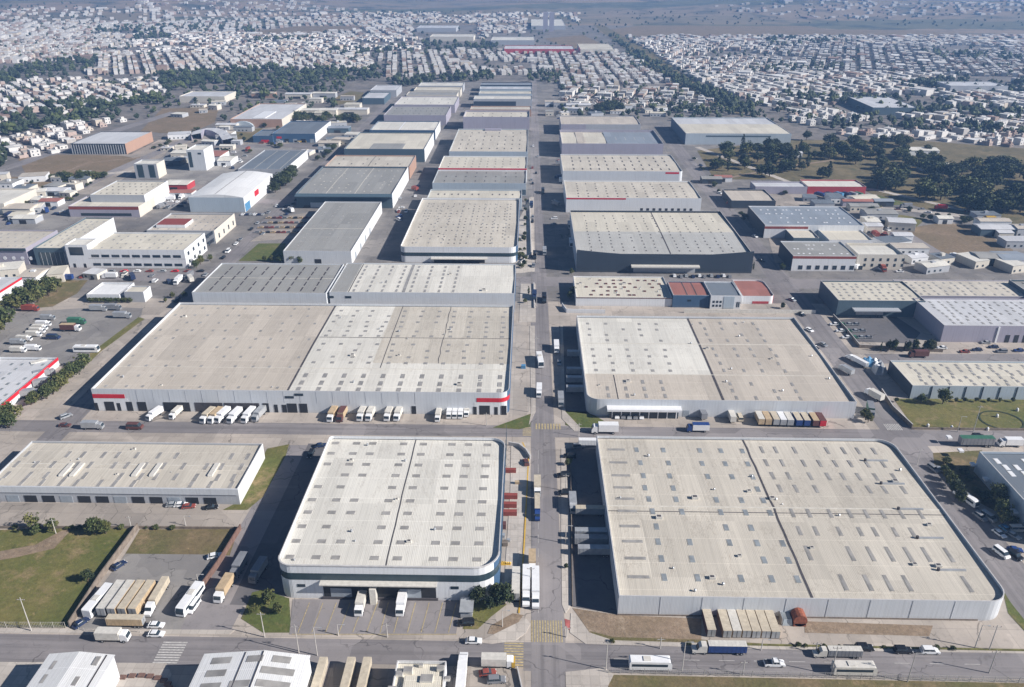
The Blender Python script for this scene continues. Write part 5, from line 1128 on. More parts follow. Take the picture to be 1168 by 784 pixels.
row('truck', [(44, 423, -50), (47, 434, -55), (30, 456, -70), (47, 444, -60)], 0, ['dirtywhite', 'silver', 'silver', 'silver'], 'truck', 'beside the crimson-striped store at the left', 'trucks beside the crimson-striped store', frm='counted downwards')
# left street traffic
def alongx(py, off):      # a point on the left street, pixel row py
    y = P(200, py)[1]; return PX((LS0 + LS1) / 2 + off, y, 0)
for i, (yy, off, k, c) in enumerate(((412, 6, 'suv', 'grayp'), (378, 5, 'suv', 'silver'), (346, -6, 'suv', 'black'), (336, 6, 'car', 'black'), (316, -5, 'car', 'silver'), (309, 5, 'car', 'white'), (296, -5, 'car', 'black'), (289, -6, 'van', 'white'), (280, -6, 'car', 'white'), (275, -6, 'car', 'grayp'),
      (268, 5, 'car', 'silver'), (263, -6, 'car', 'black'), (256, -6, 'car', 'silver'), (249, 6, 'car', 'navy'), (244, -6, 'suv', 'grayp'), (236, -5, 'car', 'white'), (229, 5, 'car', 'black'))):
    q = alongx(yy, off); veh(k, q[0], q[1], 178, c, '%s %s on the left-hand street, %s counted from the near end' % (CN[c], CAT[k], NUM[i + 1]), 'vehicles on the left-hand street')
for i in range(36):
    q = 306 + (i % 9) * 6 - (i // 9) * 4.5; yy = 250 + (i // 9) * 5.5
    veh('car', q, yy, 90, ('sand', 'brown', 'redd', 'grayp', 'sand', 'black')[i % 6], 'old car in the %s row of the junk-car yard' % ('farthest', 'second farthest', 'second nearest', 'nearest')[i // 9], 'old cars in the junk-car yard')
row('car', [(112 + i * 14.5, 311) for i in range(9)], 90, ['redd', 'grayp', 'red', 'white', 'redd', 'silver', 'red', 'redd', 'black'], 'car', 'under the ribbon-window office', 'cars under the ribbon-window office')
row('car', [(276 + i * 4.6, 246.5) for i in range(6)], 0, ['white', 'navy', 'silver'], 'car', 'in the small lot by the bright hangar', 'cars in the small lot by the bright hangar')
# far part of the main road and right-hand street
k = 0
for i, (yy, off, kd, c) in enumerate(((347, 2.6, 'truck', 'black'), (344, -2.6, 'truck', 'navy'), (306, -3, 'suv', 'grayp'), (297, -2, 'truck', 'black'), (292, 4, 'truck', 'silver'), (255, -3.4, 'suv', 'black'), (250, -3.2, 'suv', 'grayp'), (238, -4, 'truck', 'navy'), (222, 5, 'truck', 'black'), (211, -3, 'car', 'black'), (207, -4, 'car', 'grayp'), (199, 0, 'car', 'black'), (193, -3, 'car', 'redd'), (180, 2, 'car', 'silver'), (168, -2, 'car', 'white'))):
    y = P(622, yy)[1]; q = PX((MX0 + MX1) / 2 + off, y, 0)
    veh(kd, q[0], q[1], 180, c, '%s %s on the far stretch of the main road, %s counted from the crossing' % (CN[c], CAT[kd], NUM[i + 1]), 'vehicles on the far main road')
for i, (q, yy, c) in enumerate(((941, 397, 'grayp'), (925, 380, 'white'), (931, 400, 'black'), (916, 362, 'black'), (905, 345, 'silver'), (870, 300, 'black'), (862, 272, 'white'), (838, 236, 'grayp'), (822, 222, 'white'), (812, 205, 'black'), (800, 190, 'navy'), (793, 182, 'white'))):
    veh('car', q, yy, 205, c, '%s car on the right-hand street, %s counted from the two-bay tan warehouse' % (CN[c], NUM[i + 1]), 'cars on the right-hand street')
veh('bus', 652, 283, 180, 'white', 'white bus in the shade beside the black swooping wall', sc=1); veh('bus', 650, 262, 180, 'dirtywhite', 'off-white bus standing behind the white one beside the black swooping wall')
for i, (q, c) in enumerate(((936, 'bluep'), (947, 'navy'), (958, 'skyblue'), (966, 'navy'), (974, 'silver'), (980, 'green'))): veh('truck', q, 226, 30, c, '%s truck parked aslant below the crimson garage, %s from the left' % (CN[c], NUM[i + 1]), 'slanted trucks below the crimson garage')
for i, q in enumerate((834, 841, 848, 856, 863, 870, 877)): veh('truck', q, 233.5, 90, 'black' if i % 3 else 'redd', 'dark truck in the row before the flat tan workshop, %s from the left' % NUM[i + 1], 'dark trucks before the flat tan workshop', sc=.8)
for i, (q, yy, c, h_) in enumerate(((1110, 301, 'bluep', 90), (1093, 298, 'white', 40), (1080, 299, 'navy', 40), (1050, 288, 'navy', 35), (1076, 306, 'grayp', 90), (1012, 256, 'black', 40), (1005, 258, 'black', 60), (990, 268, 'grayp', 60), (1024, 240, 'brown', 90), (1034, 238, 'grayp', 95), (1052, 240, 'grayp', 100), (1060, 244, 'white', 60), (1074, 240, 'red', 80), (1104, 243, 'redd', 90), (1112, 248, 'silver', 70), (1128, 253, 'yellow', 90), (1150, 276, 'green', 90))):
    veh('truck' if i < 4 or i % 3 == 0 else 'car', q, yy, h_, c, '%s vehicle around the brown oval field, %s counted along its edge' % (CN[c], NUM[i + 1]), 'vehicles around the brown oval field')
for i in range(10): veh('car', 770 + i * 7 + random.uniform(-1, 1), 317 + (i % 2), 0, ('white', 'grayp', 'silver', 'navy')[i % 4], '%s car behind the faded red roofs, %s from the left' % (CN[('white', 'grayp', 'silver', 'navy')[i % 4]], NUM[i + 1]), 'cars behind the faded red roofs')

# ---------------------------------------------------------------- trees
def leafclump(b, c, r, n, m, s):
    for _ in range(n):
        d = Vector((random.gauss(0, 1), random.gauss(0, 1), random.gauss(0, .8))).normalized() * r * random.uniform(.45, 1.0)
        p = c + d; u = Vector((random.gauss(0, 1), random.gauss(0, 1), random.gauss(0, 1))).normalized(); w = u.orthogonal().normalized(); v = u.cross(w)
        k = s * random.uniform(.6, 1.3)
        b.face([p - w * k - v * k * .6, p + w * k - v * k * .5, p + w * k * .8 + v * k * .6, p - w * k * .7 + v * k * .7], m)
def tree_meshes(kind, seed):
    random.seed(seed); t = MB(); c = MB(); H = 8.0
    lm = M['leafd'] if kind in ('dark', 'cypress') else M['leafm'] if kind == 'round' else M['leafo']
    l2 = M['leafm'] if kind in ('dark', 'cypress') else M['leafo'] if kind == 'round' else M['leafm']
    th = H * (.3 if kind != 'cypress' else .12)
    t.cyl((0, 0, -.1), (random.uniform(-.2, .2), .1, th + 1.2), .24, .15, M['bark'], 7)
    if kind == 'cypress':
        for i in range(16):
            z = 1.0 + i * .45; r = 1.15 * math.sin(math.pi * min(1, (i + 1.5) / 17)) ** .7 * (1 if i < 8 else (17 - i) / 9)
            leafclump(c, Vector((random.uniform(-.2, .2), random.uniform(-.2, .2), z)), max(.25, r), 30, lm if random.random() < .8 else l2, .24)
    else:
        for i in range(13 if kind != 'sparse' else 6):
            a = random.uniform(0, 6.28); rr = random.uniform(.5, 2.0); z = random.uniform(th + .2, H - 1.5 - rr * .7)
            p = Vector((math.cos(a) * rr, math.sin(a) * rr, z))
            t.cyl((0, 0, th), tuple(p), .11, .04, M['bark'], 5)
            leafclump(c, p, random.uniform(1.2, 1.75) * (1 if kind != 'sparse' else .75), 95 if kind != 'sparse' else 40, lm if random.random() < .65 else l2, .3)
        leafclump(c, Vector((0, 0, H * .72)), 1.7, 90 if kind != 'sparse' else 20, lm, .32)
        for _ in range(5):
            a = random.uniform(0, 6.28); leafclump(c, Vector((math.cos(a) * 2.6, math.sin(a) * 2.6, random.uniform(3, 5.6))), .6, 16, l2, .26)
    return t.mesh('trunk'), c.mesh('crown')
TM = {k: [tree_meshes(k, 11 + i * 7 + j * 31) for i in range(4)] for j, k in enumerate(('dark', 'round', 'sparse', 'cypress'))}
random.seed(5)
def tree(kind, px, py, h, label, group=None, w=1.0, name=None):
    x, y = P(px, py); tm, cm = random.choice(TM[kind]); s = h / 8.0
    root = empty(name or {'dark': 'tree', 'round': 'tree', 'sparse': 'young_tree', 'cypress': 'cypress_tree'}[kind], (x, y, 0.02), random.uniform(0, 6.28))
    root.scale = (s * w, s * w, s); tag(root, label, 'tree', group)
    link('trunk', tm, root); link('crown', cm, root); return root
tree('sparse', 38, 606, 8, 'thin bare-looking tree leaning at the top of the left green field'); tree('round', 42, 609, 3.6, 'low dense bush-like tree beside the thin leaning tree at the field top', w=1.5)
tree('round', 61, 606, 5.5, 'small round olive tree between the thin leaning tree and the dirt path'); tree('round', 108, 609, 7, 'pointed green tree, left of the pair at the top right of the green field'); tree('round', 121, 609, 6, 'smaller green tree, right of the pair at the top right of the green field')
tree('dark', 101, 664, 5, 'single tree with a long shadow by the lower right of the green field'); tree('round', 97, 549 + 54, 1.8, 'tiny tree on the kerb by the field top')
for i, (q, yy, h, k) in enumerate(((545, 688, 7, 'dark'), (567, 686, 7, 'round'), (575, 690, 8, 'dark'), (560, 695, 5, 'dark'))): tree(k, q, yy, h, 'tree on the corner lawn by the rounded white corner, %s from the left' % NUM[(1, 3, 4, 2)[i]], 'corner lawn trees')
for i, (q, yy, h) in enumerate(((307, 690, 6), (318, 700, 4), (290, 700, 3.5))): tree('round', q, yy, h, 'tree on the lawn left of the yellow-lined parking, the %s' % ('tallest', 'middle-sized', 'leftmost small one')[i], 'lawn trees left of the parking')
for i, (q, yy, h, w_) in enumerate(((30, 352, 13, 1.2), (15, 356, 11, 1.3), (44, 345, 11, 1.2), (56, 338, 13, 1.1), (38, 337, 11, 1.1), (65, 333, 10, 1.0), (3, 376, 13, 1.4), (-6, 384, 12, 1.4), (24, 345, 10, 1.2))): tree('round', q, yy, h, 'big round green tree in the clump left of the white forecourt canopy', 'round trees at the left', w=w_)
for i, (q, yy, h) in enumerate(((96, 420, 8), (90, 424, 6), (82, 431, 8), (76, 436, 7), (69, 444, 8), (61, 450, 7), (54, 455, 7), (40, 460, 6), (14, 482, 10), (9, 488, 8), (36, 462, 5))): tree('round', q, yy, h, 'green tree in the line along the left-hand street, %s counted downwards' % NUM[i + 1], 'tree line along the left-hand street', w=1.3)
for i in range(12): tree('round', 103 + i * 4.2, 345, 3.2, 'clipped dark bush in the hedge under the white forecourt canopy', 'hedge bushes', w=1.3, name='bush')['category'] = 'bush'
for i, (q, yy, h) in enumerate(((229, 302, 7), (224, 306, 6), (240, 298, 5), (211, 340, 4), (197, 340, 4), (189, 345, 3))): tree('round', q, yy, h, 'garden tree beside the left-hand street near the ribbon-window office, %s' % ('tallest', 'left of the tallest', 'right of the tallest', 'right of the gray box', 'nearest the gray box', 'smallest')[i], 'garden trees near the office')
for i, (q, yy, h) in enumerate(((320, 300, 6), (334, 300, 7), (343, 301, 6), (311, 299, 5), (302, 298, 4))): tree('round', q, yy, h, 'tree at the edge of the lawn patch before the gray warehouse, %s from the right' % NUM[(3, 2, 1, 4, 5)[i]], 'trees at the lawn patch')
for i, (q, yy, h) in enumerate(((320, 216, 15), (326, 212, 14), (331, 206, 13), (314, 220, 10), (334, 200, 10))): tree('dark', q, yy, h, 'dense dark tree in the wedge between the bright hangar and the flared roof', 'dark trees by the bright hangar', w=1.3)
for i in range(9): tree('dark' if i % 3 else 'round', PX(MX0 - 4, P(605, 230 + i * 9)[1], 0)[0], 230 + i * 9 + (i * 7 % 5), 2.6 + (i % 3) * .8, 'small tree on the strip left of the far main road', 'trees on the strip left of the far main road', w=1.1)
for i, (q, yy, h, k) in enumerate(((654, 337, 6, 'dark'), (650, 341, 5, 'round'), (599, 346, 3, 'round'), (603, 336, 5, 'cypress'), (652, 313, 4, 'round'), (647, 531, 3, 'round'), (646, 648, 2, 'dark'), (892, 308, 5, 'round'), (892, 352, 4, 'dark'), (859, 308, 5, 'cypress'))): tree(k, q, yy, h, ('dark tree at the left end of the low workshop block', 'pale shrub beside the dark tree at the workshop block', 'low shrub on the verge before the third crossing', 'narrow cypress on the verge before the third crossing', 'round shrub under the black swooping wall', 'bush at the corner of the shaded loading yard', 'tiny dark shrub on the pavement by the shaded loading yard', 'tree on the point right of the black swooping wall', 'bush on the corner right of the red-and-white workshop', 'thin cypress touching the black swooping wall')[i])
for i, q in enumerate((1004, 1013, 1020, 1031, 1036, 1042, 1052, 1056, 1060, 1066)): tree('dark' if i % 3 else 'cypress', q, 401 - (i % 2), 5 + (i % 3), 'palm-like small tree in the row under the teal-walled yard, %s from the left' % NUM[i + 1], 'row of small trees under the teal-walled yard', w=.8)
tree('round', 1075, 461, 8, 'bright green tree touching the pale blue wall above the sports field'); tree('round', 1050, 460, 5, 'smaller tree left of the bright green one above the sports field'); 
for i, q in enumerate((1022, 1090, 1100, 1113, 1127, 1140, 1155)): tree('round', q, 459, 2.5, 'low shrub at the foot of the pale blue wall, %s from the left' % NUM[i + 1], 'shrubs at the foot of the pale blue wall')
for i, (q, yy, h) in enumerate(((1080, 548, 5), (1085, 556, 6), (1090, 565, 7), (1136, 575, 9), (1140, 590, 8), (1143, 598, 6), (1076, 540, 4), (1096, 574, 6), (985, 477, 5), (990, 482, 5))): tree('dark' if i in (2, 7) else 'round', q, yy, h, ('tree at the upper end of the right verge', 'second tree down the right verge', 'dark tree on the right verge above the minibus', 'tallest tree in front of the pale blue side wall', 'olive tree under the tallest one by the pale blue side wall', 'lowest tree by the pale blue side wall', 'small tree at the tip of the right verge', 'dark tree right beside the minibus', 'tree on the corner by the gray-topped truck', 'shrubby tree under the gray-topped truck')[i])
# ---- woods and belts : (label, kinds, count, height, pixel polygon of the trunks)
BELT = [
 ('tree of the scrubby park by the far street', ('dark', 'dark', 'round', 'cypress'), 62, (9, 15), [(800, 176), (880, 165), (1000, 165), (1010, 205), (880, 205), (812, 200)], 1.3),
 ('tree of the wood at the right edge', ('dark', 'dark', 'round'), 66, (11, 17), [(1000, 205), (1060, 190), (1168, 190), (1200, 255), (1110, 246), (1040, 225), (1000, 215)], 1.4),
 ('tree of the belt between wood and town', ('dark', 'round'), 36, (8, 13), [(900, 160), (1040, 160), (1080, 190), (1000, 205), (980, 170)], 1.3),
 ('tree of the belt before the salmon-edged hall', ('dark', 'round'), 22, (8, 11), [(335, 135), (400, 135), (420, 140), (340, 141)], 1.4),
 ('tree of the clump beyond the right column', ('dark',), 12, (9, 13), [(678, 125), (708, 122), (712, 128), (680, 130)], 1.5),
 ('tree of the row below the pavilion field', ('dark', 'round'), 12, (6, 9), [(50, 203), (125, 203), (120, 208), (55, 208)], 1.5),
]
nt_ = 0
for (lb, kinds, n, hr, poly, w_) in BELT:
    xs = [p[0] for p in poly]; ys = [p[1] for p in poly]; k = 0
    while k < n:
        q, yy = random.uniform(min(xs), max(xs)), random.uniform(min(ys), max(ys))
        if not inpoly((q, yy), poly): continue
        kk = random.choice(kinds); ht = random.uniform(*hr); fy = (yy - min(ys)) / (max(ys) - min(ys)); fx_ = (q - min(xs)) / (max(xs) - min(xs))
        pos_ = ('back ' if fy < .33 else 'front ' if fy > .66 else 'middle ') + ('left' if fx_ < .33 else 'right' if fx_ > .66 else 'centre')
        tree(kk, q, yy, ht, ('tall ' if ht > (hr[0] + hr[1]) / 2 else 'low ') + {'dark': 'dark tree', 'round': 'olive-green tree', 'cypress': 'slim pointed tree'}[kk] + ', ' + pos_ + lb[lb.index('tree') + 4:], 'trees' + lb[4:], w=w_ * random.uniform(.8, 1.2)); k += 1
# ---- far woods as one mass of foliage
def farcrown(b, x, y, z, r, h):
    m = M['leafd'] if random.random() < .75 else M['leafm']
    for _ in range(9):
        a = random.uniform(0, 6.28); q = random.uniform(0, .6) * r; zz = z + random.uniform(.35, .85) * h; s = r * random.uniform(.35, .6)
        c = Vector((x + math.cos(a) * q, y + math.sin(a) * q, zz)); n = 5; n0 = len(b.v); k = b.mi(m)
        b.v.append((c.x, c.y, c.z + s * .9))
        for i in range(n): t = a + i * 6.283 / n; u = s * random.uniform(.7, 1.2); b.v.append((c.x + u * math.cos(t), c.y + u * math.sin(t), c.z - random.uniform(-.2, .5) * s))
        b.v.append((c.x, c.y, c.z - s * 1.1))
        for i in range(n):
            j = (i + 1) % n; b.f.append((n0, n0 + 1 + i, n0 + 1 + j)); b.m.append(k); b.f.append((n0 + 1 + i, n0 + n + 1, n0 + 1 + j)); b.m.append(k)
WOODS = [ ([(185, 100), (250, 94), (420, 90), (410, 100), (370, 108), (300, 113), (260, 110), (200, 110)], 90, 13), ([(0, 150), (30, 130), (140, 130), (145, 137), (60, 146), (10, 160)], 80, 12), # pixel polygons, trees per polygon, height
 ([(-10, 90), (20, 78), (60, 70), (110, 68), (108, 80), (50, 90), (-10, 100)], 130, 12), ([(150, 42), (190, 38), (195, 46), (152, 48)], 40, 12),
 ([(180, 88), (240, 82), (330, 80), (430, 84), (430, 92), (260, 96), (185, 100)], 260, 13), ([(440, 92), (560, 86), (565, 92), (450, 100)], 110, 11), ([(480, 50), (570, 50), (568, 58), (490, 60)], 80, 12),
 ([(380, 58), (470, 54), (470, 62), (385, 66)], 60, 11), ([(100, 34), (200, 30), (300, 34), (300, 38), (100, 40)], 90, 14), ([(0, 22), (110, 18), (110, 24), (0, 28)], 60, 14),
 ([(690, 40), (700, 40), (735, 66), (780, 92), (862, 126), (850, 132), (770, 98), (722, 70)], 240, 11), ([(840, 78), (900, 74), (960, 76), (960, 82), (850, 86)], 90, 10), ([(880, 108), (930, 112), (1030, 116), (1030, 122), (900, 118)], 90, 11),
 ([(1020, 96), (1080, 92), (1168, 100), (1200, 108), (1080, 104), (1030, 102)], 110, 12), ([(1040, 60), (1168, 66), (1200, 72), (1060, 68)], 80, 12), ([(870, 46), (960, 44), (1000, 50), (880, 54)], 70, 12), ([(1000, 125), (1090, 128), (1180, 130), (1180, 136), (1010, 132)], 90, 11),
 ([(600, 84), (640, 82), (636, 96), (606, 96)], 40, 9), ([(740, 118), (800, 122), (880, 130), (870, 136), (745, 128)], 90, 8), ([(50, 120), (190, 112), (200, 118), (60, 130)], 120, 11), ([(-10, 170), (10, 168), (12, 190), (-10, 196)], 20, 10), ([(280, 45), (360, 44), (360, 48), (280, 50)], 50, 11), ([(930, 138), (1060, 142), (1168, 150), (1168, 156), (940, 148)], 90, 10),
]
b = MB()
for poly, n, h in WOODS:
    xs = [p[0] for p in poly]; ys = [p[1] for p in poly]; k = 0
    while k < n:
        q, yy = random.uniform(min(xs), max(xs)), random.uniform(min(ys), max(ys))
        if not inpoly((q, yy), poly): continue
        x, y = P(q, yy); hh_ = h * random.uniform(.45, 1.1); farcrown(b, x, y, 0, hh_ * random.uniform(.4, .6), hh_); k += 1
for _ in range(3000):     # garden and street trees all through the town
    yy = 16 + 124 * random.random() ** 1.3; q = random.uniform(-20, 1190)
    if 400 < q < 640 and yy > 88: continue
    if any(inpoly((q, yy), e[2]) for e in G if 'field' in e[0]): continue
    x, y = P(q, yy); h = random.uniform(4, 8); farcrown(b, x, y, hillz(x, y), h * .6, h)
tag(b.build('distant_trees'), 'hazy dark green woods, belts and garden trees spread through the distant town', 'woods', kind='stuff')

# ---------------------------------------------------------------- houses
HM = [(plain('house_white', (.60, .585, .56), .8), plain('house_roof_white', (.56, .55, .53), .8)), (plain('house_cream', (.52, .46, .38), .8), plain('house_roof_gray', (.42, .41, .40), .8)),
      (plain('house_pink', (.42, .33, .29), .8), plain('house_roof_tan', (.42, .38, .33), .8)), (plain('house_gray', (.40, .38, .36), .8), plain('house_roof_pale', (.70, .70, .69), .8)), (plain('house_brick', (.26, .20, .17), .9), plain('house_roof_red', (.28, .19, .155), .8))]
def housebox(b, w, l, h, k, x=0, y=0, a=0.0, z=0.0, detail=False):
    wm, rm = HM[k]; ca, sa = math.cos(a), math.sin(a); n = len(b.v)
    for zz in (z - 1 if z > 0 else 0, z + h):
        for (u, v) in ((-w / 2, -l / 2), (w / 2, -l / 2), (w / 2, l / 2), (-w / 2, l / 2)): b.v.append((x + u * ca - v * sa, y + u * sa + v * ca, zz))
    kw, kr = b.mi(wm), b.mi(rm)
    b.f += [(n, n + 1, n + 5, n + 4), (n + 1, n + 2, n + 6, n + 5), (n + 2, n + 3, n + 7, n + 6), (n + 3, n, n + 4, n + 7), (n + 4, n + 5, n + 6, n + 7)]; b.m += [kw] * 4 + [kr]
HP = []
random.seed(21); lim = {'houses in the far-left quarter': (40, 95), 'houses beyond the right column': (680, 745), 'houses over the right-hand wood': (1040, 1110), 'houses between pavilion and upper right': (915, 955)}
for i in range(24):
    w, l, h = random.uniform(6.5, 9.5), random.uniform(8, 12.5), random.choice((3.0, 3.2, 3.4, 6.0)); k = random.choice((0, 0, 0, 0, 0, 1, 2, 3, 4)); wm, rm = HM[k]
    b = MB(); t = .2
    b.box(-w / 2, w / 2, -l / 2, l / 2, 0, h, wm, top=wm); wb = b
    b = MB(); b.box(-w / 2 + .2, w / 2 - .2, -l / 2 + .2, l / 2 - .2, h, h + .12, rm)
    if random.random() < .6: q = random.uniform(-w / 4, w / 4); b.box(q - 1.6, q + 1.6, -l / 4 - 1.5, -l / 4 + 1.5, h, h + 2.3, wm, top=rm)
    if random.random() < .6: b.cyl((w / 4, l / 4, h), (w / 4, l / 4, h + 1.3), .55, .5, M['black'] if random.random() < .5 else M['white'], 8)
    roof = b.mesh('roof')
    b = wb
    for zz in ([1.0] if h < 5 else [1.0, 4.0]):
        for q in (-w / 4, w / 4): b.box(q - .6, q + .6, -l / 2 - .04, -l / 2 + .02, zz, zz + 1.2, M['glass'])
    HP.append((wb.mesh('wall'), roof, None, w, l, h, ('white', 'cream', 'pinkish', 'gray', 'brick')[k], None))
# districts : pixel polygon, street direction, plot pitch, label (None = part of the far mass)
EXC = [p for (n, m, p) in G if n in ('brown_field', 'park_ground', 'sports_field', 'rail_corridor')] + [w[0] for w in WOODS[1:5]] + [WOODS[10][0]] + [
  [(150, 110), (420, 92), (560, 90), (640, 84), (640, 134), (600, 320), (150, 320)], [(100, 152), (130, 142), (300, 120), (300, 220), (60, 220), (60, 178), (78, 166)], [(555, 38), (705, 38), (705, 60), (555, 60)], [(962, 108), (1075, 110), (1075, 134), (962, 134)], [(1078, 90), (1158, 90), (1158, 102), (1078, 102)],
  [(470, 26), (545, 26), (545, 45), (470, 45)], [(600, 20), (650, 20), (650, 38), (600, 38)], [(760, 130), (900, 128), (900, 165), (760, 165)], [(628, 126), (770, 126), (770, 165), (628, 165)], [(-10, 190), (70, 179), (70, 300), (-10, 300)]]
DIST = [
 ([(-60, 168), (40, 146), (92, 136), (150, 136), (175, 140), (104, 152), (70, 172), (30, 182), (-60, 190)], .85, (10.5, 12.5), '%s house in the crowded far-left quarter behind the pavilion, %s', 'houses in the far-left quarter'),
 ([(628, 104), (780, 100), (830, 128), (700, 131), (690, 120), (630, 127)], -.25, (9.5, 14), '%s house in the quarter straight beyond the right column, %s', 'houses beyond the right column'),
 ([(930, 150), (1000, 150), (1100, 140), (1240, 150), (1240, 188), (1140, 186), (1090, 178), (1000, 160)], .55, (11, 16), '%s house in the quarter over the right-hand wood, %s', 'houses over the right-hand wood'),
 ([(880, 124), (1000, 128), (990, 140), (925, 146), (880, 132)], .4, (10, 15), '%s house in the quarter behind the blue-sided pavilion, %s', 'houses between pavilion and upper right'),
]
def worldgrid(poly, ang, pitch):
    W = [P(*p) for p in poly]; ca, sa = math.cos(ang), math.sin(ang)
    loc = [(x * ca + y * sa, -x * sa + y * ca) for x, y in W]
    u0, u1 = min(p[0] for p in loc), max(p[0] for p in loc); v0, v1 = min(p[1] for p in loc), max(p[1] for p in loc)
    out = []; u = u0; i = 0
    while u < u1:
        v = v0
        while v < v1:
            if inpoly((u, v), loc): out.append((u * ca - v * sa, u * sa + v * ca))
            v += pitch[1]
        i += 1; u += pitch[0] * (1.0 if i % 2 else 1.75)
    return out
placed = 0; cand = []
for poly, ang, pitch, lb, grp in DIST:
    for (x, y) in worldgrid(poly, ang, pitch):
        if any(inpoly(PX(x, y), e) for e in EXC): continue
        cand.append((y, x, ang, lb, grp))
cand.sort()
rest = []
for i, (y, x, ang, lb, grp) in enumerate(cand):
    if placed < 300 and random.random() < .97:
        wall, roof, win, w, l, h, cn, _ = random.choice(HP)
        root = empty('house', (x + random.uniform(-1.6, 1.6), y + random.uniform(-1.6, 1.6), 0.03), ang + random.choice((0, 0, 1.57)) + random.uniform(-.06, .06)); root.scale = (random.uniform(.85, 1.15), random.uniform(.7, 1.0), random.uniform(.8, 1.1)); pp = PX(x, y); tag(root, lb % (cn + (' one-storey' if h < 5 else ' two-storey'), (('back ' if pp[1] < 158 else 'front ') * (grp.endswith('wood')) + ('left end' if pp[0] < lim[grp][0] else 'right end' if pp[0] > lim[grp][1] else 'middle'))), 'house', grp)
        link('wall', wall, root); link('roof', roof, root); placed += 1
    else: rest.append((x, y, ang))
b = MB()
for x, y, ang in rest: housebox(b, random.uniform(7, 9), random.uniform(10, 14), random.choice((3.3, 6.3)), random.choice((0, 0, 0, 1, 1, 2, 3, 4)), x, y, ang)
FARD = [  # (pixel polygon, street angle, pitch, keep)
 ([(-60, 104), (20, 92), (180, 92), (190, 108), (150, 118), (60, 132), (0, 140), (-60, 150)], .7, (9, 11), .86), ([(100, 66), (330, 56), (420, 62), (430, 82), (330, 82), (100, 86)], .45, (8.5, 11), .88), ([(-60, 50), (150, 46), (150, 66), (-60, 76)], .2, (10, 12), .8),
 ([(150, 38), (330, 40), (480, 44), (480, 58), (150, 60)], -.3, (10, 12), .82), ([(430, 60), (600, 58), (600, 86), (440, 88)], .15, (9.5, 12), .85), ([(604, 62), (700, 58), (760, 96), (640, 102), (606, 100)], .02, (8.5, 12), .88), ([(700, 62), (735, 66), (800, 104), (770, 100)], -.25, (8.5, 12), .85),
 ([(712, 48), (1000, 44), (1230, 52), (1230, 90), (1000, 84), (840, 90), (780, 84)], -.35, (9, 11.5), .88), ([(780, 86), (1000, 84), (1230, 98), (1230, 128), (1010, 118), (870, 122), (820, 104)], .45, (8.5, 12), .88), ([(1000, 130), (1230, 130), (1230, 146), (1060, 142)], .6, (9, 12), .85),
 ([(-60, 30), (200, 26), (620, 22), (620, 44), (480, 46), (200, 42), (-60, 50)], .3, (13, 16), .72), ([(690, 42), (1230, 42), (1230, 54), (712, 50)], .2, (11.5, 14), .8), ([(800, 14), (1230, 12), (1230, 24), (900, 24)], .1, (17, 20), .16), ([(0, 20), (660, 16), (660, 26), (0, 28)], .4, (14, 17), .35), ([(150, 12), (330, 8), (420, 14), (160, 20)], .2, (16, 20), .3)]
for poly, ang, pitch, keep in FARD:
    for (x, y) in worldgrid(poly, ang, pitch):
        if random.random() > keep: continue
        # empty pockets, squares and yards
        nn = math.sin(x * .011 + y * .006) + math.sin(y * .013 - x * .004 + 1) + .6 * math.sin(x * .03 + 2) * math.sin(y * .027)
        if nn > 1.6: continue
        pp = PX(x, y)
        if any(inpoly(pp, e) for e in EXC): continue
        big = random.random() < .02; sc_ = 2.6 if big else 1
        housebox(b, random.uniform(.62, .85) * pitch[0] * sc_, random.uniform(.7, .98) * pitch[1] * sc_, random.choice((3.2, 3.4, 6, 6.5)) * (1.2 if big else 1), random.choice((0, 0, 0, 0, 1, 2, 3, 3, 4)), x, y, ang + random.uniform(-.05, .05), hillz(x, y))
print('houses far faces', len(b.f), 'near', placed)
tag(b.build('distant_houses'), 'dense mass of small pale flat-roofed houses filling the distance on both sides', 'houses', kind='stuff')

# ---------------------------------------------------------------- walls, fences, poles, small things
def wall_line(name, label, pts, h, t, m, cat='wall', cap=None):
    b = MB(); W = [Vector(P(*p)) for p in pts]
    for p, q in zip(W, W[1:]):
        d = (q - p).normalized(); n = Vector((-d.y, d.x)) * t / 2; a = [p - n, q - n, q + n, p + n]
        for i in range(4): u, w = a[i], a[(i + 1) % 4]; b.face([(u.x, u.y, 0), (w.x, w.y, 0), (w.x, w.y, h), (u.x, u.y, h)], M[m])
        b.face([(u.x, u.y, h) for u in a], M[cap or m])
    return tag(b.build(name), label, cat)
def fence(name, label, a, c, h, m='pole', step=3.0, rails=(.3, .95)):
    p, q = Vector(P(*a)), Vector(P(*c)); L = (q - p).length; d = (q - p).normalized(); ang = math.atan2(d.y, d.x)
    root = empty(name, (p.x, p.y, 0), ang); tag(root, label, 'fence'); n = min(100, int(L / step))
    b = MB(); b.box(-.05, .05, -.05, .05, 0, h, M[m]); me = b.mesh('post')
    for i in range(n + 1): link('post', me, root, (L * i / n, 0, 0))
    b = MB()
    for r in rails: b.box(0, L, -.025, .025, h * r - .03, h * r + .03, M[m], bottom=True)
    k = int(L / .45)
    for i in range(k): b.box(i * .45, i * .45 + .05, -.015, .015, .1, h * .97, M[m])
    b.build('panel', root)
wall_line('brick_wall', 'dark block wall running down between the green field and the trailer lot', [(158, 603), (116, 660), (80, 716)], 2.2, .35, 'wallconc')
wall_line('brick_wall', 'red-brown brick wall between the trailer lot and the side street', [(275, 604), (250, 645), (218, 690)], 2.2, .35, 'brick')
wall_line('low_wall', 'low concrete wall along the back of the green field and dry lot', [(-60, 603), (158, 603), (275, 604)], 1.0, .25, 'wallconc')
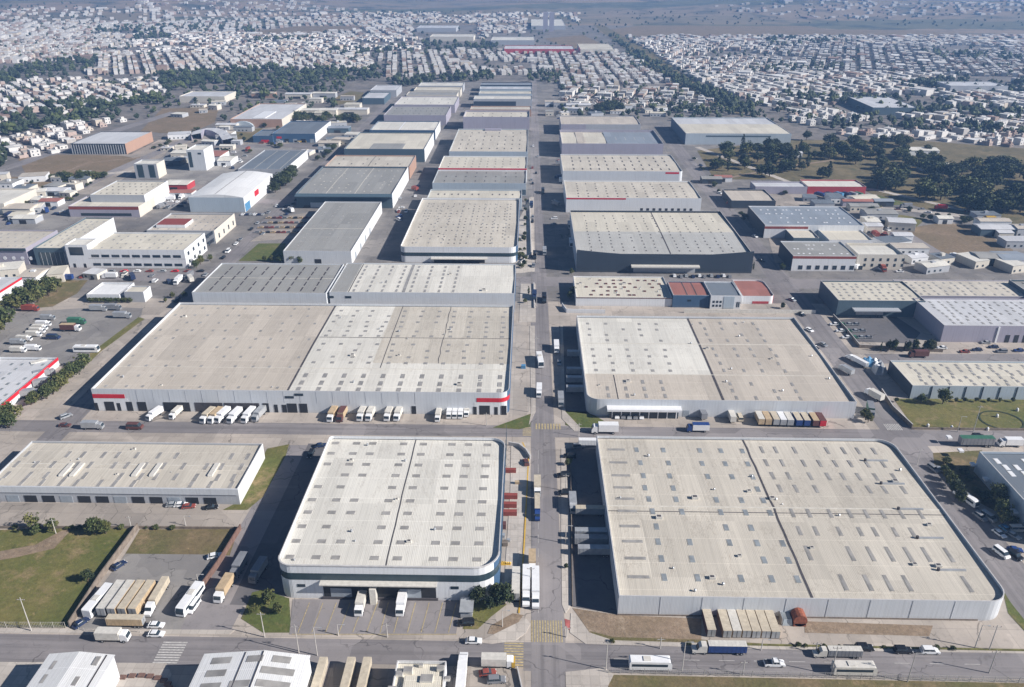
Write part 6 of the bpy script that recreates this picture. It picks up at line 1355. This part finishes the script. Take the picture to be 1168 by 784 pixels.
wall_line('yard_wall', 'dark wall along the right edge of the shaded loading yard pavement', [(651, 530), (653, 692)], .8, .25, 'wallconc')
wall_line('yard_wall', 'curved cream wall at the top of the narrow yard with red containers', [(580, 508), (592, 510), (600, 516), (605, 524)], 1.6, .5, 'cap')
wall_line('field_wall', 'white-topped wall along the left edge of the sports field', [(1005, 448), (1018, 468), (1040, 489)], 2.0, .4, 'wallconc', cap='cap')
wall_line('field_wall', 'dark low wall along the near edge of the sports field', [(1040, 490), (1330, 493)], 1.0, .3, 'wallconc')
wall_line('white_wall', 'white and blue painted wall at the third crossing in front of the workshop block', [(641, 350), (646, 357), (690, 358)], 2.2, .3, 'wall_white')
wall_line('yard_wall', 'long whitewashed wall behind the two-bay tan warehouse', [(780, 357), (930, 358)], 2.0, .3, 'dirtywhite')
wall_line('yard_wall', 'gray wall with white cap beside the shaded yard of the teal-walled warehouse', [(950, 362), (965, 378), (980, 397), (1075, 402)], 1.8, .3, 'wallconc', cap='cap')
wall_line('verge_kerb', 'dark planted curb line along the near right warehouse forecourt', [(800, 735), (1330, 746)], .4, .5, 'leafo')
wall_line('yard_wall', 'pale wall along the bottom yard edge under the left block', [(590, 764), (598, 800)], 1.2, .3, 'cap')
fence('wire_fence', 'wire fence along the lower edge of the green field', (-60, 716), (75, 716.5), 2.2)
fence('wire_fence', 'wire fence between the bottom road and the dry field at lower right', (694, 768), (1330, 783), 2.0)
fence('yard_fence', 'fence along the near edge of the dirt path lawns beside the trailer lot gate', (96, 720), (160, 722), 1.2)
wall_line('strip_wall', 'white wall along the strip left of the far main road', [(604, 228), (605, 262), (606, 292), (592, 303)], 1.8, .5, 'cap')
wall_line('strip_wall', 'low white wall left of the far main road near the third crossing', [(609, 324), (609.5, 352)], 1.0, .5, 'cap')
# guard hut
b = MB(); b.box(-1.6, 1.6, 0, 5, 0, 2.6, M['wall_gray'], top=M['roof_white']); b.box(-1.9, 1.9, -.4, 5.3, 2.6, 2.8, M['silver']); x, y = P(532, 706); tag(b.build('gate_hut', None, (x, y, .03)), 'small gray gate hut at the right end of the yellow-lined parking', 'hut')
b = MB(); x, y = P(178, 783)
for i in range(14): a = i / 13 * 3.4; b.box(math.cos(a) * 9 - .8, math.cos(a) * 9 + .8, math.sin(a) * 5 - .6, math.sin(a) * 5 + .6, 0, .5, M['brick'])
tag(b.build('curved_planter', None, (x - 5, y - 2, .1)), 'curved red brick planter at the bottom street corner', 'planter')
def pole(px, py, h, label, arm=True, group=None, tr=False):
    x, y = P(px, py); root = empty('utility_pole' if not tr else 'floodlight_mast', (x, y, 0)); tag(root, label, 'pole', group)
    b = MB(); b.cyl((0, 0, 0), (0, 0, h), .16, .09, M['pole'], 7); b.build('shaft', root)
    b = MB()
    if arm: b.box(-1.1, 1.1, -.06, .06, h - .8, h - .66, M['pole'], bottom=True); [b.cyl((q, 0, h - .66), (q, 0, h - .35), .07, .05, M['brown'], 6) for q in (-1, 0, 1)]
    else: b.box(-.05, 1.8, -.05, .05, h - .1, h, M['pole'], bottom=True); b.box(1.4, 2.1, -.15, .15, h - .2, h - .05, M['silver'], bottom=True)
    b.build('crossarm' if arm else 'lamp', root)
PO = [(36, 720, 12, 'tall pale pole standing alone in front of the green field'), (226, 664, 3, None), (302, 727, 9, None), (341, 745, 10, None), (362, 748, 10, None), (442, 727, 5, None), (691, 764, 10, None), (778, 765, 10, None), (753, 740, 4, None), (948, 770, 10, None), (1035, 778, 10, None), (847, 770, 5, None), (1128, 768, 8, None), (1112, 739, 8, None), (1128, 742, 9, None),
      (646, 727, 4, None), (573, 715, 6, None), (605, 668, 7, None), (645, 560, 7, None), (645, 620, 7, None), (603, 470, 7, None), (1110, 493, 12, 'tall slender mast at the near edge of the sports field'), (1092, 493, 7, None), (660, 498, 6, None), (555, 486, 6, None), (386, 725, 4, None), (64, 609, 6, None), (150, 603, 5, None), (212, 600, 4, None), (1046, 530, 7, None),
      (612, 300, 7, None), (612, 350, 7, None), (612, 400, 7, None), (930, 745, 4, None), (868, 742, 4, None)]
for i, (q, yy, h, lb) in enumerate(PO):
    side_ = 'left' if q < 560 else 'right' if q > 660 else 'middle'
    lb = lb or '%s pole %s, on the %s side of the picture' % ('tall' if h > 8 else 'medium' if h > 5 else 'short', ('along the bottom road' if yy > 715 else 'by the loading yards' if yy > 520 else 'by the second cross road' if yy > 460 else 'by the far main road'), side_)
    pole(q, yy, h, lb, arm=(i % 3 != 1), group='poles' if i else None)
# tyres, drums and pallets in the narrow yard and blue tarps
b = None
for i, (q, yy, s, m, lb) in enumerate(((573, 602, 1.2, 'brown', 'brown crate stack'), (573, 613, .8, 'silver', 'gray drum stack'), (576, 622, .9, 'wallconc', 'dark pallet stack'), (580, 618, .6, 'silver', 'small gray drum stack'), (590, 552, .7, 'sand', 'sand-coloured crate stack'), (597, 420, 1.0, 'skyblue', 'blue crate stack'))):
    b = MB(); x, y = P(q, yy)
    for j in range(4): b.box(-s + random.uniform(-.2, .2), s, -s * .8, s * .8, j * s * .4, j * s * .4 + s * .33, M[m], bottom=True)
    tag(b.build('crate_stack', None, (x, y, .03)), lb + (' on the concrete left of the main road, beside the widest warehouse' if yy == 420 else ' on the narrow yard right of the dark-banded warehouse'), 'crates')
for i, (q, yy, w, m, lb) in enumerate(((993, 419, 2.2, 'skyblue', 'blue tarp-covered heap, left of two, left of the low cream warehouse'), (1003, 421, 2.4, 'silver', 'pale gray tarp-covered heap, right of two, left of the low cream warehouse'), (1006, 428, 2.4, 'silver', 'gray heap of scrap under the blue tarps'))):
    b = MB(); x, y = P(q, yy); n = 7
    H_ = [[(0 if a in (0, n - 1) or c in (0, n - 1) else random.uniform(1.6, 3.4)) for a in range(n)] for c in range(n)]
    for a in range(n - 1):
        for c in range(n - 1): g = lambda i_, j_: ((i_ / (n - 1) - .5) * w * 2.4, (j_ / (n - 1)) * w * 2.6, H_[j_][i_]); b.face([g(a, c), g(a + 1, c), g(a + 1, c + 1), g(a, c + 1)], M[m])
    tag(b.build('tarp_heap', None, (x, y, .03)), lb, 'tarp')
# satellite dish ring and goal on the sports field
b = MB(); x, y = P(1142, 480)
for i in range(40):
    a = i / 40 * 6.283; a2 = (i + 1) / 40 * 6.283; f_ = lambda t, r: (math.cos(t) * r, math.sin(t) * r * .9, .12)
    b.face([f_(a, 8.4), f_(a2, 8.4), f_(a2, 7.6), f_(a, 7.6)][::-1], M['leafd'])
tag(b.build('hedge_ring', None, (x, y, .1)), 'dark oval ring of low planting on the sports field', 'hedge')
for i, (q, yy) in enumerate(((1137, 476), (1160, 469), (1058, 487), (1085, 489), (1126, 491))):
    b = MB(); b.cyl((0, 0, 0), (0, 0, 1.0), .6, .5, M['dirtywhite'], 10); b.cyl((0, 0, 1.0), (0, 0, 1.4), .5, .2, M['white'], 10); x, y = P(q, yy); tag(b.build('water_tank', None, (x, y, .03)), 'white %s on the sports field, %s' % ('tank', ('inside the dark oval ring', 'at the upper right of the ring', 'leftmost by the near wall', 'second along the near wall', 'third along the near wall')[i]), 'tank')
# ---------------------------------------------------------------- clutter of the outer industrial yards
random.seed(77)
def road(name, px, w, m='asphalt', z=0.06):
    b = MB(); W = [Vector(P(*p)) for p in px]; L_ = []; R_ = []
    for i, p in enumerate(W):
        d = (W[min(i + 1, len(W) - 1)] - W[max(i - 1, 0)]).normalized(); n = Vector((-d.y, d.x)) * w / 2; L_.append(p + n); R_.append(p - n)
    for i in range(len(W) - 1): b.face([(R_[i].x, R_[i].y, z), (R_[i + 1].x, R_[i + 1].y, z), (L_[i + 1].x, L_[i + 1].y, z), (L_[i].x, L_[i].y, z)], M[m])
    o = b.build(name); o['kind'] = 'structure'
road('curved_road', [(-20, 200), (20, 188), (48, 178), (75, 172), (130, 150), (200, 128)], 14, 'asphalt', .11)
road('west_road', [(-40, 262), (40, 240), (75, 222), (130, 196), (200, 165), (260, 140), (330, 112)], 11, 'asphalt', .115)
road('yard_road', [(0, 216), (60, 214), (100, 200), (150, 196)], 8, 'pave', .12)
road('hangar_road', [(180, 232), (300, 230), (340, 232)], 12, 'asphalt', .12)
road('store_road', [(225, 168), (330, 166), (395, 168)], 14, 'asphalt', .12)
road('field_road', [(985, 238), (1040, 240), (1110, 248), (1150, 262), (1200, 280)], 9, 'pave', .12)
road('field_lane', [(1000, 250), (1030, 266), (1070, 290), (1110, 304), (1200, 306)], 9, 'asphalt', .125)
road('park_road', [(795, 168), (900, 208), (1000, 217), (1100, 240)], 6, 'pave', .13)
road('dirt_track', [(60, 202), (100, 186), (160, 180)], 4, 'dirt', .14)
road('dirt_track', [(815, 206), (900, 190), (1000, 176)], 4, 'dirt', .14)
road('town_avenue', [(1000, 500), (1300, 500)], 11, 'asphalt', .052)
PL = [ # sheds: px, py, w, l, h, wall, roof, label
 (60, 224, 18, 12, 4, 'wall_sky', 'roof_lilac', 'small pale shed beside the turning of the west road'), (20, 246, 20, 14, 5, 'wall_cream', 'roof_tan', 'tan shed under the blue-awning hall at the left edge'), (56, 236, 14, 10, 4, 'wall_white', 'roof_red', 'small red-roofed shed below the blue-awning hall'),
 (28, 256, 16, 10, 4, 'wall_gray', 'roof_white', 'white-roofed shed above the far-left hall'), (196, 190, 16, 14, 5, 'wall_dark', 'roof_slate', 'dark slate shed between the gray office and the tall white cube'), (243, 186, 14, 24, 6, 'wall_white', 'roof_red', 'red-roofed canteen right of the tall white cube'),
 (256, 190, 12, 20, 5, 'wall_white', 'roof_white', 'white shed right of the red-roofed canteen'), (200, 218, 20, 16, 5, 'wall_red', 'roof_white', 'white-roofed shed with crimson walls right of the cream factory'), (206, 226, 18, 10, 4, 'wall_white', 'roof_red', 'low red canopy before the crimson-walled shed'),
 (345, 152, 18, 12, 5, 'wall_gray', 'roof_blue', 'small blue-gray shed touching the blue-fronted store'), (386, 152, 22, 14, 5, 'wall_teal', 'roof_blue', 'blue-gray shed right of the blue-fronted store'), (375, 168, 20, 12, 4, 'wall_cream', 'roof_tan', 'tan shed between the slate store and the left column'),
 (355, 132, 60, 16, 6, 'wall_cream', 'roof_white', 'long pale building above the belt of trees at upper left'), (400, 131, 40, 14, 6, 'wall_cream', 'roof_lilac', 'pale long building by the left column above the belt'), (340, 113, 34, 16, 6, 'wall_cream', 'roof_lilac', 'pale hall left of the lawn near the woods'),
 (370, 112, 30, 12, 6, 'wall_gray', 'roof_white', 'white shed between woods and lawn at upper left'), (300, 112, 30, 14, 6, 'wall_orange', 'roof_tan', 'tan-roofed shed in front of the broad wood'), (258, 148, 22, 12, 5, 'wall_cream', 'roof_lilac', 'pale shed on the edge of the lawn behind the curved hall'),
 (1008, 236, 14, 8, 4, 'wall_dark', 'roof_blue', 'blue-gray shed at the top of the yard left of the oval field'), (1030, 276, 12, 8, 4, 'wall_white', 'roof_lilac', 'white kiosk right of the white office block'), (1140, 270, 26, 12, 5, 'wall_teal', 'roof_lilac', 'pale-roofed teal shed at the right tip of the oval field'),
 (1135, 304, 20, 12, 5, 'wall_dark', 'roof_gray', 'dark shed below the right part of the oval field'), (1158, 306, 16, 16, 5, 'wall_white', 'roof_blue', 'white shed at the right edge below the oval field'), (825, 208, 14, 8, 4, 'wall_white', 'roof_red', 'little red-roofed kiosk left of the open shed'),
 (905, 180, 16, 8, 4, 'wall_white', 'roof_lilac', 'white hut among the park trees'), (1068, 196, 24, 12, 5, 'wall_white', 'roof_white', 'white hut at the front of the right-hand wood'), (1052, 178, 30, 16, 5, 'wall_white', 'roof_white', 'oval white canopy hall beside the right-hand wood'),
 (812, 210, 16, 10, 4, 'wall_dark', 'roof_gray', 'gray hut at the bend of the right-hand street'), (660, 125, 30, 16, 5, 'wall_cream', 'roof_lilac', 'pale hut right of the main road before the house quarter'), (630, 122, 18, 14, 6, 'wall_white', 'roof_tan', 'tan hut at the side of the main road before the house quarter'),
 (1078, 256, 10, 8, 4, 'wall_white', 'roof_white', 'small white hut on the upper rim of the oval field'), (978, 236, 22, 6, 4, 'wall_lilac', 'roof_red', 'narrow reddish shed right of the speckled factory roof')]
for (q, yy, w, l, h, wl, rf, lb) in PL:
    x, y = P(q, yy); root = empty('shed', (x, y, 0)); tag(root, lb, 'shed')
    b = MB(); b.box(-w / 2, w / 2, 0, l, 0, h, M[wl]); b.build('wall', root)
    b = MB(); n = 8; b.prism([(-.4, h + .02), (l + .4, h + .02), (l / 2, h + 1.1)], -w / 2 - .4, w / 2 + .4, M[rf]); b.build('roof', root)
    b = MB(); b.box(-w * .2, w * .1, -.06, .02, .1, min(3, h - .6), M['dockdark'], bottom=True); b.build('door', root)
# parked vehicles around the outer yards
def scatter(n, poly, lb, grp, seed=1):
    xs = [p[0] for p in poly]; ys = [p[1] for p in poly]; k = 0; t = 0
    while k < n and t < 900:
        t += 1; q, yy = random.uniform(min(xs), max(xs)), random.uniform(min(ys), max(ys))
        if not inpoly((q, yy), poly): continue
        x, y = P(q, yy)
        if any(abs(x - a) < 5.4 and abs(y - c) < 5.4 for a, c in VEH): continue
        c = random.choice(('white', 'white', 'silver', 'grayp', 'black', 'redd', 'navy', 'dirtywhite', 'bluep')); kd = random.choice(('car', 'car', 'suv', 'van', 'truck'))
        fx_ = (q - min(xs)) / (max(xs) - min(xs)); pos_ = 'left end' if fx_ < .2 else 'left of middle' if fx_ < .4 else 'middle' if fx_ < .6 else 'right of middle' if fx_ < .8 else 'right end'
        veh(kd, q, yy, random.choice((0, 90, 90, 180, 35)), c, '%s %s %s, %s' % (CN[c], CAT[kd], lb, pos_), grp); k += 1
scatter(12, [(100, 314), (235, 318), (200, 328), (180, 326), (100, 316)], 'on the street under the ribbon-window office', 'vehicles under the ribbon-window office')
scatter(12, [(2, 250), (70, 236), (76, 242), (10, 260)], 'in the yards at the left edge', 'vehicles in the yards at the left edge')
scatter(14, [(188, 226), (215, 228), (215, 236), (180, 240)], 'between the cream factory and the bright hangar', 'vehicles by the bright hangar')
scatter(14, [(335, 240), (322, 250), (300, 262), (330, 232), (400, 232)], 'before the flared roof warehouse', 'vehicles before the flared roof')
scatter(14, [(235, 178), (290, 172), (270, 196), (250, 198)], 'by the slate-roofed factory', 'vehicles by the slate-roofed factory')
scatter(14, [(290, 160), (395, 162), (390, 168), (290, 166)], 'before the blue-fronted store', 'vehicles before the blue-fronted store')
scatter(12, [(452, 228), (480, 226), (480, 170), (470, 232), (455, 262)], 'in the lane between the left and middle columns', 'vehicles in the column lane')
scatter(12, [(985, 262), (1010, 252), (1035, 275), (1030, 280), (1000, 272)], 'in the yard by the white office block', 'vehicles by the white office block')
scatter(10, [(905, 304), (1030, 306), (1030, 312), (905, 308)], 'in front of the red-fascia factory', 'vehicles in front of the red-fascia factory')
scatter(8, [(1100, 398), (1168, 400), (1168, 404), (1100, 404)], 'at the right end of the road by purple-gray walls', 'vehicles at the right road end')
scatter(14, [(1135, 600), (1168, 600), (1168, 650), (1160, 640)], 'in the roadside cluster at the right edge', 'roadside cluster at the right edge')
scatter(8, [(628, 280), (642, 280), (640, 180), (632, 180)], 'at the right kerb of the far main road', 'vehicles at the far right kerb')
scatter(10, [(645, 172), (652, 172), (650, 160), (640, 130), (632, 130)], 'in the yards left of the lilac parapet', 'vehicles left of the lilac parapet')
scatter(10, [(0, 322), (20, 318), (110, 318), (100, 322), (30, 326)], 'near the round trees on the left', 'vehicles near the round trees')
def sheds(n, poly, lb, grp):
    xs = [p[0] for p in poly]; ys = [p[1] for p in poly]; k = t = 0
    while k < n and t < 1500:
        t += 1; q, yy = random.uniform(min(xs), max(xs)), random.uniform(min(ys), max(ys))
        if not inpoly((q, yy), poly): continue
        x, y = P(q, yy); w, l, h = random.uniform(8, 22), random.uniform(8, 16), random.uniform(3, 6)
        if any(a < x + w / 2 and x - w / 2 < c and d < y + l and y < e for a, c, d, e in BL): continue
        BL.append((x - w / 2 - 3, x + w / 2 + 3, y - 3, y + l + 3))
        rn, rf = random.choice((('white', 'roof_white'), ('pale', 'roof_lilac'), ('tan', 'roof_tan'), ('gray', 'roof_gray'), ('cream', 'roof_cream'), ('slate', 'roof_slate'), ('white', 'roof_white')))
        root = empty('outbuilding', (x, y, 0), random.choice((0, 0, .3, -.2))); tag(root, 'small %s-roofed outbuilding %s' % (rn, lb), 'outbuilding', grp)
        wl = M[random.choice(('wall_cream', 'wall_white', 'wall_gray', 'wall_cream'))]; b = MB(); b.box(-w / 2, w / 2, 0, l, 0, h, wl)
        for j in range(int(w / 4)): b.box(-w / 2 + 1 + j * 4, -w / 2 + 2.4 + j * 4, -.05, .02, 1, 2.3, M['glass'])
        b.build('wall', root); b = MB(); b.prism([(-.3, h + .02), (l + .3, h + .02), (l / 2, h + random.choice((.1, 1.0)))], -w / 2 - .3, w / 2 + .3, M[rf])
        if random.random() < .5: b.box(-1.2, 1.2, l * .4, l * .4 + 2, h, h + 1.6, wl)
        b.build('roof', root); k += 1
sheds(14, [(0, 206), (70, 205), (100, 200), (70, 232), (0, 262)], 'in the yards at the left edge', 'outbuildings at the left edge')
sheds(12, [(185, 172), (215, 150), (330, 145), (330, 170), (270, 180), (200, 200)], 'around the slate-roofed factory', 'outbuildings by the slate-roofed factory')
sheds(14, [(150, 132), (260, 112), (400, 110), (420, 130), (330, 140), (240, 145)], 'below the upper-left woods', 'outbuildings below the woods')
sheds(8, [(345, 145), (420, 135), (400, 160), (375, 180), (340, 180)], 'left of the left column', 'outbuildings left of the left column')
sheds(12, [(890, 214), (1000, 218), (1060, 300), (1010, 310), (980, 262)], 'around the speckled factory', 'outbuildings around the speckled factory')
sheds(10, [(1060, 300), (1168, 300), (1168, 312), (1040, 312)], 'below the oval field', 'outbuildings below the oval field')
sheds(10, [(1110, 246), (1168, 262), (1168, 300), (1160, 285)], 'on the right rim of the oval field', 'outbuildings on the right rim')
sheds(12, [(606, 122), (640, 118), (790, 128), (760, 136), (612, 136)], 'where the right column meets the house quarter', 'outbuildings beyond the right column')
sheds(6, [(0, 318), (30, 312), (110, 316), (100, 322), (0, 330)], 'near the round trees at left', 'outbuildings near the round trees')
def treescatter(n, poly, kinds, hr, lb, grp, nm='shrub'):
    xs = [p[0] for p in poly]; ys = [p[1] for p in poly]; k = 0
    while k < n:
        q, yy = random.uniform(min(xs), max(xs)), random.uniform(min(ys), max(ys))
        if not inpoly((q, yy), poly): continue
        o = tree(random.choice(kinds), q, yy, random.uniform(*hr), lb, grp, w=1.5, name=nm); o['category'] = 'shrub'; k += 1
treescatter(14, [(200, 172), (215, 196), (262, 178), (280, 150), (240, 160)], ('round', 'dark'), (3, 5), 'shrub around the tall white cube', 'shrubs around the tall white cube')
treescatter(12, [(160, 176), (215, 160), (230, 150), (215, 148), (180, 168)], ('round', 'dark'), (3, 6), 'shrub along the west road by the pavilion', 'shrubs by the pavilion')
treescatter(10, [(350, 196), (342, 206), (370, 172), (390, 166)], ('round', 'dark'), (3, 6), 'shrub between slate factory and flared roof', 'shrubs by the flared roof')
treescatter(16, [(1000, 246), (1040, 238), (1160, 262), (1168, 290), (1150, 262)], ('round', 'dark'), (2.5, 5), 'shrub on the rim of the brown oval field', 'shrubs on the rim of the oval field')
treescatter(12, [(690, 733), (1150, 742), (1150, 743.5), (690, 735)], ('round',), (1, 1.6), 'low tuft on the green strip along the bottom road', 'tufts along the bottom road')
treescatter(12, [(10, 603), (275, 603), (275, 604.5), (10, 604.5)], ('round',), (1.2, 2), 'low bush along the field-top wall', 'bushes along the field-top wall')
treescatter(10, [(1066, 520), (1075, 518), (1160, 600), (1150, 600)], ('round', 'dark'), (2.5, 4.5), 'shrub on the right verge', 'shrubs on the right verge')
treescatter(8, [(590, 262), (600, 262), (600, 306), (590, 306)], ('dark', 'round'), (2, 4), 'shrub on the strip beside the cream banded warehouse', 'shrubs beside the cream banded warehouse')
treescatter(26, [(180, 170), (215, 148), (330, 140), (400, 135), (330, 172), (250, 200)], ('round', 'dark'), (3, 6), 'shrub in the yards left of the left column', 'shrubs left of the left column')
treescatter(26, [(0, 204), (130, 196), (80, 232), (0, 262)], ('round', 'dark'), (2.5, 5), 'shrub in the yards at the left edge', 'shrubs at the left edge')
treescatter(24, [(860, 214), (1000, 218), (1060, 300), (1010, 310), (900, 300)], ('round', 'dark'), (2.5, 5), 'shrub in the yards right of the right-hand street', 'shrubs right of the right-hand street')
treescatter(16, [(790, 180), (812, 205), (860, 262), (854, 262), (806, 206)], ('round', 'dark'), (2.5, 5), 'shrub along the far right-hand street', 'shrubs along the far right-hand street')
# look-alikes within a row or clump : told apart by their place in it
bpy.context.view_layer.update()
same = {}
for o in COL.objects:
    if not o.parent and 'label' in o and o.get('kind') is None: same.setdefault(o['label'], []).append(o)
for lb, os_ in same.items():
    if len(os_) > 20 and lb.startswith('shrub'):
        os_.sort(key=lambda o: PX(o.location.x, o.location.y)[0])
        h_ = len(os_) // 2
        for part, nm_ in ((os_[:h_], 'left half'), (os_[h_:], 'right half')):
            for i, o in enumerate(part): o['label'] = lb + ', %s, %s along' % (nm_, NUM[i + 1])
    elif 2 <= len(os_) <= 20 and len(lb.split()) <= 12:
        base = lb.split(', on the')[0]
        os_.sort(key=lambda o: PX(o.location.x, o.location.y)[0])
        for i, o in enumerate(os_): o['label'] = lb + ', %s from the left' % NUM[i + 1] if i < len(os_) - 1 else lb + ', rightmost'
    elif 2 <= len(os_) <= 20 and len(lb.split()) <= 14:
        os_.sort(key=lambda o: PX(o.location.x, o.location.y)[0])
        for i, o in enumerate(os_): o['label'] = lb + ', ' + ('leftmost' if i == 0 else 'rightmost' if i == len(os_) - 1 else NUM[i + 1] + ' along')
# ---------------------------------------------------------------- haze
bpy.context.view_layer.update()
b = MB(); b.box(-9000, 9000, -900, 13500, -1.2, 190, M['white'], bottom=True); b.mats = []
hm = bpy.data.materials.new('haze'); hm.use_nodes = True; t = hm.node_tree; t.nodes.clear()
vp = t.nodes.new('ShaderNodeVolumePrincipled'); vp.inputs['Color'].default_value = (0.28, 0.53, 1.0, 1); vp.inputs['Density'].default_value = HAZE; vp.inputs['Anisotropy'].default_value = 0.1
oo = t.nodes.new('ShaderNodeOutputMaterial'); t.links.new(vp.outputs[0], oo.inputs['Volume'])
b.mats = [hm]; o = b.build('haze'); tag(o, 'thin blue haze over the whole city', 'haze', kind='stuff')
